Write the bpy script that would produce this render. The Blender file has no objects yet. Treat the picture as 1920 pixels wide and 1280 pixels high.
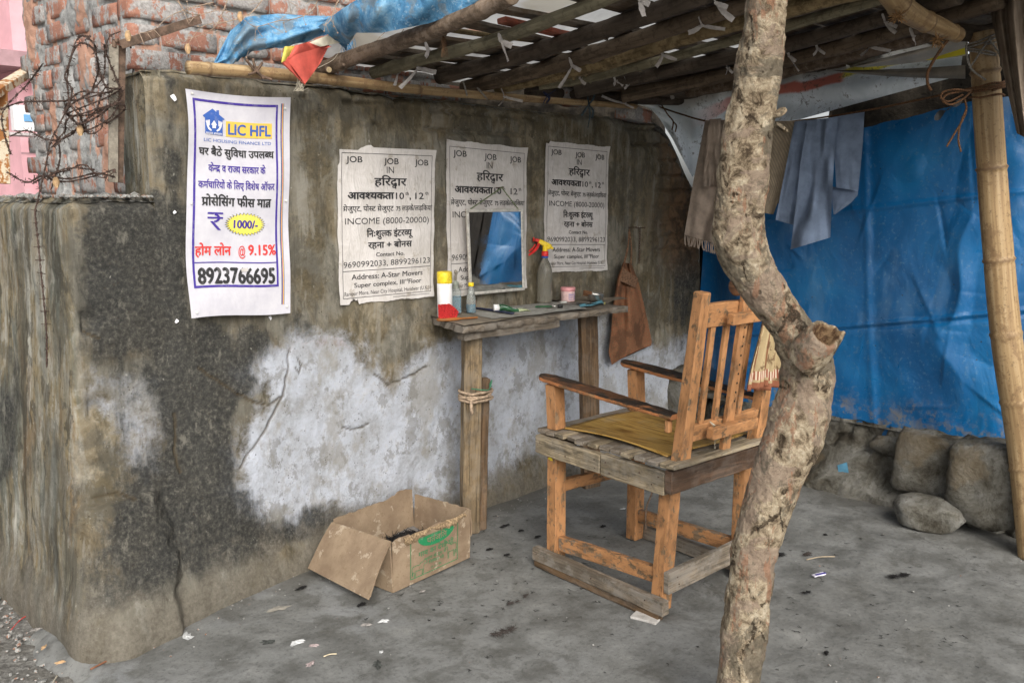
import bpy, bmesh, math, random
import numpy as np
from mathutils import Vector, Matrix
R = math.radians
rnd = random.Random(7)
SC = bpy.context.scene
COL = SC.collection

# ---------------------------------------------------------------- camera, sky, sun, exposure
CAM = (0.0, -3.16, 1.55); PITCH = math.atan(272/1700); HEAD = R(43.9); FOC = 1700.0
cd = bpy.data.cameras.new('camera'); cd.lens = 36*FOC/1920; cd.sensor_width = 36; cd.clip_start = .05; cd.clip_end = 400
cam = bpy.data.objects.new('camera', cd); COL.objects.link(cam); cam.location = CAM
cam.rotation_euler = (R(90)-PITCH, 0, HEAD-R(90)); SC.camera = cam

SUN_EL, SUN_AZ = R(34), R(238)          # azimuth of the direction the light comes from, measured from +X
w = bpy.data.worlds.new('World'); SC.world = w; w.use_nodes = True
wn = w.node_tree; bgn = wn.nodes['Background']
sky = wn.nodes.new('ShaderNodeTexSky'); sky.sky_type = 'NISHITA'; sky.sun_disc = False
sky.sun_elevation = SUN_EL; sky.sun_rotation = R(90)-SUN_AZ; sky.dust_density = 4.0; sky.air_density = 1.0; sky.ozone_density = 1.0
hs = wn.nodes.new('ShaderNodeHueSaturation'); hs.inputs['Saturation'].default_value = .26
wn.links.new(sky.outputs[0], hs.inputs['Color']); wn.links.new(hs.outputs[0], bgn.inputs['Color'])
bgn.inputs['Strength'].default_value = .15
sl = bpy.data.lights.new('sun', 'SUN'); sl.energy = 1.6; sl.angle = R(40); sl.color = (1, .92, .81)
so = bpy.data.objects.new('sun', sl); COL.objects.link(so)
sdir = Vector((math.cos(SUN_EL)*math.cos(SUN_AZ), math.cos(SUN_EL)*math.sin(SUN_AZ), math.sin(SUN_EL)))
so.rotation_euler = sdir.to_track_quat('Z', 'Y').to_euler(); so.location = (-4, -6, 8)
SC.view_settings.view_transform = 'Standard'; SC.view_settings.look = 'None'
SC.view_settings.gamma = 1; SC.view_settings.use_curve_mapping = False
SC.view_settings.exposure = .46

# ---------------------------------------------------------------- survey: turns a measured sight line into a point on a real surface
def ray(u, v):
    x = (u-960)/FOC; y = -(v-640)/FOC
    f = math.cos(PITCH)+y*math.sin(PITCH); z = y*math.cos(PITCH)-math.sin(PITCH)
    return (f*math.cos(HEAD)+x*math.sin(HEAD), f*math.sin(HEAD)-x*math.cos(HEAD), z, f)
def _a(u, v, t):
    d = ray(u, v); return Vector([c+t*k for c, k in zip(CAM, d)])
def WY(u, v, y=0.0): return _a(u, v, (y-CAM[1])/ray(u, v)[1])
def WX(u, v, x): return _a(u, v, (x-CAM[0])/ray(u, v)[0])
def G(u, v, z=0.0): return _a(u, v, (z-CAM[2])/ray(u, v)[2])
def D(u, v, f): return _a(u, v, f/ray(u, v)[3])
RZ, RK = 2.06, .11
def RP(u, v, dz=0.0):                       # on the roof plane z = RZ - RK*y + dz
    d = ray(u, v); t = (RZ+dz-RK*CAM[1]-CAM[2])/(d[2]+RK*d[1]); return _a(u, v, t)

# ---------------------------------------------------------------- numpy noise
_pr = np.random.RandomState(3); _P = _pr.permutation(256); _P = np.concatenate([_P, _P, _P]); _V = _pr.rand(256)
def vnoise(p):
    i = np.floor(p).astype(int); f = p-i; f = f*f*(3-2*f); i &= 255
    def h(a, b, c): return _V[_P[_P[_P[(i[:, 0]+a) & 255]+((i[:, 1]+b) & 255)]+((i[:, 2]+c) & 255)]]
    x, y, z = f[:, 0], f[:, 1], f[:, 2]
    l = lambda a, b, t: a+(b-a)*t
    return l(l(l(h(0,0,0),h(1,0,0),x), l(h(0,1,0),h(1,1,0),x), y), l(l(h(0,0,1),h(1,0,1),x), l(h(0,1,1),h(1,1,1),x), y), z)
def fbm(p, sc=1.0, octv=4, off=0.0, rough=.5):
    p = np.asarray(p, float)*sc+off; s = 0; a = 1.0; t = 0
    for k in range(octv):
        s = s+a*vnoise(p); t += a; p = p*2.03+17.3; a *= rough
    return s/t
def sst(a, b, x):
    t = np.clip((x-a)/(b-a+1e-12), 0, 1); return t*t*(3-2*t)

# ---------------------------------------------------------------- materials
class NT:
    def __init__(s, name, rough=.85, spec=.3):
        m = bpy.data.materials.new(name); m.use_nodes = True; s.m = m; s.t = m.node_tree; s.b = s.t.nodes['Principled BSDF']
        s.b.inputs['Roughness'].default_value = rough; s.b.inputs['Specular IOR Level'].default_value = spec
        s.out = s.t.nodes['Material Output']
    def n(s, ty): return s.t.nodes.new(ty)
    def L(s, a, b): s.t.links.new(a, b)
    def put(s, sock, v):
        if isinstance(v, bpy.types.NodeSocket): s.L(v, sock)
        elif isinstance(v, (tuple, list)): sock.default_value = tuple(v)+((1,) if len(v) == 3 and sock.type == 'RGBA' else ())
        else: sock.default_value = v
    def co(s, kind='Object', scale=(1,1,1), loc=(0,0,0)):
        c = s.n('ShaderNodeTexCoord'); mp = s.n('ShaderNodeMapping'); s.L(c.outputs[kind], mp.inputs[0])
        mp.inputs['Scale'].default_value = scale; mp.inputs['Location'].default_value = loc; return mp.outputs[0]
    def pos(s, scale=(1,1,1), loc=(0,0,0)):
        c = s.n('ShaderNodeNewGeometry'); mp = s.n('ShaderNodeMapping'); s.L(c.outputs['Position'], mp.inputs[0])
        mp.inputs['Scale'].default_value = scale; mp.inputs['Location'].default_value = loc; return mp.outputs[0]
    def noise(s, vec, scale, detail=5, rough=.6, dist=0.0, color=False):
        x = s.n('ShaderNodeTexNoise'); s.L(vec, x.inputs['Vector']); x.inputs['Scale'].default_value = scale
        x.inputs['Detail'].default_value = detail; x.inputs['Roughness'].default_value = rough; x.inputs['Distortion'].default_value = dist
        if color: return x.outputs['Color']
        g = s.n('ShaderNodeMath'); g.operation = 'MULTIPLY_ADD'; s.L(x.outputs['Fac'], g.inputs[0]); g.inputs[1].default_value = 1.6; g.inputs[2].default_value = -.3; g.use_clamp = True
        return g.outputs[0]
    def vor(s, vec, scale, feat='F1', rand=1.0, out='Distance'):
        x = s.n('ShaderNodeTexVoronoi'); x.feature = feat; s.L(vec, x.inputs['Vector']); x.inputs['Scale'].default_value = scale
        x.inputs['Randomness'].default_value = rand; return x.outputs[out]
    def wave(s, vec, scale, dist=4, detail=3, dirn='X'):
        x = s.n('ShaderNodeTexWave'); x.bands_direction = dirn; s.L(vec, x.inputs['Vector']); x.inputs['Scale'].default_value = scale
        x.inputs['Distortion'].default_value = dist; x.inputs['Detail'].default_value = detail; return x.outputs['Fac']
    def ramp(s, f, stops, interp='LINEAR'):
        r = s.n('ShaderNodeValToRGB'); s.put(r.inputs[0], f); e = r.color_ramp.elements; r.color_ramp.interpolation = interp
        while len(e) < len(stops): e.new(.5)
        for el, (p, c) in zip(e, stops):
            el.position = p; el.color = (c, c, c, 1) if isinstance(c, (int, float)) else tuple(c)+(1,)
        return r.outputs[0]
    def step(s, f, a, b):
        x = s.n('ShaderNodeMapRange'); x.interpolation_type = 'SMOOTHSTEP'; s.put(x.inputs['Value'], f)
        x.inputs['From Min'].default_value = a; x.inputs['From Max'].default_value = b; return x.outputs['Result']
    def mix(s, f, a, b, mode='MIX'):
        x = s.n('ShaderNodeMix'); x.data_type = 'RGBA'; x.blend_type = mode; x.clamp_factor = True
        s.put(x.inputs[0], f); s.put(x.inputs[6], a); s.put(x.inputs[7], b); return x.outputs[2]
    def math(s, op, a, b=0.0, clamp=False):
        x = s.n('ShaderNodeMath'); x.operation = op; x.use_clamp = clamp; s.put(x.inputs[0], a); s.put(x.inputs[1], b); return x.outputs[0]
    def attr(s, name, out='Color'):
        a = s.n('ShaderNodeAttribute'); a.attribute_name = name; return a.outputs[out]
    def sep(s, c):
        x = s.n('ShaderNodeSeparateColor'); s.L(c, x.inputs[0]); return x.outputs
    def bump(s, h, strength=.4, dist=.01, normal=None):
        x = s.n('ShaderNodeBump'); s.put(x.inputs['Height'], h); x.inputs['Strength'].default_value = strength; x.inputs['Distance'].default_value = dist
        if normal is not None: s.L(normal, x.inputs['Normal'])
        s.L(x.outputs[0], s.b.inputs['Normal']); return x.outputs[0]
    def col(s, c): s.put(s.b.inputs['Base Color'], c); return s
    def rgh(s, c): s.put(s.b.inputs['Roughness'], c); return s
def plain(name, c, rough=.6, var=.15, scale=30, metal=0.0, spec=.4, bump=.15, dirt=0.0):
    t = NT(name, rough, spec); v = t.co(); n = t.noise(v, scale, 6, .65)
    lo = tuple(x*(1-var*1.6) for x in c); hi = tuple(min(1, x*(1+var)) for x in c)
    cc = t.ramp(n, [(.3, lo), (.7, hi)])
    if dirt:
        d = t.step(t.noise(t.co(loc=(3,1,2)), scale*.35, 7, .7), .5, .68); cc = t.mix(t.math('MULTIPLY', d, dirt), cc, (.09, .07, .05))
    t.col(cc); t.b.inputs['Metallic'].default_value = metal
    t.bump(n, bump, .004); return t.m
def wood(name, c, dark=.45, grain=1.0, rough=.8, paint=None, wear=.5, grey=0.0, top_dark=None):
    """UV runs along the board (u, metres) and around it (v, metres)."""
    t = NT(name, rough, .25)
    gi = t.n('ShaderNodeObjectInfo')
    uv = t.n('ShaderNodeUVMap').outputs[0]; ad = t.n('ShaderNodeVectorMath'); ad.operation = 'ADD'; t.L(uv, ad.inputs[0])
    cb = t.n('ShaderNodeCombineXYZ'); t.L(t.math('MULTIPLY', gi.outputs['Random'], 7.0), cb.inputs[0]); t.L(t.math('MULTIPLY', gi.outputs['Random'], 3.0), cb.inputs[1]); t.L(cb.outputs[0], ad.inputs[1])
    def m(sx, sy):
        q = t.n('ShaderNodeMapping'); t.L(ad.outputs[0], q.inputs[0]); q.inputs['Scale'].default_value = (sx, sy, 1); return q.outputs[0]
    g = t.noise(m(4, 90*grain), 1.0, 6, .65, .6); g2 = t.noise(m(1.5, 12), 1.0, 5, .6, .8); sp = t.noise(m(9, 9), 1.2, 8, .7)
    lo = tuple(x*dark for x in c)
    cc = t.ramp(g, [(.28, lo), (.5, c), (.72, tuple(min(1, x*1.25) for x in c))])
    cc = t.mix(t.math('MULTIPLY', t.step(g2, .46, .66), .75), cc, lo)
    if grey: cc = t.mix(t.math('MULTIPLY', t.step(sp, .42, .62), grey), cc, (.27, .25, .22))
    h = g
    if paint:
        edge = t.noise(m(14, 22), 1.0, 8, .75)
        pv = t.noise(m(3, 6), 2.0, 4, .6)
        pc = t.mix(t.step(pv, .35, .7), paint, tuple(x*.72 for x in paint))
        pm = t.step(edge, wear-.03, wear+.05)
        scuff = t.step(t.noise(m(5, 40), 1.0, 5, .7), .60, .70)
        cc = t.mix(pm, pc, cc); cc = t.mix(t.math('MULTIPLY', scuff, .45), cc, tuple(x*.35 for x in paint))
        h = t.math('SUBTRACT', t.math('MULTIPLY', g, .4), pm)
    if top_dark:
        ge = t.n('ShaderNodeNewGeometry'); sx = t.n('ShaderNodeSeparateXYZ'); t.L(ge.outputs['True Normal'], sx.inputs[0])
        up = t.step(sx.outputs[2], .5, .8); tn = t.noise(m(7, 14), 1.3, 8, .7)
        cc = t.mix(t.math('MULTIPLY', up, t.step(tn, .84, .52)), cc, top_dark)
    gm = t.step(t.noise(m(12, 24), 1.0, 9, .8), .52, .70)
    cc = t.mix(t.math('MULTIPLY', gm, .50), cc, (.05, .042, .034)); st_ = t.step(t.noise(m(2.6, 5), 1.0, 5, .7), .56, .66); cc = t.mix(t.math('MULTIPLY', st_, .40), cc, tuple(x*.4 for x in (paint or c)))
    t.col(cc); t.rgh(t.ramp(sp, [(.3, rough-.1), (.7, min(1, rough+.1))])); t.bump(h, .5, .003); return t.m

# ---------------------------------------------------------------- mesh building
ORIG = {}
class MB:
    def __init__(s): s.v = []; s.f = []; s.mi = []; s.uv = []
    def add(s, vs, fs, mi=0, uvs=None):
        b = len(s.v); s.v.extend([tuple(p) for p in vs])
        for k, f in enumerate(fs):
            s.f.append([b+i for i in f]); s.mi.append(mi)
            s.uv.append(uvs[k] if uvs else [(vs[i][0], vs[i][2]) for i in f])
        return s
    def board(s, p0, p1, wd, th, up=(0,0,1), mi=0, seg=1, ch=.003, jit=0.0, taper=1.0, rg=rnd):
        """a chamfered board from p0 to p1: wd across 'side', th along 'up'"""
        p0, p1 = Vector(p0), Vector(p1); d = (p1-p0); ln = d.length; d.normalize(); up = Vector(up)
        sd = d.cross(up).normalized(); up = sd.cross(d).normalized()
        a, b = wd/2, th/2; ch = min(ch, a*.45, b*.45)
        prof = [(-a+ch,-b),(a-ch,-b),(a,-b+ch),(a,b-ch),(a-ch,b),(-a+ch,b),(-a,b-ch),(-a,-b+ch)]
        per = [0]
        for i in range(8):
            q, r_ = prof[i], prof[(i+1) % 8]; per.append(per[-1]+math.hypot(q[0]-r_[0], q[1]-r_[1]))
        vs = []; o = [rg.uniform(0, 9) for _ in range(4)]
        rings = [(0.0, 1-ch/max(a, 1e-4)*.8)]+[(ch+(ln-2*ch)*k/seg, 1.0) for k in range(seg+1)]+[(ln, 1-ch/max(a, 1e-4)*.8)]
        for (t, sc_) in rings:
            k = 1+(taper-1)*t/ln
            for (x, y) in prof:
                jx = rg.uniform(-jit, jit); jy = rg.uniform(-jit, jit)
                sx = x*(k if sc_ == 1 else k*(1-ch/a)) ; sy = y*(k if sc_ == 1 else k*(1-ch/b))
                vs.append(p0+d*(t+ (rg.uniform(-jit, jit) if sc_ != 1 else 0))+sd*(sx+jx)+up*(sy+jy))
        fs = []; uvs = []; n = len(rings); off = rg.uniform(0, 3)
        for i in range(n-1):
            for j in range(8):
                fs.append([i*8+j, i*8+(j+1) % 8, (i+1)*8+(j+1) % 8, (i+1)*8+j])
                u0, u1 = rings[i][0]+off, rings[i+1][0]+off
                uvs.append([(u0, per[j]), (u0, per[j+1]), (u1, per[j+1]), (u1, per[j])])
        fs.append(list(range(7, -1, -1))); uvs.append([(off+prof[j][0], prof[j][1]) for j in range(7, -1, -1)])
        fs.append([(n-1)*8+j for j in range(8)]); uvs.append([(off+prof[j][0]*2, prof[j][1]*2) for j in range(8)])
        fs = [f[::-1] for f in fs]; uvs = [u[::-1] for u in uvs]
        return s.add(vs, fs, mi, uvs)
    def tube(s, pts, rad, n=8, mi=0, cap=True, wob=0.0, flat=1.0, rg=rnd):
        pts = [Vector(p) for p in pts]; m = len(pts)
        rad = rad if hasattr(rad, '__len__') else [rad]*m
        vs = []; u = 0; us = []
        prev = None
        for i, p in enumerate(pts):
            t = (pts[min(i+1, m-1)]-pts[max(i-1, 0)]).normalized()
            if prev is None:
                a = Vector((0,0,1)) if abs(t.z) < .9 else Vector((1,0,0)); sd = t.cross(a).normalized()
            else: sd = (prev-t*prev.dot(t)).normalized()
            prev = sd; up = t.cross(sd)
            if i: u += (pts[i]-pts[i-1]).length
            us.append(u)
            for j in range(n):
                an = 2*math.pi*j/n; r_ = rad[i]*(1+rg.uniform(-wob, wob))
                vs.append(p+sd*math.cos(an)*r_+up*math.sin(an)*r_*flat)
        fs = []; uvs = []
        for i in range(m-1):
            for j in range(n):
                fs.append([i*n+j, i*n+(j+1) % n, (i+1)*n+(j+1) % n, (i+1)*n+j])
                c = 2*math.pi*rad[i]/n
                uvs.append([(us[i], j*c), (us[i], (j+1)*c), (us[i+1], (j+1)*c), (us[i+1], j*c)])
        if cap:
            for base, rv in ((0, True), ((m-1)*n, False)):
                f = [base+j for j in range(n)]; f = f[::-1] if rv else f
                fs.append(f); uvs.append([(vs[k][0]*3, vs[k][2]*3) for k in f])
        return s.add(vs, fs, mi, uvs)
    def lathe(s, o, prof, n=20, mi=0, axis=(0,0,1), capb=True, capt=True, sx=1.0, sy=1.0):
        o = Vector(o); q = Vector((0,0,1)).rotation_difference(Vector(axis).normalized()); vs = []
        for (r_, z) in prof:
            for j in range(n):
                a = 2*math.pi*j/n; vs.append(o+q@Vector((r_*math.cos(a)*sx, r_*math.sin(a)*sy, z)))
        fs = []; uvs = []
        for i in range(len(prof)-1):
            for j in range(n):
                fs.append([i*n+j, i*n+(j+1) % n, (i+1)*n+(j+1) % n, (i+1)*n+j])
                uvs.append([(j/n, prof[i][1]), ((j+1)/n, prof[i][1]), ((j+1)/n, prof[i+1][1]), (j/n, prof[i+1][1])])
        if capb and prof[0][0] > 1e-5: fs.append(list(range(n))[::-1]); uvs.append([(0,0)]*n)
        if capt and prof[-1][0] > 1e-5: fs.append([(len(prof)-1)*n+j for j in range(n)]); uvs.append([(0,0)]*n)
        return s.add(vs, fs, mi, uvs)
    def grid(s, fn, nu, nv, mi=0, keep=None, uvfn=None):
        vs = [Vector(fn(i/nu, j/nv)) for j in range(nv+1) for i in range(nu+1)]
        fs = []; uvs = []
        for j in range(nv):
            for i in range(nu):
                if keep and not keep((i+.5)/nu, (j+.5)/nv): continue
                f = [j*(nu+1)+i, j*(nu+1)+i+1, (j+1)*(nu+1)+i+1, (j+1)*(nu+1)+i]; fs.append(f)
                uvs.append([(i/nu, j/nv), ((i+1)/nu, j/nv), ((i+1)/nu, (j+1)/nv), (i/nu, (j+1)/nv)])
        return s.add(vs, fs, mi, uvs)
    def build(s, name, mats, parent=None, origin=None, smooth=False, thick=0.0, weld=False, sub=0):
        vs = np.array([tuple(p) for p in s.v], float)
        if parent is not None: base = parent.location.copy() if parent.parent is None else ORIG[parent.name]
        if parent is not None: o_ = Vector(base)
        elif origin is not None: o_ = Vector(origin)
        else:
            c = (vs.min(0)+vs.max(0))/2; o_ = Vector((c[0], c[1], vs[:, 2].min()))
        me = bpy.data.meshes.new(name); me.from_pydata((vs-np.array(o_)).tolist(), [], s.f)
        mats = mats if isinstance(mats, (list, tuple)) else [mats]
        for m in mats: me.materials.append(m)
        if len(mats) > 1: me.polygons.foreach_set('material_index', s.mi)
        uvl = me.uv_layers.new(name='UVMap'); flat = [c for f in s.uv for p in f for c in p]
        if len(flat) == 2*len(me.loops): uvl.data.foreach_set('uv', flat)
        if smooth: me.polygons.foreach_set('use_smooth', [True]*len(me.polygons))
        me.update()
        ob = bpy.data.objects.new(name, me); COL.objects.link(ob)
        if parent is not None: ob.parent = parent; ORIG[ob.name] = tuple(o_)
        else: ob.location = o_
        if thick:
            md = ob.modifiers.new('s', 'SOLIDIFY'); md.thickness = thick; md.offset = 0
        if sub:
            md = ob.modifiers.new('u', 'SUBSURF'); md.levels = md.render_levels = sub
        if weld:
            md = ob.modifiers.new('w', 'WELD'); md.merge_threshold = .0005
        return ob
def tag(o, label, cat=None, group=None, kind=None):
    if label: o['label'] = label
    if cat: o['category'] = cat
    if group: o['group'] = group
    if kind: o['kind'] = kind
    return o
def thing(name, loc, label, cat, group=None):
    o = bpy.data.objects.new(name, None); COL.objects.link(o); o.location = loc; o.empty_display_size = .05
    return tag(o, label, cat, group)
def curve_pts(pts, n=8):
    """Catmull-Rom through the points"""
    p = [Vector(q) for q in pts]; p = [p[0]*2-p[1]]+p+[p[-1]*2-p[-2]]; out = []
    for i in range(1, len(p)-2):
        for k in range(n):
            t = k/n; a, b, c, d = p[i-1], p[i], p[i+1], p[i+2]
            out.append(.5*((2*b)+(c-a)*t+(2*a-5*b+4*c-d)*t*t+(3*b-a-3*c+d)*t**3))
    out.append(p[-2]); return out
# ---------------------------------------------------------------- lettering (built as flat print geometry)
_gc = {}
def raw_text(s, off=0.0):
    k = (s, off)
    if k in _gc: return _gc[k]
    c = bpy.data.curves.new('print', 'FONT'); c.body = s; c.offset = off; c.resolution_u = 3
    o = bpy.data.objects.new('print', c); COL.objects.link(o); bpy.context.view_layer.update()
    me = o.to_mesh(); vs = np.array([v.co[:2] for v in me.vertices]) if len(me.vertices) else np.zeros((0, 2))
    fs = [list(p.vertices) for p in me.polygons]; o.to_mesh_clear()
    bpy.data.objects.remove(o); bpy.data.curves.remove(c)
    _gc[k] = (vs, fs); return _gc[k]
def adv(s, off=0.0):
    a = raw_text(s+'|')[0][:, 0].max()-raw_text('|')[0][:, 0].max(); return a
def clipx(vs, fs, xm):
    bm = bmesh.new(); bv = [bm.verts.new((x, y, 0)) for x, y in vs]
    for f in fs:
        try: bm.faces.new([bv[i] for i in f])
        except ValueError: pass
    bmesh.ops.bisect_plane(bm, geom=bm.verts[:]+bm.edges[:]+bm.faces[:], plane_co=(xm, 0, 0), plane_no=(1, 0, 0), clear_outer=True)
    bm.verts.index_update(); o = np.array([v.co[:2] for v in bm.verts]); f = [[v.index for v in p.verts] for p in bm.faces]; bm.free(); return o, f
STEM = set('घचजञणतथधनपबभमयलवशषसखगज')
def stroke(p, q, w_):
    p, q = np.array(p), np.array(q); d = q-p; n_ = np.array([-d[1], d[0]])/np.hypot(*d)*w_/2
    return np.array([p-n_, q-n_, q+n_, p+n_]), [[0, 1, 2, 3]]
def hindi(s, off=.012):
    """simple Devanagari shaping: the i-sign goes before its cluster, half forms, ra-strokes, reph"""
    out_v = []; out_f = []; x = 0.0; n0 = 0
    def put(vf, dx, dy=0, k=1.0):
        nonlocal n0
        v, f = vf
        if not len(v): return
        out_v.append(v*k+np.array([dx, dy])); out_f.extend([[i+n0 for i in q] for q in f]); n0 += len(v)
    i = 0; S = s
    CONS = lambda ch: '\u0915' <= ch <= '\u0939'
    while i < len(S):
        ch = S[i]
        if not ('\u0900' <= ch <= '\u097f'):
            j = i
            while j < len(S) and not ('\u0900' <= S[j] <= '\u097f'): j += 1
            seg = S[i:j]; put(raw_text(seg, off), x); x += adv(seg); i = j; continue
        cl = [ch]; i += 1
        if CONS(ch):
            while i+1 < len(S) and S[i] == '\u094d' and CONS(S[i+1]): cl.append(S[i+1]); i += 2
        mat_ = ''
        while i < len(S) and ('\u093a' <= S[i] <= '\u094f' or '\u0900' <= S[i] <= '\u0903'): mat_ += S[i]; i += 1
        if '\u093f' in mat_:
            put(raw_text('\u093f', off), x); x += .258; mat_ = mat_.replace('\u093f', '')
        reph = False
        if cl[0] == 'र' and len(cl) > 1: reph = True; cl = cl[1:]
        k = 0; xs = x
        while k < len(cl)-1 and cl[k+1] != 'र' and cl[k] in STEM:
            a = adv(cl[k]); v, f = raw_text(cl[k], off); put(clipx(v, f, a-.155), x); x += a-.17; k += 1
        base = cl[k]; a = adv(base); rest = cl[k+1:]
        bs = base+mat_; put(raw_text(bs, off), x); xa = x; x += adv(bs)
        for c2 in rest:
            if c2 == 'र': put(stroke((.30, .24), (.06, .03), .07), xa)
            else:
                v, f = raw_text(c2, off); put(clipx(v*.62, f, 2), xa+.12, -.27)
        if reph: put(stroke((a-.10, .64), (a-.02, .80), .07), xa); put(stroke((a-.02, .80), (a+.10, .84), .07), xa)
    return np.concatenate(out_v), out_f
class Print:
    """collects flat print on a sheet; surf(fx, fy) gives the 3D point of the sheet, off a hair in front of it"""
    def __init__(s, surf, W, H): s.surf = surf; s.W = W; s.H = H; s.by = {}
    def poly(s, pts, key, sub=0):
        mb = s.by.setdefault(key, MB())
        mb.add([s.surf(x, y) for x, y in pts], [list(range(len(pts)))])
    def bar(s, x0, y0, x1, y1, key, n=12):
        mb = s.by.setdefault(key, MB())
        if (x1-x0)*s.W > (y1-y0)*s.H: mb.grid(lambda a, b: s.surf(x0+(x1-x0)*a, y0+(y1-y0)*b), n, 1)
        else: mb.grid(lambda a, b: s.surf(x0+(x1-x0)*a, y0+(y1-y0)*b), 1, n)
    def text(s, txt, cx, cy, w=None, h=None, key='black', off=.012, dev=False):
        v, f = hindi(txt, 0.0) if dev else raw_text(txt, 0.0)
        v = v.copy(); mn, mx = v.min(0), v.max(0)
        hh = .7 if dev else (mx[1]-max(mn[1], 0))
        ww = mx[0]-mn[0]
        kx = w*s.W/ww if w else None; ky = h*s.H/hh if h else None
        kx = kx or ky; ky = ky or kx
        v[:, 0] = (v[:, 0]-(mn[0]+mx[0])/2)*kx/s.W+cx; v[:, 1] = cy-(v[:, 1]-hh/2)*ky/s.H
        mb = s.by.setdefault(key, MB()); bo = off*1.15
        sh = [(0, 0)] if bo < .008 else [(-bo, 0), (bo, 0), (0, bo*.7), (0, -bo*.7)]
        for q, (ax, ay) in enumerate(sh):
            e = s.surf(.5, .5)*0
            mb.add([s.surf(a+ax*kx/s.W, b+ay*ky/s.H)+Vector((0, -.00012*q, 0)) for a, b in v], f)
    def frame(s, x0, y0, x1, y1, t, key):
        tx, ty = t/s.W, t/s.H
        s.bar(x0, y0, x1, y0+ty, key); s.bar(x0, y1-ty, x1, y1, key); s.bar(x0, y0+ty, x0+tx, y1-ty, key); s.bar(x1-tx, y0+ty, x1, y1-ty, key)
    def build(s, parent, mats):
        for k, mb in s.by.items(): mb.build('printed_lettering', mats[k], parent)
# ================================================================ SETTING
def grid_obj(name, X, Y, Z, mat, attrs=None, parent=None, keep=None, smooth=True):
    """X,Y,Z are (rows, cols) arrays"""
    nr, nc = X.shape; vs = np.stack([X.ravel(), Y.ravel(), Z.ravel()], 1)
    i = np.arange(nr*nc).reshape(nr, nc)
    q = np.stack([i[:-1, :-1], i[:-1, 1:], i[1:, 1:], i[1:, :-1]], -1).reshape(-1, 4)
    if keep is not None: q = q[keep[:-1, :-1].ravel()]
    o_ = np.array(parent.location) if parent is not None else np.array([vs[:, 0].mean(), vs[:, 1].mean(), vs[:, 2].min()])
    me = bpy.data.meshes.new(name); me.vertices.add(len(vs)); me.vertices.foreach_set('co', (vs-o_).ravel())
    me.loops.add(q.size); me.loops.foreach_set('vertex_index', q.ravel()); me.polygons.add(len(q))
    me.polygons.foreach_set('loop_start', np.arange(0, q.size, 4)); me.update(calc_edges=True); me.validate()
    if smooth: me.polygons.foreach_set('use_smooth', [True]*len(me.polygons))
    for k, a in (attrs or {}).items():
        at = me.color_attributes.new(k, 'FLOAT_COLOR', 'POINT'); c = np.ones((len(vs), 4), np.float32)
        for j, ch in enumerate(a): c[:, j] = ch.ravel()
        at.data.foreach_set('color', c.ravel())
    me.materials.append(mat); ob = bpy.data.objects.new(name, me); COL.objects.link(ob)
    if parent is not None: ob.parent = parent; ORIG[ob.name] = tuple(o_)
    else: ob.location = o_
    return ob

# ---- ground beyond the floor
t = NT('dirt', .95, .2); p = t.pos()
n1 = t.noise(p, 3, 6, .6); n2 = t.noise(p, 40, 6, .75); n3 = t.vor(p, 55)
c = t.ramp(n2, [(.25, (.10, .095, .085)), (.5, (.19, .185, .17)), (.78, (.33, .32, .30))])
c = t.mix(t.math('MULTIPLY', t.step(n1, .45, .65), .5), c, (.15, .14, .12))
t.col(c); t.bump(t.math('ADD', n2, t.math('MULTIPLY', n3, -.6)), .8, .012); M_dirt = t.m
b = MB(); b.grid(lambda u, v: ((u-.5)*240, (v-.5)*240, -.075), 4, 4)
tag(b.build('ground', M_dirt, origin=(0, 0, -.075)), None, kind='structure')
nr, nc = 170, 150
xx = np.linspace(-.2, 1.6, nc)[None, :].repeat(nr, 0); yy = np.linspace(-2.6, 2.2, nr)[:, None].repeat(nc, 1)
P3 = np.stack([xx.ravel(), yy.ravel(), 0*xx.ravel()], 1)
zz = (-.045+.05*(fbm(P3, 1.5, 4)-.5)+.022*(fbm(P3, 22, 4, 5)-.5)).reshape(nr, nc)
zz = zz-.06*sst(.1, 1.4, np.abs(yy+.2))*0
tag(grid_obj('gravel_verge', xx, yy, zz, M_dirt), None, kind='structure')

# ---- concrete floor
t = NT('concrete_floor', .82, .3); p = t.pos()
nA = t.noise(p, 1.3, 5, .6, .4); nB = t.noise(p, 6, 7, .68, .3); nC = t.noise(p, 55, 8, .75); nD = t.noise(t.pos((1, 1, 1), (9, 4, 0)), 2.6, 6, .7, .8)
c = t.ramp(nB, [(.20, (.098, .098, .090)), (.45, (.150, .152, .144)), (.64, (.190, .193, .184)), (.85, (.260, .262, .248))])
c = t.mix(t.math('MULTIPLY', t.step(nD, .50, .85), .45), c, (.092, .087, .072))
pale = t.math('MULTIPLY', t.step(nA, .46, .60), t.step(nB, .44, .54)); c = t.mix(t.math('MULTIPLY', pale, .35), c, (.225, .230, .225))
c = t.mix(t.math('MULTIPLY', t.step(nC, .54, .70), .40), c, (.045, .045, .042))
c = t.mix(t.math('MULTIPLY', t.step(nC, .40, .30), .30), c, (.25, .25, .245))
ck = t.vor(t.pos((1, 1, 1), (.3, .7, 0)), .85, 'DISTANCE_TO_EDGE'); ckn = t.math('ADD', ck, t.math('MULTIPLY', t.math('SUBTRACT', t.noise(p, 9, 5, .7), .5), .11))
c = t.mix(t.math('MULTIPLY', t.math('MULTIPLY', t.step(t.math('ABSOLUTE', ckn), .006, .001), t.step(nA, .5, .56)), .45), c, (.06, .058, .052))
dr = t.attr('dirt'); dd = t.sep(dr)
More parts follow.
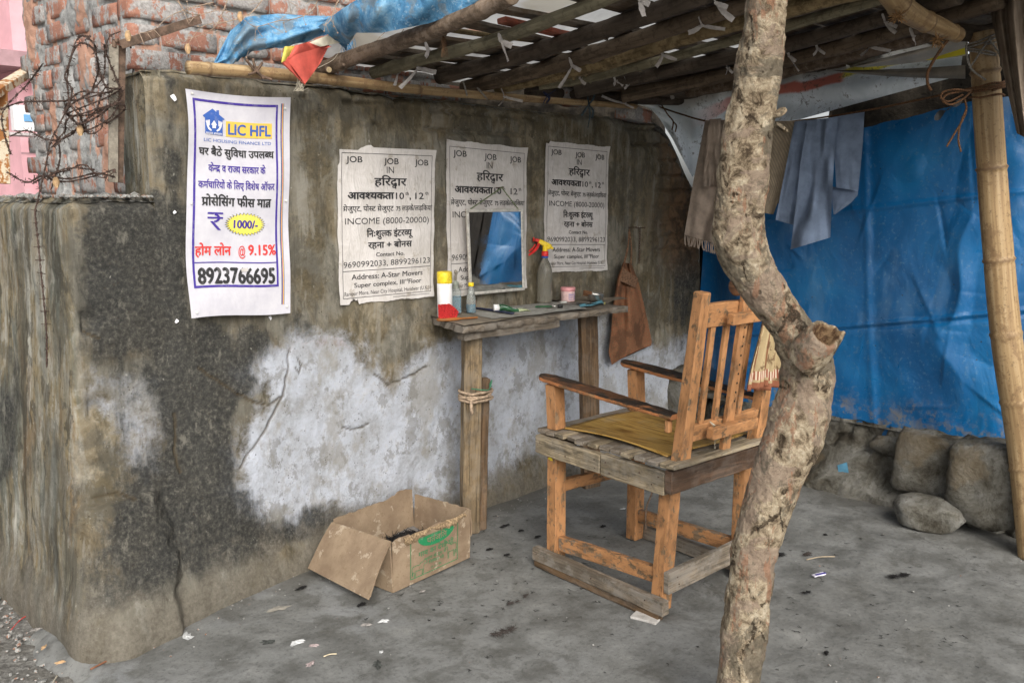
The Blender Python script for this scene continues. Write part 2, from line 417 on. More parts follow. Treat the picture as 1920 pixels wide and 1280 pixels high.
c = t.mix(t.math('MULTIPLY', dd[0], .6), c, (.085, .078, .064)); c = t.mix(t.math('MULTIPLY', t.math('MULTIPLY', dd[1], t.step(nB, .40, .62)), .55), c, (.25, .26, .265))
t.col(c); t.rgh(t.ramp(nB, [(.3, .62), (.7, .92)])); t.bump(t.math('ADD', t.math('MULTIPLY', nB, .8), t.math('MULTIPLY', nC, .35)), .55, .012); M_conc = t.m
nr, nc = 430, 460
xx = np.linspace(.72, 6.2, nc)[None, :].repeat(nr, 0); yy = np.linspace(-4.6, .25, nr)[:, None].repeat(nc, 1)
P3 = np.stack([xx.ravel(), yy.ravel(), 0*xx.ravel()], 1)
fl = (.020*(fbm(P3, 1.2, 4)-.5)+.006*(fbm(P3, 9, 4, 3)-.5)+.0025*(fbm(P3, 45, 3, 8)-.5)).reshape(nr, nc)
edge = 1.03+.12*(fbm(P3, 3.5, 4, 11).reshape(nr, nc)-.5)-.22*sst(-.2, -1.0, yy)
fl = fl-.09*sst(edge+.05, edge-.10, xx)
wb = .5*(fbm(P3, 5, 4, 21).reshape(nr, nc))
dirt = sst(-.22, -.02, yy-.0+.18*(wb-.25))*sst(1.2, 1.9, xx); dirt = np.maximum(dirt, sst(4.15, 4.6, xx+.2*(wb-.25)))
pale = sst(.52, .68, fbm(P3, 2.2, 4, 31).reshape(nr, nc))*sst(2.7, 1.6, xx)
tag(grid_obj('concrete_floor', xx, yy, fl, M_conc, {'dirt': (dirt, pale)}), None, kind='structure')

# ---- wall plaster
t = NT('old_plaster', .9, .2); p = t.pos(); ps = t.pos((1, 1, .12)); pst = t.pos((1, 1, .33), (2, 5, 1))
zo = t.sep(t.attr('zone')); z2 = t.sep(t.attr('zone2'))
big = t.noise(p, 2.2, 5, .6, .5); med = t.noise(p, 9, 8, .7, .4); fine = t.noise(p, 60, 8, .78); streak = t.noise(ps, 9, 7, .7, .25); grit = t.vor(p, 95)
base = t.ramp(med, [(.20, (.085, .066, .038)), (.42, (.170, .140, .092)), (.60, (.240, .208, .148)), (.85, (.34, .31, .245))])
base = t.mix(t.math('MULTIPLY', t.step(big, .42, .62), .6), base, (.185, .185, .165))
base = t.mix(t.math('MULTIPLY', t.step(t.noise(t.pos((1, 1, .5), (4, 4, 4)), 5, 7, .7), .53, .64), .65), base, (.080, .068, .042))
def msk(a, amp, w_, ns):
    f = t.math('ADD', a, t.math('MULTIPLY', t.math('SUBTRACT', ns, .5), amp)); return t.step(f, .5-w_, .5+w_)
# side face: vertical streaks of lichen, rust and pale lime runs
sidec = t.ramp(streak, [(.20, (.040, .038, .030)), (.34, (.125, .115, .082)), (.45, (.205, .190, .145)), (.54, (.19, .148, .080)), (.64, (.28, .27, .225)), (.80, (.50, .485, .43))])
s2 = t.noise(t.pos((1, 1, .2), (7, 3, 9)), 6, 6, .65, .3)
sidec = t.mix(t.math('MULTIPLY', t.step(s2, .54, .68), .6), sidec, (.150, .098, .052))
sidec = t.mix(t.math('MULTIPLY', t.step(s2, .47, .34), .75), sidec, (.105, .118, .105)); s3 = t.noise(t.pos((1, 1, .5), (7, 3, 2)), 10, 8, .72, .4); sidec = t.mix(t.math('MULTIPLY', t.step(s3, .54, .64), .75), sidec, (.055, .050, .038)); sidec = t.mix(t.math('MULTIPLY', t.step(s3, .44, .36), .5), sidec, (.36, .35, .31))
cc = t.mix(z2[1], base, sidec)
# damp brown
cc = t.mix(t.math('MULTIPLY', msk(zo[2], .9, .16, med), .85), cc, t.ramp(fine, [(.3, (.045, .036, .020)), (.7, (.125, .100, .058))]))
vst = t.noise(t.pos((1, 1, .16), (3, 7, 5)), 11, 8, .72, .2); cc = t.mix(t.math('MULTIPLY', t.step(vst, .52, .66), .55), cc, (.055, .050, .038)); cc = t.mix(t.math('MULTIPLY', t.step(vst, .46, .34), .40), cc, (.30, .29, .255))
blo = t.noise(t.pos((1, 1, .8), (9, 9, 2)), 3.2, 9, .75, .3); cc = t.mix(t.math('MULTIPLY', t.step(blo, .50, .62), .5), cc, (.075, .072, .060))
# whitewash
wcol = t.ramp(t.noise(p, 5, 8, .72), [(.25, (.25, .25, .245)), (.42, (.35, .37, .405)), (.60, (.42, .45, .51)), (.80, (.42, .425, .425))])
spk = t.step(fine, .60, .69); wcol = t.mix(t.math('MULTIPLY', spk, .45), wcol, (.24, .23, .20))
low = t.step(t.noise(t.pos((1, 1, .6), (1, 8, 3)), 4.5, 7, .7), .50, .64); wcol = t.mix(t.math('MULTIPLY', low, .6), wcol, (.255, .245, .22)); wbl = t.step(t.noise(t.pos((1, 1, .8), (6, 2, 9)), 7, 8, .75), .55, .63); wcol = t.mix(t.math('MULTIPLY', wbl, .55), wcol, (.17, .165, .15))
wm = msk(t.math('ADD', zo[0], .13), .95, .20, t.math('ADD', t.math('MULTIPLY', med, .65), t.math('MULTIPLY', fine, .35)))
pinkm = msk(z2[0], 1.0, .06, t.math('ADD', t.math('MULTIPLY', med, .6), t.math('MULTIPLY', fine, .4)))
cc = t.mix(t.math('MULTIPLY', pinkm, .8), cc, (.34, .235, .20)); cc = t.mix(wm, cc, wcol)
# black mould
mm = msk(zo[1], 1.25, .20, t.math('ADD', t.math('MULTIPLY', med, .55), t.math('MULTIPLY', streak, .45)))
mcol = t.ramp(fine, [(.20, (.012, .013, .013)), (.45, (.030, .031, .030)), (.64, (.070, .068, .060)), (.86, (.20, .19, .165))]); mcol = t.mix(t.math('MULTIPLY', t.step(t.noise(t.pos((1, 1, .5), (1, 9, 9)), 13, 8, .75), .58, .74), .6), mcol, (.20, .19, .16))
cc = t.mix(t.math('MULTIPLY', mm, .93), cc, mcol)
# pale flecks and scratches, dark pits
fl1 = t.vor(t.pos((1, 1, .55), (1, 2, 3)), 26, 'F1'); fln = t.noise(p, 30, 4, .7)
cc = t.mix(t.math('MULTIPLY', t.math('MULTIPLY', t.step(fl1, .15, .05), t.step(fln, .60, .72)), .7), cc, (.42, .41, .37))
fl2 = t.vor(t.pos((1, 1, 1), (8, 2, 3)), 75, 'F1'); cc = t.mix(t.math('MULTIPLY', t.math('MULTIPLY', t.step(fl2, .18, .06), t.step(t.noise(p, 12, 4, .6), .58, .72)), .55), cc, (.36, .35, .32))
fl3 = t.vor(t.pos((1, 1, 1), (3, 9, 1)), 48, 'F1'); cc = t.mix(t.math('MULTIPLY', t.math('MULTIPLY', t.step(fl3, .19, .10), t.step(t.noise(t.pos((1, 1, 1), (5, 5, 5)), 8, 4, .6), .52, .6)), .7), cc, (.05, .04, .028))
# hairline cracks
ckm = t.sep(t.attr('crack'))[0]; cc = t.mix(t.math('MULTIPLY', ckm, .8), cc, (.06, .045, .025))
# soil splash at the foot
sx = t.n('ShaderNodeSeparateXYZ'); t.L(p, sx.inputs[0]); zf = t.math('SUBTRACT', sx.outputs[2], t.math('MULTIPLY', t.math('SUBTRACT', med, .5), .55))
cc = t.mix(t.math('MULTIPLY', t.step(zf, .26, .02), .8), cc, t.ramp(fine, [(.2, (.075, .064, .048)), (.75, (.185, .168, .138))]))
# exposed brickwork colour
bx = t.mix(t.step(med, .42, .6), (.085, .055, .032), (.19, .115, .065)); cc = t.mix(t.math('MULTIPLY', z2[2], .8), cc, bx)
t.col(cc); t.rgh(t.ramp(med, [(.3, .8), (.7, .97)]))
hgt = t.math('ADD', t.math('MULTIPLY', med, .7), t.math('ADD', t.math('MULTIPLY', fine, .30), t.math('MULTIPLY', wm, .32)))
hgt = t.math('SUBTRACT', hgt, t.math('MULTIPLY', ckm, .5)); t.bump(hgt, .6, .014); M_plaster = t.m

def wxz(u, v): q = WY(u, v); return (q[0], q[2])
def psdf(px, pz, poly):
    """signed distance (positive inside) to a polygon"""
    d = np.full(px.shape, 1e9); ins = np.zeros(px.shape, bool); n = len(poly)
    for i in range(n):
        ax, az = poly[i]; bx_, bz = poly[(i+1) % n]; ex, ez = bx_-ax, bz-az
        tt = np.clip(((px-ax)*ex+(pz-az)*ez)/(ex*ex+ez*ez+1e-12), 0, 1)
        d = np.minimum(d, np.hypot(px-ax-tt*ex, pz-az-tt*ez))
        c_ = ((az > pz) != (bz > pz)) & (px < (bx_-ax)*(pz-az)/(bz-az+1e-12)+ax); ins ^= c_
    return np.where(ins, d, -d)
def region(px, pz, pts, soft): return sst(-soft, soft, psdf(px, pz, [wxz(*q) for q in pts]))
def spot(px, pz, u, v, ru, rv, pw=1.0):
    a = wxz(u, v); b_ = wxz(u+ru, v); c_ = wxz(u, v+rv); rx = abs(b_[0]-a[0]); rz = abs(c_[1]-a[1])
    return pw*np.exp(-((px-a[0])/rx)**2-((pz-a[1])/rz)**2)
def zones(x, z):
    sh = x.shape; P3 = np.stack([x.ravel(), z.ravel(), 0*x.ravel()], 1)
    wx = x+.10*(fbm(P3, 4, 4, 3).reshape(sh)-.5)+.05*(fbm(P3, 16, 3, 6).reshape(sh)-.5)
    wz = z+.10*(fbm(P3, 4, 4, 9).reshape(sh)-.5)+.05*(fbm(P3, 16, 3, 4).reshape(sh)-.5)
    W = region(wx, wz, [(500, 672), (545, 655), (600, 652), (640, 650), (668, 668), (700, 700), (725, 722), (760, 705), (800, 668), (850, 645), (900, 610), (1000, 600), (1090, 598), (1150, 600), (1185, 640), (1240, 660), (1285, 640), (1320, 760), (1290, 840), (1130, 865), (1020, 885), (930, 905), (850, 930), (800, 955), (720, 955), (640, 945), (580, 980), (510, 975), (440, 950), (430, 860), (445, 800), (500, 740), (450, 730), (440, 700)], .17)
    W = np.maximum(W, .46*region(wx, wz, [(165, 690), (240, 680), (310, 700), (330, 780), (300, 860), (330, 900), (260, 910), (215, 880), (190, 800), (160, 760)], .10))
    W = W-.45*spot(wx, wz, 455, 840, 22, 70)-.35*spot(wx, wz, 495, 745, 18, 50)-.40*spot(wx, wz, 725, 790, 55, 60)-.3*spot(wx, wz, 900, 740, 30, 60)-.5*spot(wx, wz, 1000, 860, 90, 40)-.4*spot(wx, wz, 930, 625, 80, 14)
    Mo = .70*region(wx, wz, [(150, 355), (285, 340), (300, 130), (345, 180), (352, 600), (430, 615), (560, 595), (610, 615), (540, 650), (470, 690), (440, 760), (420, 830), (455, 880), (490, 960), (600, 950), (640, 985), (520, 1040), (400, 1070), (300, 1110), (180, 1110), (160, 920), (150, 620)], .13)-.34*spot(wx, wz, 235, 790, 90, 120)
    Mo = np.maximum(Mo, .55*region(wx, wz, [(290, 130), (345, 130), (345, 300), (285, 350)], .06))
    Mo = Mo+.35*spot(wx, wz, 300, 500, 110, 140)+.45*spot(wx, wz, 380, 800, 45, 170)+.35*spot(wx, wz, 250, 990, 120, 60)+.28*spot(wx, wz, 620, 965, 150, 30)
    Mo = Mo+.75*spot(wx, wz, 1290, 480, 45, 220)+.3*spot(wx, wz, 1210, 620, 20, 60)+.3*spot(wx, wz, 600, 200, 80, 60)+.40*spot(wx, wz, 430, 720, 40, 40)
    Br = .58*region(wx, wz, [(545, 190), (640, 190), (632, 280), (625, 560), (640, 590), (560, 620), (548, 560)], .08)
    Br = np.maximum(Br, .50*region(wx, wz, [(640, 170), (1240, 235), (1310, 330), (1310, 520), (1180, 500), (1145, 300), (1000, 255), (820, 250), (640, 265)], .08))
    Br = np.maximum(Br, .62*region(wx, wz, [(1140, 520), (1310, 480), (1310, 640), (1240, 620), (1150, 590)], .08))
    Br = Br+.7*spot(wx, wz, 495, 745, 20, 50)+.7*spot(wx, wz, 455, 830, 22, 60)+.5*spot(wx, wz, 440, 650, 60, 20)
    Pk = .62*region(wx, wz, [(480, 672), (545, 645), (640, 632), (665, 650), (640, 668), (560, 690), (530, 760), (505, 730)], .03)+.5*spot(wx, wz, 905, 760, 14, 60)
    ends = sst(4.42, 4.75, x+.25*(fbm(P3, 5, 3, 2).reshape(sh)-.5))*sst(1.0, 1.3, z)
    return W, Mo, Br, Pk, ends
CRK = [[(545, 655), (538, 690), (530, 742), (505, 760), (472, 752), (442, 738), (405, 712), (372, 690)], [(530, 742), (512, 775), (492, 812), (470, 842), (448, 875)], [(560, 672), (566, 686), (560, 700), (552, 690)], [(322, 775), (328, 800), (324, 840), (330, 880)], [(155, 620), (170, 628), (190, 632)], [(700, 700), (725, 722), (760, 708), (800, 690)], [(175, 925), (205, 922), (235, 928)], [(640, 800), (660, 806), (690, 796)]]
def cracks(x, z):
    sh = x.shape; P3 = np.stack([x.ravel(), z.ravel(), 0*x.ravel()], 1); wx = x+.030*(fbm(P3, 13, 4, 61).reshape(sh)-.5); wz = z+.030*(fbm(P3, 13, 4, 67).reshape(sh)-.5); d = np.full(sh, 9.0)
    for c_ in CRK:
        q_ = [wxz(*k) for k in c_]
        for (ax, az), (bx, bz) in zip(q_, q_[1:]):
            ex, ez = bx-ax, bz-az; t_ = np.clip(((wx-ax)*ex+(wz-az)*ez)/(ex*ex+ez*ez+1e-9), 0, 1); d = np.minimum(d, np.hypot(wx-ax-t_*ex, wz-az-t_*ez))
    return sst(.0075, .001, d)
def brickjoint(x, z, cw=.235, chh=.088):
    row = np.floor(z/chh); u = x/cw+.5*(row % 2); fx = np.abs((u % 1)-.5)*cw; fz = np.abs((z/chh % 1)-.5)*chh
    return np.maximum(sst(cw/2-.016, cw/2-.004, fx), sst(chh/2-.014, chh/2-.004, fz))
def woff(x, z):
    sh = x.shape; P3 = np.stack([x.ravel(), z.ravel(), 0*x.ravel()], 1); f = lambda s_, o, k=4: fbm(P3, s_, k, o).reshape(sh)
    o = .026*(f(1.6, 1)-.5)+.012*(f(8, 2)-.5)+.0045*(f(38, 3)-.5)
    o = o+.175*np.clip(1-(x-1.12)/.98, 0, 1)**1.15*sst(.95, -.05, z)**1.4+.035*sst(.22, 0, z)
    le = 1.42+.05*(f(9, 4)-.5)*2; lz = .50+.03*(f(9, 5)-.5)
    o = o+.042*sst(le, le-.05, x)*sst(lz+.006, lz-.006, z)
    for (u, v, r_, dp) in ((150, 608, .055, .035), (168, 770, .05, .03), (160, 880, .045, .03), (500, 730, .03, .008), (455, 850, .04, .01), (760, 215, .08, .02), (870, 240, .07, .02)):
        a = wxz(u, v); o = o-dp*np.exp(-(((x-a[0])/r_)**2+((z-a[1])/(r_*.75))**2)**1.5)
    br = sst(.50, .58, f(3.2, 7)+.9*(z-1.88))*sst(1.95, 2.15, x)*sst(1.74, 1.84, z); nz = f(30, 12, 3)
    jt = brickjoint(x+.02*(f(6, 8)-.5), z+.015*(f(6, 9)-.5))
    o = o-br*(.012+.022*jt+.01*(nz-.5))
    en = sst(4.45, 4.62, x)*sst(1.0, 1.25, z)
    o = o-en*(.015+.014*jt*(.3+1.4*f(5, 22))+.045*(f(11, 23)-.5)+.02*(nz-.5))
    return o
def side_off(y, z):
    sh = y.shape; P3 = np.stack([0*y.ravel()+7, y.ravel(), z.ravel()], 1); f = lambda s_, o, k=4: fbm(P3, s_, k, o).reshape(sh)
    P4 = P3*np.array([1, 1, .18])
    return .03*(f(1.5, 1)-.5)+.014*(f(8, 2)-.5)+.012*(fbm(P4, 12, 4, 5).reshape(sh)-.5)+.005*(f(38, 3)-.5)+.075*sst(1.5, 0, z)+.03*sst(.2, 0, z)
X0, ZL, X1, XE = 1.16, 1.545, 1.462, 5.02
wall = thing('plastered_wall', (X0, 0, 0), 'long mould-stained plaster wall with blue-white wash below, low at its left corner', 'wall')
def topz(x):
    P3 = np.stack([x, 0*x, 0*x], 1); return 1.985+.03*(fbm(P3, 3, 3, 4)-.5)+.02*(fbm(P3, 14, 3, 2)-.5)-.40*sst(4.42, 5.0, x)**1.6
# side + low front piece, one sheet bent round the corner
sA = np.concatenate([-np.linspace(2.6, .035, 190), np.linspace(-.030, .030, 12), np.linspace(.036, X1-X0, 40)]); zr = np.linspace(-.12, ZL, 200)
S, Z = np.meshgrid(sA, zr); rr = .030; an = np.clip((S+rr)/(2*rr), 0, 1)*math.pi/2
nx, ny = -np.cos(an), -np.sin(an)
bx_ = np.where(S < -rr, X0, np.where(S > rr, X0+S, X0+rr+nx*rr)); by_ = np.where(S < -rr, -S, np.where(S > rr, 0, rr+ny*rr))
of = nx*nx*side_off(by_, Z)+ny*ny*woff(bx_, Z); rt = sst(ZL-.06, ZL, Z)**2*.05; flx = .05*sst(.9, 0, Z)*(np.abs(S) < .3)*0
XX = bx_+nx*(of-rt); YY = by_+ny*(of-rt)
W, Mo, Br, Pk, en = zones(bx_, Z); side = sst(.6, .95, -nx+.25*(fbm(np.stack([bx_.ravel(), by_.ravel(), Z.ravel()], 1), 14, 3).reshape(S.shape)-.5)); fr = 1-side
P3s = np.stack([0*S.ravel(), by_.ravel(), Z.ravel()], 1)
smo = .62*sst(.5, .62, fbm(P3s*np.array([1, 1, .5]), 3.2, 3, 44).reshape(S.shape))*sst(1.3, .3, np.abs(Z-.5)*1.6)
ck_ = cracks(bx_, Z)*fr
Z = Z+.05*(fbm(np.stack([bx_.ravel(), by_.ravel(), 0*bx_.ravel()], 1), 7, 5, 3, .65).reshape(Z.shape)-.5)*sst(ZL-.14, ZL, Z)
wA = grid_obj('wall_body', XX, YY, Z, M_plaster, {'crack': (ck_, ck_, ck_), 'zone': (W*fr, Mo*fr+smo*side, Br*fr), 'zone2': (Pk*fr, side, en*0)}, wall)
# main front
xs = np.concatenate([np.linspace(X1, 2.2, 110), np.linspace(2.206, XE, 400)]); zrows = np.concatenate([zr, ZL+np.linspace(.02, 1, 60)*1.0])
XB = xs[None, :].repeat(len(zrows), 0); tp = topz(xs)[None, :]; k = (zrows-ZL)[:, None]
ZB = np.where(k <= 0, np.minimum(zrows[:, None], 9)*np.ones_like(XB), ZL+k*(tp-ZL))
o = woff(XB, ZB); rt = sst(-.04, 0, ZB-tp)*.03; pier = .035*sst(X1+.04, X1, XB)*sst(ZL-.02, ZL+.02, ZB); o = o-rt-pier
W, Mo, Br, Pk, en = zones(XB, ZB)
ck_ = cracks(XB, ZB); o = o-.004*ck_
grid_obj('wall_body', XB, -o, ZB, M_plaster, {'crack': (ck_, ck_, ck_), 'zone': (W, Mo, Br), 'zone2': (Pk, 0*W+.0, en)}, wall)
# pier cheek above the low part
ys = np.linspace(0, .26, 24); zc = np.linspace(ZL-.05, 1.0, 2)
YC, ZC = np.meshgrid(ys, np.linspace(ZL-.06, 1.985, 50)); oc = side_off(YC+3, ZC-.3)*.5-.035*sst(.04, 0, YC)
grid_obj('wall_body', X1+.012-oc, YC-.0*YC, ZC, M_plaster, {'zone': (0*YC, 0*YC, 0*YC+.45*sst(1.75, 1.55, ZC)), 'zone2': (0*YC, 0*YC+1, 0*YC)}, wall)
# rough tops
t = NT('rubble_mortar', .95, .2); p = t.pos(); a_ = t.noise(p, 22, 7, .7); c = t.ramp(a_, [(.3, (.12, .12, .11)), (.5, (.27, .27, .255)), (.75, (.42, .42, .40))])
c = t.mix(t.step(t.noise(p, 6, 5, .6), .55, .68), c, (.17, .15, .10)); t.col(c); t.bump(a_, .8, .015); M_rub = t.m
xx, yy = np.meshgrid(np.linspace(X0+.022, X1+.25, 70), np.linspace(.025, 2.6, 220)); P3 = np.stack([xx.ravel(), yy.ravel(), 0*xx.ravel()], 1)
zz = ZL-.016+.075*(fbm(P3, 9, 5, 3, .6).reshape(xx.shape)-.45)*sst(.0, .06, np.minimum(xx-X0, yy))
grid_obj('mortar_top', xx, yy, zz, M_rub, None, wall)
xx, yy = np.meshgrid(np.linspace(X1, XE, 420), np.linspace(.0, .30, 22)); P3 = np.stack([xx.ravel(), yy.ravel(), 0*xx.ravel()], 1)
zz = topz(xx[0])[None, :]-.008+.035*(fbm(P3, 14, 4, 3).reshape(xx.shape)-.5)*sst(0, .04, yy)
grid_obj('mortar_top', xx, yy+.02, zz, M_rub, None, wall)
# hidden back so light cannot leak from behind
b = MB(); b.grid(lambda u, v: (X1+.05+(XE-X1-.05)*u, .30, 1.97*v-.05), 4, 4); b.grid(lambda u, v: (XE-.01, .30*u, 1.55*v), 1, 1); b.build('wall_back', M_rub, wall)

# ---- crumbs of mortar and brick on the low top
t = NT('crumbs', .95); p = t.co(); t.col(t.mix(t.step(t.noise(t.pos(), 60, 2), .60, .64), t.ramp(t.noise(t.pos(), 60, 5), [(.3, (.16, .16, .15)), (.7, (.42, .42, .40))]), (.24, .14, .10))); M_crumb = t.m
def rock(mb, c, r_, sq=.6, n=1, mi=0, rg=rnd):
    bm = bmesh.new(); bmesh.ops.create_icosphere(bm, subdivisions=n, radius=1); rot = Matrix.Rotation(rg.uniform(0, 6.3), 3, 'Z')@Matrix.Rotation(rg.uniform(-.3, .3), 3, 'X')
    off = rg.uniform(0, 90); k = (rg.uniform(.7, 1.3), rg.uniform(.6, 1.1), sq*rg.uniform(.7, 1.2))
    P_ = np.array([v.co[:] for v in bm.verts]); d_ = 1+.55*(fbm(P_, 1.4, 2, off)-.5)*2
    vs = [Vector(c)+rot@Vector((P_[i][0]*k[0]*d_[i], P_[i][1]*k[1]*d_[i], P_[i][2]*k[2]*d_[i]))*r_ for i in range(len(P_))]
    mb.add(vs, [[v.index for v in f.verts] for f in bm.faces], mi); bm.free()
b = MB()
for i in range(420):
    x = rnd.uniform(X0+.01, X1); y = rnd.uniform(.01, 1.6)*rnd.random(); rock(b, (x, y, ZL+.004), rnd.uniform(.003, .013)*(1+(rnd.random() < .06)*1.3))
tag(b.build('mortar_crumbs', M_crumb), 'grey and red crumbs of mortar and brick along the low wall top', kind='stuff')
b = MB()
for i in range(1500):
    y = rnd.uniform(-1.1, 1.3); x = rnd.uniform(.1, 1.05 if y > -.2 else .98); rock(b, (x, y, -.045+rnd.uniform(0, .012)), rnd.choice([.004, .005, .007, .009, .013]), .6)
tag(b.build('gravel', M_crumb), 'loose gravel and grit on the ground beside the low wall', kind='stuff')

# ---- brick tower
t = NT('red_brick', .92, .2); p = t.pos(); oi = t.n('ShaderNodeObjectInfo'); a_ = t.noise(p, 14, 7, .7); f_ = t.noise(p, 90, 5, .7)
c = t.ramp(oi.outputs['Random'], [(0, (.31, .140, .096)), (.4, (.36, .175, .125)), (.7, (.33, .165, .122)), (1, (.24, .11, .080))])
c = t.mix(t.math('MULTIPLY', t.step(f_, .5, .7), .35), c, (.46, .29, .21))
ce = t.step(t.noise(t.pos((1, 1, .6), (3, 1, 1)), 9, 9, .75), .45, .50); c = t.mix(t.math('MULTIPLY', ce, .92), c, t.ramp(f_, [(.3, (.25, .25, .245)), (.7, (.42, .42, .41))]))
t.col(c); t.bump(t.math('ADD', a_, t.math('MULTIPLY', f_, .4)), .7, .01); M_brick = t.m
t = NT('cement_mortar', .95, .2); p = t.pos(); a_ = t.noise(p, 20, 8, .72); c = t.ramp(a_, [(.3, (.19, .19, .185)), (.5, (.33, .335, .33)), (.75, (.46, .46, .45))]); c = t.mix(t.step(t.noise(t.pos((1, 1, .2)), 9, 5), .55, .63), c, (.44, .26, .19)); t.col(c); t.bump(a_, .8, .012); M_mort = t.m
def brick_mesh(seed, L, Wd=.11, H=.072):
    bm = bmesh.new(); bmesh.ops.create_cube(bm, size=1); bmesh.ops.subdivide_edges(bm, edges=bm.edges[:], cuts=3, use_grid_fill=True)
    for v in bm.verts: v.co = Vector((v.co.x*L, v.co.y*Wd, v.co.z*H))
    P_ = np.array([v.co[:] for v in bm.verts]); n1_ = fbm(P_, 12, 3, seed*7.1); n2_ = fbm(P_, 30, 2, seed*3.3)
    for v, a1, a2 in zip(bm.verts, n1_, n2_):
        q = v.co; e = [abs(q.x)/(L/2), abs(q.y)/(Wd/2), abs(q.z)/(H/2)]; cr = sum(1 for z_ in e if z_ > .95)
        s_ = 1-(.025 if cr == 2 else .055 if cr == 3 else 0)*(.4+1.2*a1); v.co = Vector((q.x*(1-(1-s_)*.4), q.y*(s_+.10*(a1-.5)), q.z*(s_+.07*(a2-.5))))
    me = bpy.data.meshes.new('brick'); bm.to_mesh(me); bm.free(); me.materials.append(M_brick); me.polygons.foreach_set('use_smooth', [True]*len(me.polygons)); return me
BM = [brick_mesh(i, .222) for i in range(5)]; BH = [brick_mesh(i+9, .108) for i in range(4)]
tower = thing('brick_building', (X1+.04, .2, 1.55), 'unplastered red brick building with smeared grey mortar, behind the top of the plaster wall', 'building')
def put_brick(me, loc, rz, parent):
    o = bpy.data.objects.new('brick', me); COL.objects.link(o); o.parent = parent; o.location = Vector(loc)-parent.location
    o.rotation_euler = (rnd.uniform(-.02, .02), rnd.uniform(-.025, .025), rz+rnd.uniform(-.03, .03)); return o
TX, TY, CH = X1+.04, .20, .089
for r_ in range(14):
    z = 1.60+r_*CH
    if z > 2.0-.02:                                    # front face
        x = TX+(.0 if r_ % 2 else .11)-(.0)
        if r_ % 2 == 0: put_brick(rnd.choice(BH), (TX+.055, TY+.056, z), 0, tower); x = TX+.118
        while x < 2.95: put_brick(rnd.choice(BM), (x+.111, TY+.055-rnd.uniform(0, .012), z), 0, tower); x += .233
    y = TY+(.11 if r_ % 2 else .235)                   # left face
    if r_ % 2 == 0: put_brick(rnd.choice(BM), (TX+.054, TY+.120, z), R(90), tower)
    while y < 1.15:
        if rnd.random() < .35: put_brick(rnd.choice(BH), (TX+.054+rnd.uniform(0, .01), y+.054, z), R(90), tower); y += .119
        else: put_brick(rnd.choice(BM), (TX+.054+rnd.uniform(0, .012), y+.111, z), R(90), tower); y += .233
YY_, ZZ_ = np.meshgrid(np.linspace(TY+.01, 1.25, 150), np.linspace(1.53, 2.85, 190)); P3 = np.stack([0*YY_.ravel(), YY_.ravel(), ZZ_.ravel()], 1)
jn = fbm(P3, 11, 5, 3).reshape(YY_.shape); rowf = np.abs(((ZZ_-1.60)/CH) % 1-.5)*2
grid_obj('mortar', TX+.010-.050*(jn-.42), YY_, ZZ_, M_mort, None, tower)
XX_, ZZ_ = np.meshgrid(np.linspace(TX+.01, 3.0, 210), np.linspace(1.96, 2.85, 130)); P3 = np.stack([XX_.ravel(), 0*XX_.ravel()+4, ZZ_.ravel()], 1)
jn = fbm(P3, 11, 5, 3).reshape(XX_.shape); rowf = np.abs(((ZZ_-1.60)/CH) % 1-.5)*2
grid_obj('mortar', XX_, TY+.012-.044*(jn-.45), ZZ_, M_mort, None, tower)
b = MB(); b.grid(lambda u, v: (TX+.06+u*1.4, 1.2, 1.5+1.35*v), 1, 1); b.grid(lambda u, v: (TX+.06+u*1.4, .25+.95*v, 2.84), 1, 1); b.build('mortar_back', M_mort, tower)

# ---- pink house far left
M_pink = plain('pink_wash', (.70, .40, .44), .85, .06, 3); M_mauve = plain('mauve_slab', (.40, .25, .27), .8, .1, 6); M_cream = plain('cream_trim', (.78, .68, .50), .8, .08, 5)
c0 = D(47, 368, 10.0); hx, hy = c0[0], c0[1]
house = thing('pink_house', (hx, hy, -.07), 'pink washed house with a mauve canopy slab, beyond the low wall at far left', 'house')
def hb(name, x0, y0, z0, x1, y1, z1, m):
    b = MB(); b.add([(x0,y0,z0),(x1,y0,z0),(x1,y1,z0),(x0,y1,z0),(x0,y0,z1),(x1,y0,z1),(x1,y1,z1),(x0,y1,z1)], [[0,3,2,1],[4,5,6,7],[0,1,5,4],[1,2,6,5],[2,3,7,6],[3,0,4,7]]); return b.build(name, m, house)
hb('wall', hx, hy, -.07, hx+1.2, hy+6, 5.5, M_pink); hb('wall', hx-2.6, hy+4, -.07, hx-.01, hy+9, 5.5, M_pink)
zc_ = D(47, 92, 9.6)[2]; hb('canopy_slab', hx-.45, hy-.35, zc_-.16, hx+1.2, hy-.002, zc_, M_mauve); hb('canopy_slab', hx-.45, hy-.002, zc_-.16, hx-.004, hy+5, zc_, M_mauve)
pc = D(88, 300, 10.2); hb('corner_trim', pc[0]-.0, hy-.06, -.07, pc[0]+.10, hy-.003, 5.5, M_cream)
for zz_ in (2.0, 2.35): hb('groove', hx-.003, hy-.004, zz_, hx+1.2, hy-.0025, zz_+.02, M_mauve)
pb = D(77, 230, 10.0); b = MB(); b.tube([(pb[0], hy-.05, 1.6), (pb[0], hy-.05, 3.2)], .03); b.build('drain_pipe', M_pink, house)
mbx = D(45, 222, 9.4); mt = thing('electric_meter', (mbx[0], mbx[1], mbx[2]-.14), 'small white electric meter box on the pink house', 'meter')
M_mw = plain('meter_white', (.72, .73, .74), .5, .05); M_mb_ = plain('meter_blue', (.15, .35, .6), .5, .05)
b = MB(); b.board((mbx[0]-.11, mbx[1], mbx[2]), (mbx[0]+.10, mbx[1], mbx[2]), .10, .25, mi=0); b.build('case', M_mw, mt)
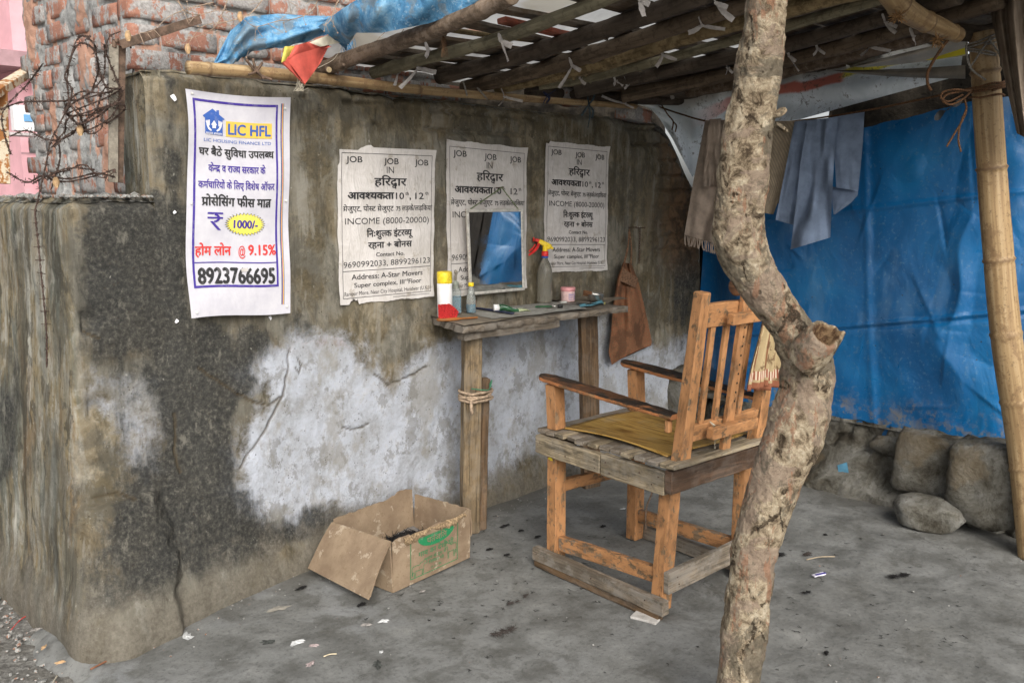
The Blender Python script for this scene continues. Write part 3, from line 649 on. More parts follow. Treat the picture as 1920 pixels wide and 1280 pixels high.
b = MB(); b.board((mbx[0]-.02, mbx[1]-.056, mbx[2]+.0), (mbx[0]+.06, mbx[1]-.056, mbx[2]+.0), .01, .07); b.build('display', M_mb_, mt)
b = MB(); b.board((mbx[0]-.16, mbx[1]+.06, mbx[2]-.16), (mbx[0]+.20, mbx[1]+.06, mbx[2]-.16), .24, .03); b.build('shelf_plate', plain('meter_plate', (.5, .46, .46), .7), mt)
b = MB(); b.tube(curve_pts([(mbx[0]+.06, mbx[1], mbx[2]-.05), (mbx[0]+.2, mbx[1]-.05, mbx[2]-.02), (mbx[0]+.26, mbx[1], mbx[2]+.2), (mbx[0]+.24, mbx[1], mbx[2]+.7)], 6), .012, 6); b.build('cable', M_mw, mt)
# ================================================================ ROOF, POSTS, TARPAULINS
def pole_mat(name, c, dark, rough=.85, sc=1.0, spot_c=None):
    t = NT(name, rough, .25); uv = t.n('ShaderNodeUVMap').outputs[0]
    q = t.n('ShaderNodeMapping'); t.L(uv, q.inputs[0]); q.inputs['Scale'].default_value = (3, 25, 1)
    p = t.pos(); a_ = t.noise(q.outputs[0], 1.0, 6, .65, .5); b_ = t.noise(p, 30*sc, 7, .72); l_ = t.noise(p, 4, 3, .5)
    c1 = t.ramp(a_, [(.3, tuple(x*dark for x in c)), (.52, c), (.75, tuple(x*1.3 for x in c))])
    c1 = t.mix(t.math('MULTIPLY', t.step(b_, .5, .66), .6), c1, tuple(x*dark*.8 for x in c))
    if spot_c: c1 = t.mix(t.math('MULTIPLY', t.step(b_, .48, .38), .7), c1, spot_c)
    c1 = t.mix(t.math('MULTIPLY', t.step(l_, .5, .62), .35), c1, tuple(x*.55 for x in c))
    t.col(c1); t.bump(t.math('ADD', a_, b_), .6, .006); return t.m
M_pgreen = pole_mat('green_grey_pole', (.235, .21, .14), .55)
M_pbrown = pole_mat('brown_pole', (.155, .115, .080), .45)
M_pdark = pole_mat('dark_pole', (.098, .076, .058), .5)
M_ptan = pole_mat('rough_tan_pole', (.26, .19, .10), .35, spot_c=(.30, .235, .125))
M_pbark = pole_mat('bark_pole', (.185, .135, .095), .5, spot_c=(.27, .21, .16))
M_plank = wood('roof_plank', (.115, .082, .055), .5, grey=.35); M_plred = wood('red_plank', (.36, .10, .06), .5, grey=.2)
t = NT('bamboo', .55, .4); uv = t.n('ShaderNodeUVMap').outputs[0]; q = t.n('ShaderNodeMapping'); t.L(uv, q.inputs[0]); q.inputs['Scale'].default_value = (2.5, 60, 1)
a_ = t.noise(q.outputs[0], 1, 4, .5); b_ = t.noise(t.pos(), 11, 7, .7, .3); f_ = t.noise(t.pos(), 70, 5, .75)
c = t.ramp(a_, [(.3, (.27, .175, .085)), (.55, (.37, .255, .13)), (.8, (.46, .34, .195))]); c = t.mix(t.math('MULTIPLY', t.step(b_, .52, .68), .65), c, (.20, .12, .06)); c = t.mix(t.math('MULTIPLY', t.step(f_, .60, .70), .5), c, (.10, .06, .035))
at = t.sep(t.attr('node')); c = t.mix(at[0], c, (.13, .075, .04))
t.col(c); t.bump(t.math('ADD', t.math('MULTIPLY', a_, .4), b_), .25, .004); M_bam = t.m
def pole(name, pts, r_, m, label, cat='pole', group=None, n=14, knots=2, taper=.9, seed=0, flat=1.0):
    P_ = curve_pts(pts, 10); L_ = len(P_); rg = random.Random(seed); f = fbm(np.array([p[:] for p in P_]), 5, 3, seed*3.1)
    rad = [r_*(1-(1-taper)*i/L_)*(1+.22*(f[i]-.5)) for i in range(L_)]
    for k in range(knots):
        i = rg.randrange(2, L_-2); rad[i] *= 1.13
    b = MB(); b.tube(P_, rad, n, wob=.035, flat=flat, rg=rg)
    for k in range(knots):
        i = rg.randrange(2, L_-2); d_ = Vector((rg.uniform(-1, 1), rg.uniform(-1, 1), -1)).normalized(); b.tube([P_[i]+d_*r_*.6, P_[i]+d_*(r_*1.25)], [r_*.35, r_*.22], 7)
    return tag(b.build(name, m, smooth=True), label, cat, group)
def bamboo(pts, r0, r1, label, nodes, seed=1, cat='bamboo pole', n=28, name='bamboo_pole', ngap=None):
    P_ = curve_pts(pts, 40); L_ = len(P_); cum = [0]
    for i in range(1, L_): cum.append(cum[-1]+(P_[i]-P_[i-1]).length)
    tot = cum[-1]; nd = [tot*k for k in nodes]; rad = []; at = []
    for s_ in cum:
        r_ = r0+(r1-r0)*s_/tot; dn = min(abs(s_-k) for k in nd); e = math.exp(-(dn/.007)**2); g_ = math.exp(-((dn-.012)/.006)**2)
        rad.append(r_*(1+.12*e-.035*g_)); at.append(min(1, .85*math.exp(-(dn/.005)**2)))
    b = MB(); b.tube(P_, rad, n, wob=.004); o = b.build(name, M_bam, smooth=True)
    ca = o.data.color_attributes.new('node', 'FLOAT_COLOR', 'POINT'); arr = np.ones((len(o.data.vertices), 4), np.float32)
    arr[:, 0] = np.repeat(at, n); ca.data.foreach_set('color', arr.ravel()); return tag(o, label, cat)
# bamboo purlin along the wall head
bamboo([WY(352, 127, -.10), WY(560, 143, -.10), WY(800, 170, -.10), WY(1000, 186, -.10), WY(1192, 200, -.10)], .0235, .0135, 'long straw-coloured bamboo rail lying along the top of the plaster wall, cut end at left', [.03, .20, .235, .40, .56, .70, .86], cat='bamboo rail', name='bamboo_rail')
# roof poles (each lies on the rising roof plane)
PG = 'roof poles rising from the wall head'
def rp(name, pp, r_, m, label, seed, **k): return pole(name, [RP(u, v, dz) for (u, v, dz) in pp], r_, m, label, group=PG, seed=seed, **k)
rp('roof_pole', [(570, 150, -.02), (640, 116, -.02), (740, 82, -.02), (830, 50, -.02), (920, 12, -.02), (960, -8, -.02)], .030, M_pbark, 'flaking bark pole along the left roof edge, just under the blue sheet', 1, knots=3)
rp('roof_pole', [(700, 137, 0), (790, 112, 0), (916, 79, 0), (1096, 14, 0), (1200, -30, 0)], .025, M_pgreen, 'smooth grey-green roof pole tied with white strips, second from the left edge', 2)
rp('roof_pole', [(822, 143, 0), (930, 118, 0), (1060, 80, 0), (1180, 40, 0), (1330, -12, 0)], .036, M_pdark, 'thick dark roof pole with a sawn end above the middle of the bamboo rail', 3, knots=1)
rp('roof_pole', [(868, 166, -.01), (980, 140, 0), (1097, 106, 0), (1266, 50, 0), (1400, 8, 0), (1500, -30, 0)], .034, M_pbrown, 'brown roof pole directly beside the thick dark pole, toward the tree', 4)
rp('roof_pole', [(930, 163, -.01), (1040, 140, 0), (1154, 112, 0), (1304, 64, 0), (1440, 28, 0), (1640, -25, 0)], .034, M_ptan, 'tan roof pole with rough speckled bark passing behind the crooked post', 5)
rp('roof_pole', [(1010, 160, -.02), (1097, 148, -.01), (1229, 116, 0), (1379, 75, 0), (1500, 42, 0), (1700, -15, 0)], .022, M_pgreen, 'thin knotty green-grey roof pole below the rough tan one', 6, knots=4)
rp('roof_pole', [(1080, 172, -.02), (1200, 145, 0), (1380, 105, 0), (1500, 78, 0), (1690, 25, 0), (1800, -8, 0)], .034, M_pdark, 'dark weathered roof pole under the thin knotty one', 7)
rp('roof_pole', [(1165, 180, -.02), (1270, 160, 0), (1380, 136, 0), (1500, 108, 0), (1700, 55, 0), (1880, 0, 0)], .036, M_pbrown, 'dark brown split roof pole above the white banner', 8, knots=3)
rp('roof_pole', [(1290, 172, .02), (1420, 150, 0), (1500, 128, 0), (1640, 92, 0), (1800, 55, 0)], .032, M_pbark, 'reddish brown roof pole, the lowest one right of the crooked post', 9)
pole('ridge_pole', [WY(990, 172, -.02), WY(1100, 180, -.03), WY(1200, 186, -.05), WY(1276, 190, -.06)], .030, M_pdark, 'blackened log end on the wall head above the loose brick', 'log', seed=11, knots=0)
pole('roof_stick', [RP(800, 50, .05), RP(905, 65, .05), RP(1010, 78, .06), RP(1200, 105, .05)], .010, M_ptan, 'thin straight stick laid across the roof poles', 'stick', seed=12, knots=0)
# cross planks over the poles
def roofpt(x, y, dz): return Vector((x, y, RZ-RK*y+dz))
PL = [(-.03, 2.0, 4.9, .13, 0), (-.20, 2.1, 3.4, .07, 0), (-.21, 3.5, 4.9, .10, 0), (-.40, 1.95, 3.6, .12, 0), (-.42, 3.62, 4.8, .09, 0), (-.60, 2.3, 3.3, .06, 0), (-.64, 3.3, 4.9, .15, 0), (-.83, 2.35, 3.0, .05, 0), (-.86, 3.0, 4.85, .11, 0), (-1.08, 2.1, 3.7, .13, 0), (-1.10, 3.75, 4.9, .12, 0), (-1.42, 2.2, 4.6, .12, 0), (-1.75, 2.3, 4.7, .14, 0), (-2.1, 2.3, 4.7, .12, 0), (-.12, 3.6, 4.9, .09, 0), (-.30, 3.7, 4.9, .10, 0), (-.52, 3.7, 4.9, .12, 0), (-.75, 3.9, 4.8, .10, 0), (-.97, 3.8, 4.8, .10, 0), (-1.20, 2.9, 4.7, .10, 0), (-1.30, 2.3, 4.6, .09, 0), (-1.54, 2.5, 4.7, .11, 0), (-1.65, 2.9, 4.7, .08, 0), (-1.88, 2.3, 4.7, .12, 0), (-2.0, 2.3, 4.7, .09, 0)]
for i, (y, x0, x1, w_, k) in enumerate(PL):
    x0 = max(x0, 2.30); b = MB(); tl = rnd.uniform(-.05, .05); b.board(roofpt(x0, y+tl, .048), roofpt(x1, y-tl, .052), w_, .018, up=(0, RK, 1), seg=6, jit=.002)
    tag(b.build('roof_plank', M_plank), 'dark weathered plank laid crosswise above the roof poles', 'plank', 'planks across the roof poles')
b = MB(); b.board(RP(940, 38, .045), RP(1080, 70, .045), .045, .02, up=(0, RK, 1), seg=4, jit=.001); tag(b.build('roof_plank', M_plred), 'short plank with worn red paint lying across the roof poles', 'plank')
# roof skin: printed banner sheeting, light comes through it
t = NT('banner_sheet', .45, .35); p = t.pos(); n_ = t.noise(p, 3, 6, .6, .6); g_ = t.noise(t.pos((1, 1, 1), (4, 2, 2)), 1.9, 3, .5)
c = t.ramp(n_, [(.3, (.42, .43, .42)), (.6, (.66, .67, .66))]); sp = t.vor(t.pos((1, 1, 1), (.4, .2, 0)), 2.3, 'F1')
c = t.mix(t.math('MULTIPLY', t.step(sp, .16, .05), .7), c, (.75, .34, .16)); c = t.mix(t.math('MULTIPLY', t.step(g_, .62, .7), .5), c, (.42, .36, .24))
t.col(c); t.bump(n_, .4, .03)
tr = t.n('ShaderNodeBsdfTranslucent'); t.L(c, tr.inputs[0]); mx = t.n('ShaderNodeMixShader'); mx.inputs[0].default_value = .5; t.L(t.b.outputs[0], mx.inputs[1]); t.L(tr.outputs[0], mx.inputs[2]); t.L(mx.outputs[0], t.out.inputs[0]); M_sheet = t.m
def rf(u, v):
    x = 2.22+2.72*u; y = .28-2.95*v; x += .26*sst(0, 1, v)*(1-u)*0
    p_ = np.array([[x, y, 0]]); return (x, y, RZ-RK*y+.085+.05*(float(fbm(p_, 2.2, 3)[0])-.5)+.018*(float(fbm(p_, 9, 3)[0])-.5))
b = MB(); b.grid(rf, 70, 60); tag(b.build('roof_sheet', M_sheet, smooth=True), 'white printed plastic sheeting laid over the roof planks', 'roof sheet')
# edge log ahead of the frame and far side pole so the sheet is carried
pole('edge_pole', [roofpt(2.3, -2.45, -.01), roofpt(3.6, -2.48, -.01), roofpt(5.0, -2.45, -.01)], .03, M_pbrown, 'brown pole carrying the outer edge of the roof', 'pole', seed=14)

# ---- crooked tree-trunk post
t = NT('peeled_bark', .9, .2); p = t.pos(); a_ = t.noise(p, 7, 8, .68, .6); b_ = t.noise(p, 28, 8, .74, .4); f_ = t.noise(p, 110, 6, .75); zz = t.pos((1, 1, .35), (3, 1, 2)); s_ = t.noise(zz, 16, 7, .7, .5)
c = t.ramp(b_, [(.28, (.085, .060, .038)), (.40, (.21, .16, .105)), (.50, (.37, .295, .20)), (.60, (.49, .405, .285)), (.74, (.62, .54, .405))])
c = t.mix(t.math('MULTIPLY', t.step(a_, .50, .57), .75), c, (.335, .255, .195)); c = t.mix(t.math('MULTIPLY', t.step(s_, .60, .64), .7), c, (.36, .19, .115))
c = t.mix(t.math('MULTIPLY', t.step(t.noise(t.pos((1, 1, 1), (5, 5, 1)), 5, 8, .75, .5), .52, .60), .75), c, (.155, .135, .10)); pit = t.vor(t.pos((1, 1, .6)), 30); pm = t.math('MULTIPLY', t.step(pit, .17, .07), t.step(t.noise(p, 9, 3), .5, .58))
c = t.mix(t.math('MULTIPLY', pm, .85), c, (.045, .030, .018)); c = t.mix(t.math('MULTIPLY', t.step(f_, .60, .72), .4), c, (.09, .065, .04))
cr = t.vor(t.pos((1.6, 1.6, .8), (1, 1, 1)), 5.5, 'DISTANCE_TO_EDGE'); crn = t.math('ABSOLUTE', t.math('ADD', cr, t.math('MULTIPLY', t.math('SUBTRACT', b_, .5), .22))); cm = t.math('MULTIPLY', t.step(crn, .022, .004), t.step(a_, .50, .42)); c = t.mix(t.math('MULTIPLY', cm, .85), c, (.06, .04, .025))
ho = t.sep(t.attr('hollow')); c = t.mix(ho[0], c, t.mix(t.step(b_, .4, .6), (.10, .055, .03), (.30, .20, .11)))
t.col(c); h = t.math('SUBTRACT', t.math('ADD', t.math('MULTIPLY', a_, .8), t.math('MULTIPLY', b_, .7)), t.math('ADD', t.math('MULTIPLY', pm, .5), t.math('MULTIPLY', cm, .6))); t.bump(t.math('ADD', h, t.math('MULTIPLY', f_, .35)), 1.0, .018); M_bark = t.m
TR = [(-200, 1412, 1486), (-120, 1407, 1485), (-40, 1402, 1483), (0, 1400, 1480), (60, 1393, 1476), (130, 1378, 1466), (200, 1365, 1456), (260, 1352, 1450), (330, 1343, 1443), (400, 1336, 1430), (440, 1336, 1432), (480, 1345, 1448), (520, 1366, 1468), (560, 1393, 1490), (600, 1425, 1520), (640, 1450, 1552), (680, 1463, 1566), (720, 1460, 1568), (780, 1443, 1556), (840, 1422, 1538), (900, 1405, 1508), (960, 1388, 1486), (1040, 1368, 1457), (1120, 1358, 1442), (1200, 1350, 1434), (1280, 1342, 1427), (1380, 1332, 1420), (1500, 1320, 1412)]
FT = 2.50
cen = []; rad = []
for (v, a, b_) in TR:
    dv = .10*math.sin((v-100)/330.0); f = FT+dv*.6; c_ = D((a+b_)/2, v, f); e = D(b_, v, f); cen.append(c_); rad.append((e-c_).length)
zs = [c_[2] for c_ in cen]; Zt = np.linspace(zs[0], min(zs[-1], -.02), 620); cen = np.array([c_[:] for c_ in cen]); o_ = np.argsort(cen[:, 2])
def smooth_interp(zq, zk, vk):
    v_ = np.interp(zq, zk, vk); k = 15; ker = np.hanning(k); ker /= ker.sum(); return np.convolve(np.pad(v_, k//2, mode='edge'), ker, 'valid')
cx_ = smooth_interp(Zt, cen[o_, 2], cen[o_, 0]); cy_ = smooth_interp(Zt, cen[o_, 2], cen[o_, 1]); rr_ = smooth_interp(Zt, cen[o_, 2], np.array(rad)[o_])-.004
NA = 150; A = np.linspace(0, 2*math.pi, NA+1)[:-1]
Zg, Ag = np.meshgrid(Zt, A, indexing='ij'); dx = np.cos(Ag); dy = np.sin(Ag)
sl_ = np.gradient(cx_, Zt)*math.sin(HEAD)-np.gradient(cy_, Zt)*math.cos(HEAD); rgt = np.array([math.sin(HEAD), -math.cos(HEAD)]); fw = np.array([math.cos(HEAD), math.sin(HEAD)])
pr = dx*rgt[0]+dy*rgt[1]; pf = dx*fw[0]+dy*fw[1]
Rr = rr_[:, None]; th = np.cos(np.arctan(sl_))[:, None]
P0x = cx_[:, None]+Rr*(pr*rgt[0]+pf*fw[0]*th); P0y = cy_[:, None]+Rr*(pr*rgt[1]+pf*fw[1]*th)
P3 = np.stack([P0x.ravel(), P0y.ravel(), Zg.ravel()], 1); sh = Zg.shape
nb = fbm(P3, 7, 4, 1).reshape(sh); nm = fbm(P3, 26, 4, 2).reshape(sh); nf = fbm(P3*np.array([1, 1, .6]), 80, 3, 3).reshape(sh)
pl_ = sst(.52, .56, fbm(P3*np.array([1, 1, .7]), 15, 4, 9).reshape(sh))
dis = .018*(nb-.5)+.012*(nm-.5)+.005*(nf-.5)+.0035*pl_
hol = np.zeros(sh)
for (u, v, r_, dp) in ((1395, 830+160, .016, .008), (1470, 955, .022, .012), (1420, 1040, .014, .010), (1385, 505, .026, -.010), (1352, 470, .03, -.012), (1500, 720, .012, .006)):
    q = D(u, v, FT-.07); dd_ = np.sqrt((P0x-q[0])**2+(P0y-q[1])**2+(Zg-q[2])**2); e = np.exp(-(dd_/r_)**2); dis = dis-dp*e
    ring = np.exp(-((dd_-r_*1.25)/(r_*.4))**2); dis = dis+.004*ring
    if dp > 0: hol = np.maximum(hol, e*.8)
# long dark seam on the right of the lower bend
for k_ in range(len(Zt)):
    pass
TX_ = P0x+dx*dis; TY_ = P0y+dy*dis
def closed(a): return np.concatenate([a, a[:, :1]], 1)
trunk = thing('tree_post', (cx_[-1], cy_[-1], 0), 'crooked pale tree-trunk post with flaking bark standing in the foreground', 'tree trunk')
grid_obj('trunk', closed(TX_), closed(TY_), closed(Zg), M_bark, {'hollow': (closed(hol), closed(hol*0), closed(hol*0))}, trunk)
# cut branch stub with a rolled collar
q0 = D(1513, 668, FT-.01); q1 = D(1552, 622, FT-.075); ax = (q1-q0).normalized(); qt = Vector((0, 0, 1)).rotation_difference(ax)
prof = [(.060, -.02), (.064, .012), (.061, .035), (.056, .055), (.053, .068), (.050, .076), (.044, .080), (.036, .077), (.031, .066), (.027, .052), (.020, .044), (.010, .040), (.001, .038)]
NS = 56; vs = []; hv = []
for i, (r_, z_) in enumerate(prof):
    for j in range(NS):
        a = 2*math.pi*j/NS; p_ = np.array([[math.cos(a)*2+5, math.sin(a)*2, z_*25]]); k = 1+.34*(float(fbm(p_, .9, 4, 3)[0])-.5)+.10*math.sin(2*a+1); zz = z_+.022*(float(fbm(p_, 1.3, 3, 8)[0])-.5)*(i > 1)+(.020*math.exp(-((a-5.6)/.35)**2) if 3 < i < 8 else 0)
        vs.append(q0+qt@Vector((math.cos(a)*r_*k, math.sin(a)*r_*k, zz+.018))); hv.append(1.0 if i > 6 else 0)
n = len(prof); fs = [[i*NS+j, i*NS+(j+1) % NS, (i+1)*NS+(j+1) % NS, (i+1)*NS+j] for i in range(n-1) for j in range(NS)]+[[(n-1)*NS+j for j in range(NS)]]
b = MB(); b.add(vs, fs); st = b.build('branch_stub', M_bark, trunk, smooth=True); st['label'] = 'cut branch stub with a hollow collar'
ca = st.data.color_attributes.new('hollow', 'FLOAT_COLOR', 'POINT'); arr = np.ones((len(vs), 4), np.float32); arr[:, 0] = hv; ca.data.foreach_set('color', arr.ravel())
b = MB(); q = D(1452, 215+5, FT-.03); b.board(q, q+Vector((.03, -.01, .022)), .03, .012, seg=3, jit=.003); q = D(1455, 232, FT-.02); b.board(q, q+Vector((.022, -.02, -.02)), .022, .010, seg=2, jit=.003); b.build('bark_chip', M_bark, trunk)

# ---- leaning bamboo post at right, bent bamboo, lashings
bamboo([G(1942, 1046), D(1919, 840, 3.86), D(1888, 640, 3.86), D(1869, 440, 3.86), D(1857, 280, 3.86), D(1843, 60, 3.86)], .068, .054, 'thick leaning bamboo post at the right, in front of the blue tarpaulin', [.17, .305, .44, .585, .755, .93], cat='bamboo post', name='bamboo_post')
bamboo([D(1640, -60, 3.3), D(1684, 6, 3.4), D(1722, 34, 3.5), D(1760, 50, 3.6), D(1796, 66, 3.7)], .048, .030, 'short bent bamboo piece lashed under the roof, ending beside the bamboo post', [.30, .62, .93], n=20)
pole('cross_log', [D(1790, 60, 3.85), D(1850, 62, 3.9), D(1935, 30, 3.9)], .035, M_pdark, 'dark log crossing behind the head of the bamboo post', 'log', seed=21, knots=0)
M_rope = plain('brown_rope', (.13, .065, .030), .95, .4, 200, bump=.6); M_wire = plain('grey_wire', (.28, .26, .23), .6, .3, 150, metal=.3, bump=.4)
M_string = plain('pale_string', (.42, .38, .30), .9, .2, 200)
def rope(name, paths, r_, m, label, cat='rope', n=6):
    b = MB()
    for P_ in paths: b.tube(curve_pts(P_, 8), r_, n, wob=.12)
    return tag(b.build(name, m, smooth=True), label, cat)
def coil(cu, cv, f, ru, rv, turns, jit, k=9, tilt=0.0):
    pts = []; n = int(turns*k)
    for i in range(n+1):
        a = 2*math.pi*i/k; u = cu+ru*math.cos(a)+rnd.uniform(-jit, jit); v = cv+rv*math.sin(a)+tilt*math.cos(a)+rnd.uniform(-jit, jit)*.6; pts.append(D(u, v, f-.075*math.sin(a+math.pi)*0-.07*math.sin(-a)*1.0))
    return pts
def wrap(cu, cv, f, ru, tilt, turns, rise, k=10, fr=.075):
    """a rope round an upright post: depth swings round it"""
    pts = []
    for i in range(int(turns*k)+1):
        a = 2*math.pi*i/k; pts.append(D(cu+ru*math.cos(a), cv+tilt*math.cos(a)+rise*i/k+rnd.uniform(-1.5, 1.5), f-fr*math.sin(a)))
    return pts
rope('wire_lashing', [wrap(1842, 72, 3.86, 31, -10, 2.2, 7), wrap(1843, 95, 3.86, 31, 6, 1.5, 4), [D(1813, 78, 3.77), D(1812, 100, 3.76), D(1822, 130, 3.77), D(1848, 150, 3.78)], [D(1858, 68, 3.77), D(1840, 95, 3.77), D(1818, 128, 3.77)], [D(1855, 75, 3.77), D(1872, 98, 3.8), D(1880, 118, 3.8)]], .0042, M_wire, 'grey twisted wire lashed round the head of the bamboo post', 'wire')
rope('rope_lashing', [wrap(1851, 158, 3.86, 33, -6, 3.2, 4), wrap(1850, 180, 3.86, 33, -3, 1.0, 2), [D(1822, 168, 3.78), D(1800, 172, 3.74), D(1775, 178, 3.73), D(1768, 190, 3.72), D(1785, 196, 3.72), D(1808, 184, 3.72), D(1820, 172, 3.76)], [D(1820, 172, 3.76), D(1795, 168, 3.72), D(1770, 172, 3.72), D(1764, 184, 3.72), D(1780, 190, 3.72), D(1805, 178, 3.75)], [D(1808, 184, 3.75), D(1812, 205, 3.74), D(1805, 225, 3.74), D(1790, 250, 3.74), D(1775, 275, 3.74)], [D(1812, 205, 3.74), D(1800, 235, 3.74), D(1797, 262, 3.74), D(1802, 285, 3.74)]], .0042, M_rope, 'brown jute rope knotted round the bamboo post, loose ends hanging')
rope('dangling_cord', [[D(1782, 70, 3.68), D(1770, 85, 3.66), D(1748, 118, 3.66), D(1739, 140, 3.66), D(1740, 160, 3.66), D(1746, 170, 3.66)]], .006, M_rope, 'single brown cord dangling left of the bamboo post head', 'cord')
M_ff = plain('frayed_fibre', (.28, .16, .07), .95, .4, 90, bump=.7)
for q_, lb in ((D(1684, 30, 3.36), 'frayed brown fibre lashing at the upper end of the bent bamboo'), (D(1757, 74, 3.52), 'frayed brown fibre lashing at the lower end of the bent bamboo')):
    b = MB()
    for k in range(26): d_ = Vector((rnd.gauss(0, 1), rnd.gauss(0, 1), rnd.gauss(-.4, .8))).normalized()*rnd.uniform(.02, .042); b.tube([q_-d_*.3, q_+d_*.5, q_+d_], [.004, .003, .0012], 4)
    tag(b.build('fibre_lashing', M_ff), lb, 'lashing')
# clothes line and its frayed ends at the wall
rope('clothes_line', [[WX(1215, 193, 4.62), WX(1270, 212, 4.48), WX(1330, 228, 4.36), WX(1420, 231, 4.36), WX(1500, 226, 4.36), WX(1620, 208, 4.36), WX(1720, 188, 4.34), WX(1840, 162, 4.30)]], .005, M_rope, 'brown twisted clothes line stretched from the wall head to the bamboo post', 'line')
rope('frayed_string', [[WX(1240, 196, 4.5), WX(1252, 215, 4.5), WX(1262, 228, 4.5), WX(1260, 244, 4.5)], [WX(1262, 228, 4.5), WX(1268, 236, 4.5), WX(1266, 248, 4.5)]], .004, M_rope, 'loose brown string hanging from the clothes line knot above the loose brick', 'string')

# ---- blue tarpaulin wall
t = NT('blue_tarpaulin', .34, .5); p = t.pos(); a_ = t.noise(p, 2.5, 4, .5, .3); b_ = t.noise(p, 9, 6, .6, .8); f_ = t.noise(p, 50, 6, .7)
c = t.ramp(a_, [(.2, (.002, .075, .215)), (.55, (.003, .108, .295)), (.85, (.008, .145, .355))]); c = t.mix(t.math('MULTIPLY', t.step(f_, .60, .72), .4), c, (.10, .20, .30))
sz = t.n('ShaderNodeSeparateXYZ'); t.L(p, sz.inputs[0]); dm = t.math('MULTIPLY', t.step(t.math('SUBTRACT', sz.outputs[2], t.math('MULTIPLY', b_, .25)), .42, .18), t.step(t.noise(p, 14, 7, .75), .46, .56)); c = t.mix(t.math('MULTIPLY', dm, .85), c, (.19, .165, .125))
pt = t.vor(t.pos((1, 1, 1), (1, 7, 2)), 11); c = t.mix(t.math('MULTIPLY', t.step(pt, .055, .035), .8), c, (.02, .03, .04))
dl = t.step(t.noise(t.pos((1, 1, .4), (6, 1, 1)), 4, 5, .6), .54, .68); c = t.mix(t.math('MULTIPLY', dl, .12), c, (.22, .33, .42))
t.col(c); t.rgh(t.ramp(b_, [(.2, .27), (.8, .50)])); t.b.inputs['Coat Weight'].default_value = .25; t.b.inputs['Coat Roughness'].default_value = .25
wr = t.noise(t.pos((1, 1.2, .7)), 3.5, 4, .5, 1.2); t.bump(t.math('ADD', wr, t.math('MULTIPLY', b_, .25)), .28, .03); M_tarp = t.m
def tarp_x(y, z):
    P_ = np.stack([y.ravel()*0, y.ravel(), z.ravel()], 1); f = lambda s_, o, k=4: fbm(P_*np.array([1, 1, .8]), s_, k, o).reshape(y.shape)
    rid = lambda s_, o: 1-np.abs(2*f(s_, o, 3)-1)
    x = 4.74-.06*(f(1.5, 1)-.5)-.030*np.maximum(rid(1.4, 5)-.80, 0)/.20*sst(.5,.62,f(1.1,31))+.008*(f(4, 2, 2)-.5)
    rc = np.random.RandomState(12)
    for k in range(46):
        cy_, cz_ = rc.uniform(-2.0, 0), rc.uniform(.25, 1.9); a_ = rc.choice([0, .5, 1.57, 1.2, -.9, 2.0])+rc.normal()*.25; L_ = rc.uniform(.05, .22); dy_, dz_ = y-cy_, z-cz_
        u_ = dy_*math.cos(a_)+dz_*math.sin(a_); v_ = -dy_*math.sin(a_)+dz_*math.cos(a_); w_ = np.exp(-(u_/L_)**4); am = rc.uniform(.003, .011)*rc.choice([-1, 1]); wd_ = rc.uniform(.012, .05)
        x = x+am*w_*np.where(v_ > 0, np.exp(-v_/wd_), np.exp(v_/(wd_*.25)))
    yc = -1.03-.09*(z-.3); x = x-.005*np.exp(-((y-(-1.235-.10*(.85-z)))/.018)**2)+.004*np.exp(-((y-(-1.27-.10*(.85-z)))/.03)**2)
    zc = .85-.185*(y+1.05)*1.0; x = x-.010*np.exp(-((z-zc)/.010)**2)+.010*np.exp(-((z-zc+.02)/.012)**2)
    x = x-.008*np.exp(-((z-(1.50-.12*(y+1.3)))/.012)**2)
    x = x+.05*sst(-1.85, -2.02, y)+.25*sst(-.50, -.06, y)
    return x
Y_, T_ = np.meshgrid(np.linspace(-.035, -2.03, 260), np.linspace(0, 1, 220)); P_ = np.stack([Y_.ravel(), 0*Y_.ravel(), 0*Y_.ravel()], 1)
zb = .20+.10*sst(-.5, -1.9, Y_)+.05*(fbm(P_, 9, 4, 2).reshape(Y_.shape)-.5)*2; zt = np.interp(-Y_, [-.1, .9, 1.13, 1.69, 2.1], [1.80, 1.86, 1.905, 2.0, 2.03])+.02*(fbm(P_, 12, 3, 5).reshape(Y_.shape)-.5)
Zq = zb+(zt-zb)*T_; tarp = thing('blue_tarpaulin', (4.74, -1.0, .2), 'large creased blue tarpaulin hung as the end wall, torn at its lower edge', 'tarpaulin')
grid_obj('sheet', tarp_x(Y_, Zq), Y_, Zq, M_tarp, None, tarp)
c4 = np.zeros(0)
# torn tag at its upper edge
b = MB(); b.grid(lambda u, v: WX(1752+52*u, 222-34*u+(6+10*math.sin(u*9))*(v-.5)*(1.2-u*.5), 4.66+.02*math.sin(u*7)), 10, 3); b.build('torn_flap', plain('torn_tarp', (.05, .055, .06), .6), tarp, smooth=True)
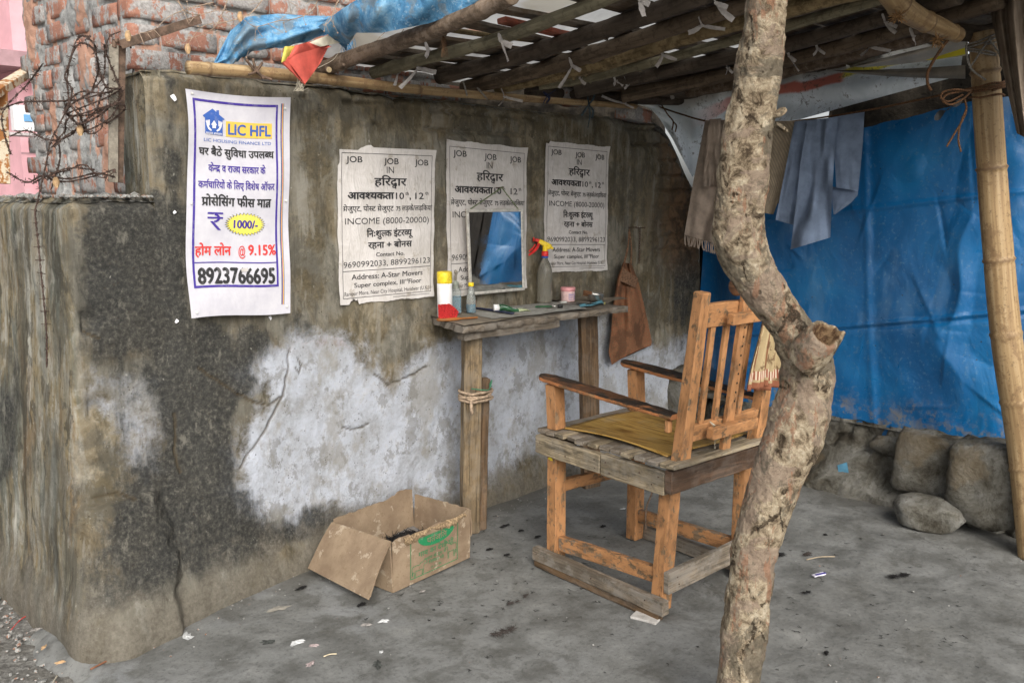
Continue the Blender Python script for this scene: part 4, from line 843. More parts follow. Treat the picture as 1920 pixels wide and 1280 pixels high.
# mud wall and stones under and behind it
t = NT('mud_stone', .95, .2); p = t.pos(); a_ = t.noise(p, 6, 8, .7, .4); f_ = t.noise(p, 40, 7, .75)
c = t.ramp(a_, [(.28, (.055, .048, .036)), (.45, (.125, .118, .098)), (.62, (.185, .18, .16)), (.8, (.25, .25, .235))]); c = t.mix(t.math('MULTIPLY', t.step(f_, .56, .7), .5), c, (.05, .043, .032)); c = t.mix(t.math('MULTIPLY', t.step(t.noise(p, 2.4, 4), .55, .65), .5), c, (.16, .12, .07))
t.col(c); t.bump(t.math('ADD', a_, t.math('MULTIPLY', f_, .4)), .9, .02); M_mud = t.m
Y_, Z_ = np.meshgrid(np.linspace(.15, -2.5, 300), np.linspace(-.08, .36, 70)); P_ = np.stack([Y_.ravel()*0, Y_.ravel(), Z_.ravel()], 1); f = lambda s_, o, k=4: fbm(P_, s_, k, o).reshape(Y_.shape)
xf = 4.70+.24*sst(-.50, -.08, Y_)-.10*sst(.30, 0, Z_)-.13*sst(.25, .02, Z_)*sst(-.6, -1.2, Y_)+.10*(f(4, 3)-.5)+.04*(f(14, 4)-.5)+.015*(f(40, 5)-.5)
cr_ = 1-np.abs(2*f(3.2, 12, 3)-1); xf = xf+.05*np.maximum(cr_-.90, 0)/.10
foot = thing('stone_footing', (4.6, -1.2, 0), 'rough mud and rubble footing below the blue tarpaulin', 'footing')
grid_obj('rubble_face', xf, Y_, Z_, M_mud, None, foot)
b = MB(); b.grid(lambda u, v: (4.69+.5*u, .15-2.65*v, .345), 2, 8); b.build('rubble_top', M_mud, foot)
def stone(c_, sx, sy, sz, seed, sq=4.0, rz=0.0, sub=4, label=None, name='stone', parent=None, m=None, cat='stone', amp=.22, group=None):
    bm = bmesh.new(); bmesh.ops.create_icosphere(bm, subdivisions=sub, radius=1); P_ = np.array([v.co[:] for v in bm.verts]); P_ /= (np.abs(P_)**sq).sum(1)[:, None]**(1/sq)
    d_ = 1+amp*(fbm(P_, 1.6, 4, seed)-.5)*2+.10*(fbm(P_, 7, 4, seed+3)-.5); P_ = P_*d_[:, None]
    rg_ = np.random.RandomState(seed)
    for k in range(11):
        nn = rg_.normal(size=3)*np.array([1, 1, .8]); nn /= np.linalg.norm(nn); h_ = rg_.uniform(.72, .95) if sq < 7 else rg_.uniform(.90, 1.12); ex_ = np.maximum(P_@nn-h_*(np.abs(nn).sum()**.35), 0); P_ = P_-ex_[:, None]*nn*.93
    P_ = P_*np.array([sx, sy, sz])*(1+.05*(fbm(P_, 9, 4, seed+8)-.5)[:, None]*2); ro = Matrix.Rotation(rz, 3, 'Z')
    b = MB(); b.add([Vector(c_)+ro@Vector(q) for q in P_], [[v.index for v in f_.verts] for f_ in bm.faces]); bm.free()
    o = b.build(name, m or M_mud, parent, smooth=True); return tag(o, label, cat, group) if parent is None else o
stone(tuple(WX(1745, 870, 4.55)), .11, .165, .15, 3, 8, R(4), label='squarish grey stone block under the tarpaulin, left of the larger one')
stone(tuple(WX(1860, 905, 4.46)), .13, .165, .20, 9, 7, R(-6), label='largest squared stone block, beside the foot of the bamboo post')
stone(tuple(WX(1742, 962, 4.33)), .12, .15, .078, 14, 3.0, R(10), label='low rounded brown rock on the floor in front of the two blocks', name='rock', cat='rock')
stone(tuple(WX(1590, 880, 4.66)), .10, .22, .12, 22, 4, R(3), label='long grey stone in the footing, right of the crooked post')
stone(tuple(WX(1680, 838, 4.68)), .06, .12, .05, 25, 4, R(3), parent=foot)
stone(tuple(WX(1285, 735, 4.80)), .12, .15, .17, 31, 2.6, 0, label='dark rounded boulder in the corner behind the chair', name='boulder', cat='boulder')
b = MB(); b.grid(lambda u, v: WX(1570+18*u+4*v, 872+24*v-6*u, 4.545), 3, 4); tag(b.build('blue_paint_scrap', plain('blue_scrap', (.10, .28, .42), .7)), 'small scrap of faded blue sheet stuck on the footing stone', 'scrap')
# near-black backing, its colour painting the shade behind everything at the right
t = NT('shade_backing', .95, .15); p = t.pos(); a_ = t.noise(p, 8, 7, .7); t.col(t.ramp(a_, [(.3, (.012, .010, .008)), (.7, (.05, .042, .032))])); t.bump(a_, .9, .02); M_dkw = t.m
bw = thing('dark_backing', (5.1, -1, 0), 'near-black backing wall added for the shade behind the blue tarpaulin', 'wall')
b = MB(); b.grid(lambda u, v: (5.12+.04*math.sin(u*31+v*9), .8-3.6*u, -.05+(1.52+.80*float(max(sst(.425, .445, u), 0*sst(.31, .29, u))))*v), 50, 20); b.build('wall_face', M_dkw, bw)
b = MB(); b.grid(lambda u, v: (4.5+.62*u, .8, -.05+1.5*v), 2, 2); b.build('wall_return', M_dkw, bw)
db = thing('dark_panel', (4.92, -2.1, 0), 'near-black boarding standing in for shade in the gap right of the bamboo post', 'panel')  # added panel: near-black colour paints the shade of a dark opening
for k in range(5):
    b = MB(); y = -2.07-k*.125; b.board((4.90+.01*(k % 2), y, .0), (4.92, y-.01, 2.25), .12, .02, up=(1, 0, 0), seg=5, jit=.002); b.build('board', wood('shade_board', (.022, .018, .015), .5) if k == 0 else bpy.data.materials['shade_board'], db)
# ---- banner gable
t = NT('banner_gable', .42, .4); p = t.pos(); uv = t.n('ShaderNodeUVMap').outputs[0]; su = t.n('ShaderNodeSeparateXYZ'); t.L(uv, su.inputs[0]); a_ = t.noise(p, 6, 6, .65, .5); f_ = t.noise(p, 40, 7, .8)
c = t.ramp(a_, [(.3, (.68, .73, .74)), (.6, (.84, .88, .90))])
def band(v0, v1, s_=.03):
    vv = t.math('ADD', su.outputs[1], t.math('MULTIPLY', t.math('SUBTRACT', a_, .5), .10)); return t.math('MULTIPLY', t.step(vv, v0-s_, v0+s_), t.step(vv, v1+s_, v1-s_))
c = t.mix(t.math('MULTIPLY', band(.54, .74), t.math('MULTIPLY', t.step(su.outputs[0], .30, .52), t.step(su.outputs[0], .78, .76))), c, (.62, .20, .15)); c = t.mix(t.math('MULTIPLY', band(.64, .82), t.step(su.outputs[0], .755, .775)), c, (.74, .66, .10))
c = t.mix(t.math('MULTIPLY', t.step(su.outputs[1], .70, .9), .6), c, (.36, .30, .23))
c = t.mix(t.math('MULTIPLY', t.math('MULTIPLY', t.step(f_, .56, .64), t.step(a_, .46, .56)), .75), c, (.15, .13, .09)); t.col(c)
tr = t.n('ShaderNodeBsdfTranslucent'); t.L(c, tr.inputs[0]); mx = t.n('ShaderNodeMixShader'); mx.inputs[0].default_value = .75; t.L(t.b.outputs[0], mx.inputs[1]); t.L(tr.outputs[0], mx.inputs[2]); t.L(mx.outputs[0], t.out.inputs[0]); t.bump(t.noise(t.pos((1, 1, 1)), 10, 4, .55, 1.0), .4, .02); M_gab = t.m
top = [(1195, 196), (1250, 180), (1300, 168), (1400, 148), (1520, 124), (1640, 100), (1810, 60)]; bot = [(1225, 205), (1262, 262), (1298, 332), (1390, 236), (1500, 224), (1600, 196), (1800, 142)]
def lerpp(P_, u):
    k = u*(len(P_)-1); i = min(int(k), len(P_)-2); f = k-i; f = f; return (P_[i][0]+(P_[i+1][0]-P_[i][0])*f, P_[i][1]+(P_[i+1][1]-P_[i][1])*f)
def gab(u, v):
    a = lerpp(bot, u); b_ = lerpp(top, u); U, V_ = a[0]+(b_[0]-a[0])*v, a[1]+(b_[1]-a[1])*v; x = 4.62-.07*math.sin(v*3.1+u*3)*(1-u*.4)-.03*math.sin(v*9+u*13)+.02*math.sin(u*31+v*4)
    return WX(U, V_, x)
b = MB(); b.grid(gab, 90, 30); tag(b.build('banner_sheet', M_gab, smooth=True), 'dirty white printed banner with faded red and yellow bands slung under the roof end', 'banner')
M_gb2 = plain('banner_cream', (.46, .42, .36), .5, .12, 8); M_yel = plain('banner_yellow', (.75, .66, .04), .5, .08, 8)
b = MB(); b.grid(lambda u, v: WX(1600+215*u, 124-48*u+(-6+34*v)*(u**.6)+8*v*0, 4.42-.05*math.sin(v*3+u*2)), 24, 8, mi=0)
b.grid(lambda u, v: WX(1735+80*u, 113-26*u+(v*13+1)*(u**.7), 4.40), 8, 3, mi=1)
tag(b.build('banner_roll', [M_gb2, M_yel], smooth=True), 'rolled cream banner edge with a yellow stripe beside the bamboo post head', 'banner')
b = MB(); b.grid(lambda u, v: WX(1560+250*u, 132-10*u*u+(26*v)*(u**.8), 4.52-.03*math.sin(v*3)), 20, 5); tag(b.build('folded_sheet', plain('grey_sheet', (.20, .18, .15), .6, .2, 8), smooth=True), 'grimy folded sheet edge between the two banners', 'sheet')
# brown cloth hanging at the top right corner
t = NT('brown_sacking', .95, .1); a_ = t.noise(t.pos(), 8, 6, .6); t.col(t.ramp(a_, [(.3, (.15, .115, .085)), (.7, (.26, .21, .165))])); t.bump(t.noise(t.pos(), 160, 3), .3, .002); M_sack = t.m
def sk(u, v):
    lx = 1853+22*v+42*max(0, v-.25); rx = 1945+10*v; U = lx+(rx-lx)*u; V_ = -40+290*v+26*u*v; f = 3.62+.05*math.sin(u*9+v*2)+.03*math.sin(u*21+v*3); return D(U, V_, f)
b = MB(); b.grid(sk, 40, 30); tag(b.build('hanging_sacking', M_sack, smooth=True), 'brown sacking cloth hanging in the top right corner', 'cloth')
# ================================================================ POSTERS
def wall_y(x, z): return -float(woff(np.array([[x]]), np.array([[z]]))[0, 0])
def flat_mat(name, c, rough=.6):
    t = NT(name, rough, .3); n_ = t.noise(t.pos(), 40, 6, .7); t.col(t.mix(t.math('MULTIPLY', t.step(n_, .55, .72), .3), tuple(c), tuple(min(1, x*.5+.25) for x in c))); return t.m
M_ink = flat_mat('ink_black', (.030, .030, .032)); M_purple = flat_mat('ink_purple', (.060, .035, .28)); M_red = flat_mat('ink_red', (.62, .05, .045)); M_blue = flat_mat('ink_blue', (.045, .12, .42)); M_yell = flat_mat('ink_yellow', (.80, .52, .09)); M_lem = flat_mat('ink_lemon', (.82, .74, .12)); M_grn = flat_mat('ink_green', (.02, .20, .08)); M_wht = flat_mat('ink_white', (.75, .75, .78)); M_lblue = flat_mat('ink_light_blue', (.10, .25, .55))
INK = dict(black=M_ink, purple=M_purple, red=M_red, blue=M_blue, yellow=M_yell, lemon=M_lem, green=M_grn, white=M_wht, lblue=M_lblue)
t = NT('poster_paper', .8, .25); p = t.co(); a_ = t.noise(p, 9, 6, .6, .8); b_ = t.noise(t.co(scale=(1, 1, .35)), 26, 5, .6, 1.0); f_ = t.noise(p, 14, 7, .7)
c = t.ramp(a_, [(.2, (.50, .475, .45)), (.8, (.64, .615, .60))]); c = t.mix(t.math('MULTIPLY', t.step(f_, .60, .74), .6), c, (.33, .29, .23)); t.col(c); t.bump(t.math('ADD', b_, t.math('MULTIPLY', a_, .6)), .55, .006); M_paper = t.m
t = NT('flex_banner', .42, .4); p = t.co(); a_ = t.noise(t.co(scale=(1, 1, .5)), 7, 4, .5, .6); t.col(t.ramp(t.noise(p, 12, 6, .7), [(.3, (.53, .525, .585)), (.75, (.62, .615, .66))])); t.bump(a_, .3, .012); M_flex = t.m
def job_poster(tl, tr, bl, br, label, seed, lift=.003, tear=0):
    c_ = [WY(*tl), WY(*tr), WY(*bl), WY(*br)]
    Wd = (c_[1]-c_[0]).length; Hd = (c_[2]-c_[0]).length
    gx, gz = np.meshgrid(np.linspace(c_[0][0]-.02, c_[1][0]+.02, 60), np.linspace(c_[2][2]-.02, c_[0][2]+.02, 70)); mx_ = float(woff(gx, gz).max()); base = [-mx_-.001]*4
    def surf(fx, fy, off=.0016):
        x = (c_[0][0]*(1-fx)+c_[1][0]*fx)*(1-fy)+(c_[2][0]*(1-fx)+c_[3][0]*fx)*fy; z = (c_[0][2]*(1-fx)+c_[1][2]*fx)*(1-fy)+(c_[2][2]*(1-fx)+c_[3][2]*fx)*fy
        y = (base[0]*(1-fx)+base[1]*fx)*(1-fy)+(base[2]*(1-fx)+base[3]*fx)*fy
        ed = max(0, abs(fx-.5)-.42)*max(0, abs(fy-.5)-.40)*60; cr = math.sin(fx*17+seed)*math.sin(fy*9+seed*2)*.0018+math.sin(fy*31+fx*5+seed)*.0008
        return Vector((x, y-lift-off-cr-ed*.02, z))
    o = thing('job_poster', surf(.5, 1, 0), label, 'poster', 'printed job posters on the wall')
    rg = random.Random(seed); jl = [rg.uniform(-.010, .010) for _ in range(60)]
    def sh(u, v):
        k = int(v*49); e = .003*math.sin(v*23+seed)+jl[k]*.22; fx = u+(e if u < .001 else 0)+(-e*.7 if u > .999 else 0); fy = v+(.003*math.sin(u*19+seed)+jl[int(u*40)]*.2 if v < .001 or v > .999 else 0)
        if tear == 1 and v < .001: fy = v+(.020*sst(.30, .22, u)+(-.014 if .22 < u < .34 else 0))
        if tear == 1 and u < .001 and .0 < v < .12: fx += .014
        if tear == 1 and v > .999 and .10 < u < .2: fy -= .035
        if tear == 3 and v < .001 and u < .06: fy += .02
        return surf(fx, fy, 0)
    b = MB(); b.grid(sh, 40, 49); b.build('paper', M_paper, o, smooth=True)
    P_ = Print(surf, Wd, Hd)
    P_.frame(.035, .038, .965, .962, .0022, 'black'); P_.bar(.037, .785, .963, .7885, 'black')
    T_ = lambda s, x, y, w_, h, **k: P_.text(s, x, y, w_, h, **k)
    T_('JOB', .16, .078, .155, .038); T_('JOB', .53, .083, .15, .038); T_('JOB', .85, .086, .15, .038); T_('IN', .52, .140, .075, .042, off=.006)
    T_('हरिद्वार', .52, .215, .33, .052, dev=True, off=.022); T_('आवश्यकता', .325, .305, .46, .046, dev=True, off=.040); T_('10', .62, .308, .085, .042); T_('th', .695, .292, .035, .022); T_(',', .73, .325, .012, None); T_('12', .83, .308, .09, .042); T_('th', .91, .290, .035, .022)
    T_('ग्रेजुएट, पोस्ट ग्रेजुएट', .30, .388, .50, .034, dev=True, off=.014); T_('75', .60, .392, .045, .028, off=.02); T_('लड़के/लड़कियां', .805, .388, .33, .034, dev=True, off=.014)
    T_('INCOME (8000-20000)', .50, .468, .87, .040, off=.006); T_('निःशुल्क इंटरव्यू', .52, .550, .48, .044, dev=True, off=.03); T_('रहना + बोनस', .52, .625, .46, .042, dev=True, off=.026)
    T_('Contact No.', .52, .688, .30, .026); T_('9690992033, 8899296123', .50, .745, .91, .038, off=.006)
    T_('Address: A-Star Movers', .50, .826, .75, .034, off=.010); T_('Super complex, III', .41, .880, .52, .030, off=.010); T_('rd', .695, .868, .03, .018); T_('Floor', .79, .880, .145, .030, off=.01)
    T_('Ranipur More, Near City Hospital, Haridwar (U.K.)', .50, .932, .90, .026, off=.006); P_.bar(.55, .975, .95, .978, 'black')
    P_.build(o, INK); return surf
job_poster((628, 274), (812, 282), (632, 572), (808, 555), 'leftmost of the three white job posters, torn at its top left corner', 5, tear=1)
job_poster((833, 262), (985, 278), (838, 557), (984, 540), 'middle white job poster, partly hidden behind the mirror', 11)
job_poster((1020, 264), (1139, 276), (1017, 510), (1135, 507), 'rightmost white job poster, between the spray bottle and the hanging cloth bag', 17, tear=3)
# ---- housing-loan banner
c_ = [WY(345, 167, -.03), WY(542, 183, -.03), WY(355, 596, -.03), WY(543, 586, -.03)]
def bsurf(fx, fy, off=.0018):
    x = (c_[0][0]*(1-fx)+c_[1][0]*fx)*(1-fy)+(c_[2][0]*(1-fx)+c_[3][0]*fx)*fy; z = (c_[0][2]*(1-fx)+c_[1][2]*fx)*(1-fy)+(c_[2][2]*(1-fx)+c_[3][2]*fx)*fy
    cur = .010*math.sin(fy*7+.6)*math.exp(-fx*5)+.008*math.sin(fy*5+2)*math.exp(-(1-fx)*6)+.004*math.sin(fy*14+fx*3)
    x += .006*math.sin(fy*6.2)*(1-fx); z += -.006*math.sin(fx*3.1)*(1-fy)*1.5+.004*math.sin(fx*6)*fy
    return Vector((x, -.034-cur-off+(.0), z))
ban = thing('loan_banner', bsurf(.5, 1, 0), 'tall white housing loan banner with purple frame and lettering pinned to the wall', 'banner')
b = MB(); b.grid(lambda u, v: bsurf(u, v, 0), 30, 60); b.build('flex_sheet', M_flex, ban, smooth=True)
Pb = Print(bsurf, (c_[1]-c_[0]).length, (c_[2]-c_[0]).length)
Pb.frame(.052, .034, .872, .868, .0085, 'purple'); Pb.bar(.06, .752, .865, .757, 'purple', 20)
for k, key in enumerate(('black', 'lblue', 'red', 'lemon', 'purple')): Pb.bar(.903+k*.0062, .028, .9085+k*.0062, .955, key, 40)
X_ = lambda x: x; hx0, hx1, hy0, hy1 = .135, .345, .070, .185
def bp(pts, key): Pb.poly([(hx0+(hx1-hx0)*a, hy0+(hy1-hy0)*b_) for a, b_ in pts], key)
bp([(.0, .30), (.45, .0), (.62, .115), (.62, .05), (.74, .03), (.74, .20), (1.0, .36), (.93, .40), (.06, .36)], 'blue'); bp([(.10, .34), (.90, .38), (.90, 1.0), (.10, .96)], 'blue')
_bs = bsurf
def over(off):
    return lambda fx, fy: _bs(fx, fy, off)
Pw = Print(over(.0030), Pb.W, Pb.H)
def wp_(pts, key='white'): Pw.poly([(hx0+(hx1-hx0)*a, hy0+(hy1-hy0)*b_) for a, b_ in pts], key)
wp_([(.36, .62), (.50, .44), (.64, .62), (.58, .62), (.58, .74), (.42, .74), (.42, .62)])
for s_ in (-1, 1):
    h = lambda a: .5+s_*a
    wp_([(h(.10), .82), (h(.22), .72), (h(.27), .58), (h(.36), .50), (h(.34), .66), (h(.26), .80), (h(.14), .86)])
    for k in range(4): wp_([(h(.20+k*.045), .66-k*.03), (h(.19+k*.05), .44+k*.012), (h(.225+k*.05), .43+k*.012), (h(.24+k*.045), .64-k*.03)])
Pw.text('स्वगृहाय अर्थसहाय:', (hx0+hx1)/2, .178, .155, .010, key='white', dev=True)
Pb.by.setdefault('yellow', MB()).grid(lambda a, b_: bsurf(.355+.46*a, .118+.068*b_), 16, 6)
Pw.text('LIC HFL', .588, .152, .42, .046, key='blue', off=.028); Pb.text('LIC HOUSING FINANCE LTD', .475, .208, .66, .014, key='blue', off=.004)
Pb.text('घर बैठे सुविधा उपलब्ध', .465, .258, .73, .034, dev=True, off=.030); Pb.text('केन्द्र व राज्य सरकार के', .465, .330, .55, .032, key='purple', dev=True, off=.026); Pb.text('कर्मचारियों के लिए विशेष ऑफर', .465, .404, .735, .032, key='purple', dev=True, off=.022); Pb.text('प्रोसेसिंग फीस मात्र', .465, .478, .67, .040, dev=True, off=.034)
def rup(cx, cy, k):
    for (x0, y0, x1, y1) in ((-.5, -.5, .5, -.40), (-.5, -.24, .5, -.14)): Pb.bar(cx+x0*k*1.8, cy+y0*k, cx+x1*k*1.8, cy+y1*k, 'purple', 3)
    a_ = [(-.1+.42*math.cos(t_), -.18+.26*math.sin(t_)) for t_ in np.linspace(-1.4, 1.5, 8)]; i_ = [(-.1+.26*math.cos(t_), -.18+.15*math.sin(t_)) for t_ in np.linspace(1.5, -1.4, 8)]
    for q in range(7): Pb.poly([(cx+x*k*1.8, cy+y*k) for x, y in (a_[q], a_[q+1], i_[6-q], i_[7-q])], 'purple')
    Pb.poly([(cx+x*k*1.8, cy+y*k) for x, y in ((-.34, .0), (-.14, .0), (.40, .5), (.18, .5))], 'purple')
rup(.255, .568, .080)
cx, cy = .545, .578; sp = []; si = []
for k in range(64):
    a = math.pi*k/32; r_ = 1.0 if k % 2 else .80; sp.append((cx+.205*r_*math.cos(a), cy+.054*r_*math.sin(a))); r2 = .93 if k % 2 else .76; si.append((cx+.205*r2*math.cos(a), cy+.054*r2*math.sin(a)))
def fan(P__, pts, key):
    for k in range(len(pts)): P__.poly([(cx, cy), pts[k], pts[(k+1) % len(pts)]], key)
fan(Pb, sp, 'black'); fan(Pw, si, 'lemon'); Pz = Print(over(.0042), Pb.W, Pb.H); Pz.text('1000/-', .548, .578, .235, .036, key='purple', off=.034)
Pb.text('होम लोन', .245, .700, .33, .044, key='red', dev=True, off=.030); Pb.text('@', .515, .700, .065, .046, key='red'); Pb.text('9.15%', .715, .695, .27, .046, key='red', off=.030); Pb.text('8923766695', .465, .815, .73, .070, off=.040)
Pb.build(ban, INK); Pw.build(ban, INK); Pz.build(ban, INK)
b = MB(); b.board(bsurf(.50, .79, .004), bsurf(.56, .785, .004), .012, .002, up=(0, 1, 0), seg=2, jit=.002); b.build('paper_scrap', M_paper, ban)
M_pin = plain('pin_white', (.75, .74, .70), .4)
for (fx, fy) in ((.05, .016), (.94, .05), (.035, .49), (.96, .47), (.05, .975), (.955, .965)):
    q = bsurf(fx, fy, .002); b = MB(); b.lathe(q, [(.0035, 0), (.005, .002), (.0045, .005), (.001, .006)], 8, axis=(0, -1, 0)); b.build('drawing_pin', M_pin, ban)
def wall_scrap(u, v, s, label, name='paper_scrap'):
    q = WY(u, v); q[1] = wall_y(q[0], q[2])-.006; b = MB(); a = rnd.uniform(0, 3); b.grid(lambda i, j: q+Vector(((i-.5)*s*math.cos(a)-(j-.5)*s*.6*math.sin(a), -.004*math.sin(i*3+j*2), (i-.5)*s*math.sin(a)+(j-.5)*s*.6*math.cos(a))), 4, 3)
    tag(b.build(name, M_wht, smooth=True), label, 'paper scrap')
wall_scrap(323, 184, .022, 'white paper scrap on the dark wall beside the top of the loan banner'); wall_scrap(326, 398, .014, 'tiny white scrap on the dark wall left of the loan banner'); wall_scrap(330, 602, .016, 'white paper scrap on the wall below the left corner of the loan banner'); wall_scrap(507, 596, .014, 'white paper scrap on the wall below the right corner of the loan banner')
# ---- mirror hanging over the middle poster
mc = [WY(872, 392, -.085), WY(978, 391, -.098), WY(879, 553, -.035), WY(979, 545, -.048)]
nrm = ((mc[1]-mc[0]).cross(mc[2]-mc[0])).normalized(); nrm = nrm if nrm[1] < 0 else -nrm
ux = (mc[1]-mc[0]).normalized(); uz = (mc[0]-mc[2]).normalized(); Wm = (mc[1]-mc[0]).length; Hm = (mc[0]-mc[2]).length; o0 = mc[2]
mir = thing('mirror', mc[2], 'small framed wall mirror hanging by a green cord above the shelf', 'mirror')
t = NT('mirror_glass', .02, .5); t.col((.86, .88, .87)); t.b.inputs['Metallic'].default_value = 1; t.rgh(t.ramp(t.noise(t.pos(), 8, 6, .7), [(.5, .02), (.8, .10)])); M_mir = t.m
M_alu = plain('mirror_frame', (.62, .60, .55), .45, .15, 40, metal=.35)
P_m = lambda a, b_, d=0: o0+ux*a+uz*b_+nrm*d
b = MB(); b.add([P_m(.008, .008, .009), P_m(Wm-.008, .008, .009), P_m(Wm-.008, Hm-.008, .009), P_m(.008, Hm-.008, .009)], [[0, 1, 2, 3]]); b.build('mirror_glass', M_mir, mir)
b = MB(); b.add([P_m(.0, .0, .001), P_m(Wm, .0, .001), P_m(Wm, Hm, .001), P_m(0, Hm, .001)], [[0, 1, 2, 3]]); b.build('backing', plain('card_back', (.25, .18, .12)), mir)
for (a, b_, c2, d2) in ((0, .007, Wm, .007), (0, Hm-.007, Wm, Hm-.007)):
    b = MB(); b.board(P_m(a, b_, .007), P_m(c2, d2, .007), .014, .014, up=nrm, ch=.003); b.build('frame_bar', M_alu, mir)
for a in (.007, Wm-.007):
    b = MB(); b.board(P_m(a, .0145, .0068), P_m(a, Hm-.0145, .0068), .014, .014, up=nrm, ch=.003); b.build('frame_bar', M_alu, mir)
nl = WY(928, 352); nl[1] = wall_y(nl[0], nl[2])-.05
M_cord = plain('green_cord', (.14, .17, .09), .9, .2, 200)
b = MB(); b.tube([P_m(.03, Hm, .004), nl+Vector((0, .004, 0))], .003, 6); b.tube([P_m(Wm-.03, Hm, .004), nl+Vector((0, .004, 0))], .003, 6); rock(b, nl+Vector((0, .002, .002)), .007, 1); rock(b, P_m(.03, Hm, .004), .006, 1); rock(b, P_m(Wm-.03, Hm, .004), .006, 1); b.build('hanging_cord', M_cord, mir)
M_nail = plain('rusty_nail', (.10, .06, .045), .7, .3, 100, metal=.4)
b = MB(); b.tube([nl+Vector((0, .06, -.002)), nl+Vector((0, -.01, .002))], .0025, 6); tag(b.build('nail', M_nail), 'nail in the wall holding up the mirror cord', 'nail')
# ================================================================ SHELF TABLE AND THINGS ON IT
M_oldw = wood('weathered_wood', (.205, .150, .088), .40, grey=.22); M_shelf = wood('shelf_board', (.155, .128, .098), .45, grey=.45); M_brnw = wood('brown_wood', (.135, .085, .047), .45, grey=.15); M_palew = wood('pale_wood', (.36, .26, .15), .5, grey=.2)
tb = thing('shelf_table', (3.15, -.2, 0), 'rough wooden shelf table on two post legs under the mirror', 'table')
A_, B_, C_, D_ = Vector((2.75, .03, 1.0)), Vector((2.613, -.352, 1.0)), Vector((3.70, -.405, 1.0)), Vector((3.76, .02, 1.0))
def tt(u, v, z=0.0):
    p_ = (A_*(1-u)+D_*u)*(1-v)+(B_*(1-u)+C_*u)*v; return Vector((p_[0], p_[1], 1.0+z))
NU, NV = 70, 26
def ttop(z, jag):
    def f(u, v):
        e = (.006*math.sin(u*37)+.004*math.sin(u*91+2)) if v > .999 else 0; q = tt(u, v); return Vector((q[0]+(.006*math.sin(v*21)*jag if u < .001 or u > .999 else 0), q[1]+e*jag, 1.0+z+.0025*math.sin(u*23)*math.sin(v*3)))
    return f
b = MB(); b.grid(ttop(0, 1), NU, NV); b.grid(ttop(-.030, 1), NU, NV)
for (fn, n_) in ((lambda s_: (s_, 1.0), NU), (lambda s_: (s_, 0.0), NU), (lambda s_: (0.0, s_), NV), (lambda s_: (1.0, s_), NV)):
    def side(u, v, fn=fn):
        a, c2 = fn(u); w_ = .006*math.sin(v*math.pi)*(1 if v not in (0, 1) else 0); q = ttop(-.030*v, 1)(a, c2); return q+Vector((0, -w_*(a not in (0, 1) and c2 == 1), 0))
    b.grid(side, n_, 6, uvfn=None)
tp_ = b.build('tabletop', M_shelf, tb, smooth=False)
uvl = tp_.data.uv_layers[0]; me = tp_.data
for lp in me.loops:
    v_ = me.vertices[lp.vertex_index].co; uvl.data[lp.index].uv = (v_.x+.3*v_.z, v_.y+v_.z*1.0)
b = MB(); b.board(tt(.02, .86, -.05), tt(.55, .93, -.045), .055, .035, seg=8, jit=.002); b.build('edge_batten', M_shelf, tb)
b = MB(); b.board(tt(.10, .10, -.046), tt(.98, .08, -.046), .05, .03, seg=6, jit=.002); b.build('edge_batten', M_shelf, tb)
L1t, L1b = Vector((2.755, -.262, .97)), Vector((2.775, -.215, 0)); b = MB(); b.board(L1b, L1t, .052, .085, up=(.9, -.35, 0), seg=14, jit=.0015, ch=.006); b.build('leg', M_oldw, tb)
L2b, L2t = Vector((3.69, -.20, 0)), Vector((3.60, -.235, .97)); b = MB(); b.board(L2b, L2t, .045, .105, up=(.95, -.3, 0), seg=14, jit=.0015, ch=.005, taper=.96); b.build('leg', M_brnw, tb)
b = MB(); b.board((2.845, -.222, 0), (2.85, -.245, .73), .036, .040, up=(.9, -.35, 0), seg=10, jit=.002, ch=.005); br = b.build('brace_post', M_brnw, tb); br['label'] = 'shorter post strapped beside the left leg'
M_strap = plain('strap_cloth', (.36, .27, .19), .95, .25, 60, bump=.6)
b = MB()
for k, (z, dz) in enumerate(((.652, .012), (.664, -.010), (.640, .004), (.676, .006))):
    pts = [(2.722, -.285, z), (2.722, -.21, z+dz), (2.80, -.175, z), (2.875, -.215, z-dz), (2.877, -.265, z-dz), (2.80, -.303, z+dz*.5), (2.722, -.285, z)]; b.tube(curve_pts(pts, 5), .0065, 6, wob=.2)
b.tube(curve_pts([(2.722, -.29, .65), (2.71, -.30, .62), (2.716, -.30, .59)], 4), [.008]*8+[.004], 6)
b.build('strap', M_strap, tb, smooth=True)
b = MB(); b.tube(curve_pts([(2.722, -.29, .705), (2.80, -.312, .69), (2.83, -.30, .70), (2.85, -.29, .725), (2.845, -.28, .70), (2.87, -.27, .69)], 5), .0028, 5); b.build('green_string', plain('green_string', (.05, .18, .10), .9), tb)
# paper and card lining the top
M_card = plain('old_card', (.24, .205, .155), .9, .15, 12, dirt=.5); M_news = plain('grey_newsprint', (.30, .295, .27), .9, .2, 30, dirt=.4)
def sheet_on(name, pts, z, m, label, cat, curl=.004, thick=0):
    P_ = [G(u, v, 1.003) for u, v in pts]
    def f(a, b_): q = (P_[0]*(1-a)+P_[1]*a)*(1-b_)+(P_[3]*(1-a)+P_[2]*a)*b_; e = max(abs(a-.5), abs(b_-.5))*2; return Vector((q[0]+.004*math.sin(b_*17)*(e > .98), q[1]+.004*math.sin(a*23)*(e > .98), 1.0+z+curl*max(0, e-.75)*3*(.5+.5*math.sin(a*9+b_*7))))
    b = MB(); b.grid(f, 18, 12); return tag(b.build(name, m, smooth=True, thick=thick), label, cat)
sheet_on('card_sheet', [(792, 588), (905, 583), (990, 592), (872, 612)], .004, M_card, 'brown card sheet lining the left end of the shelf', 'card')
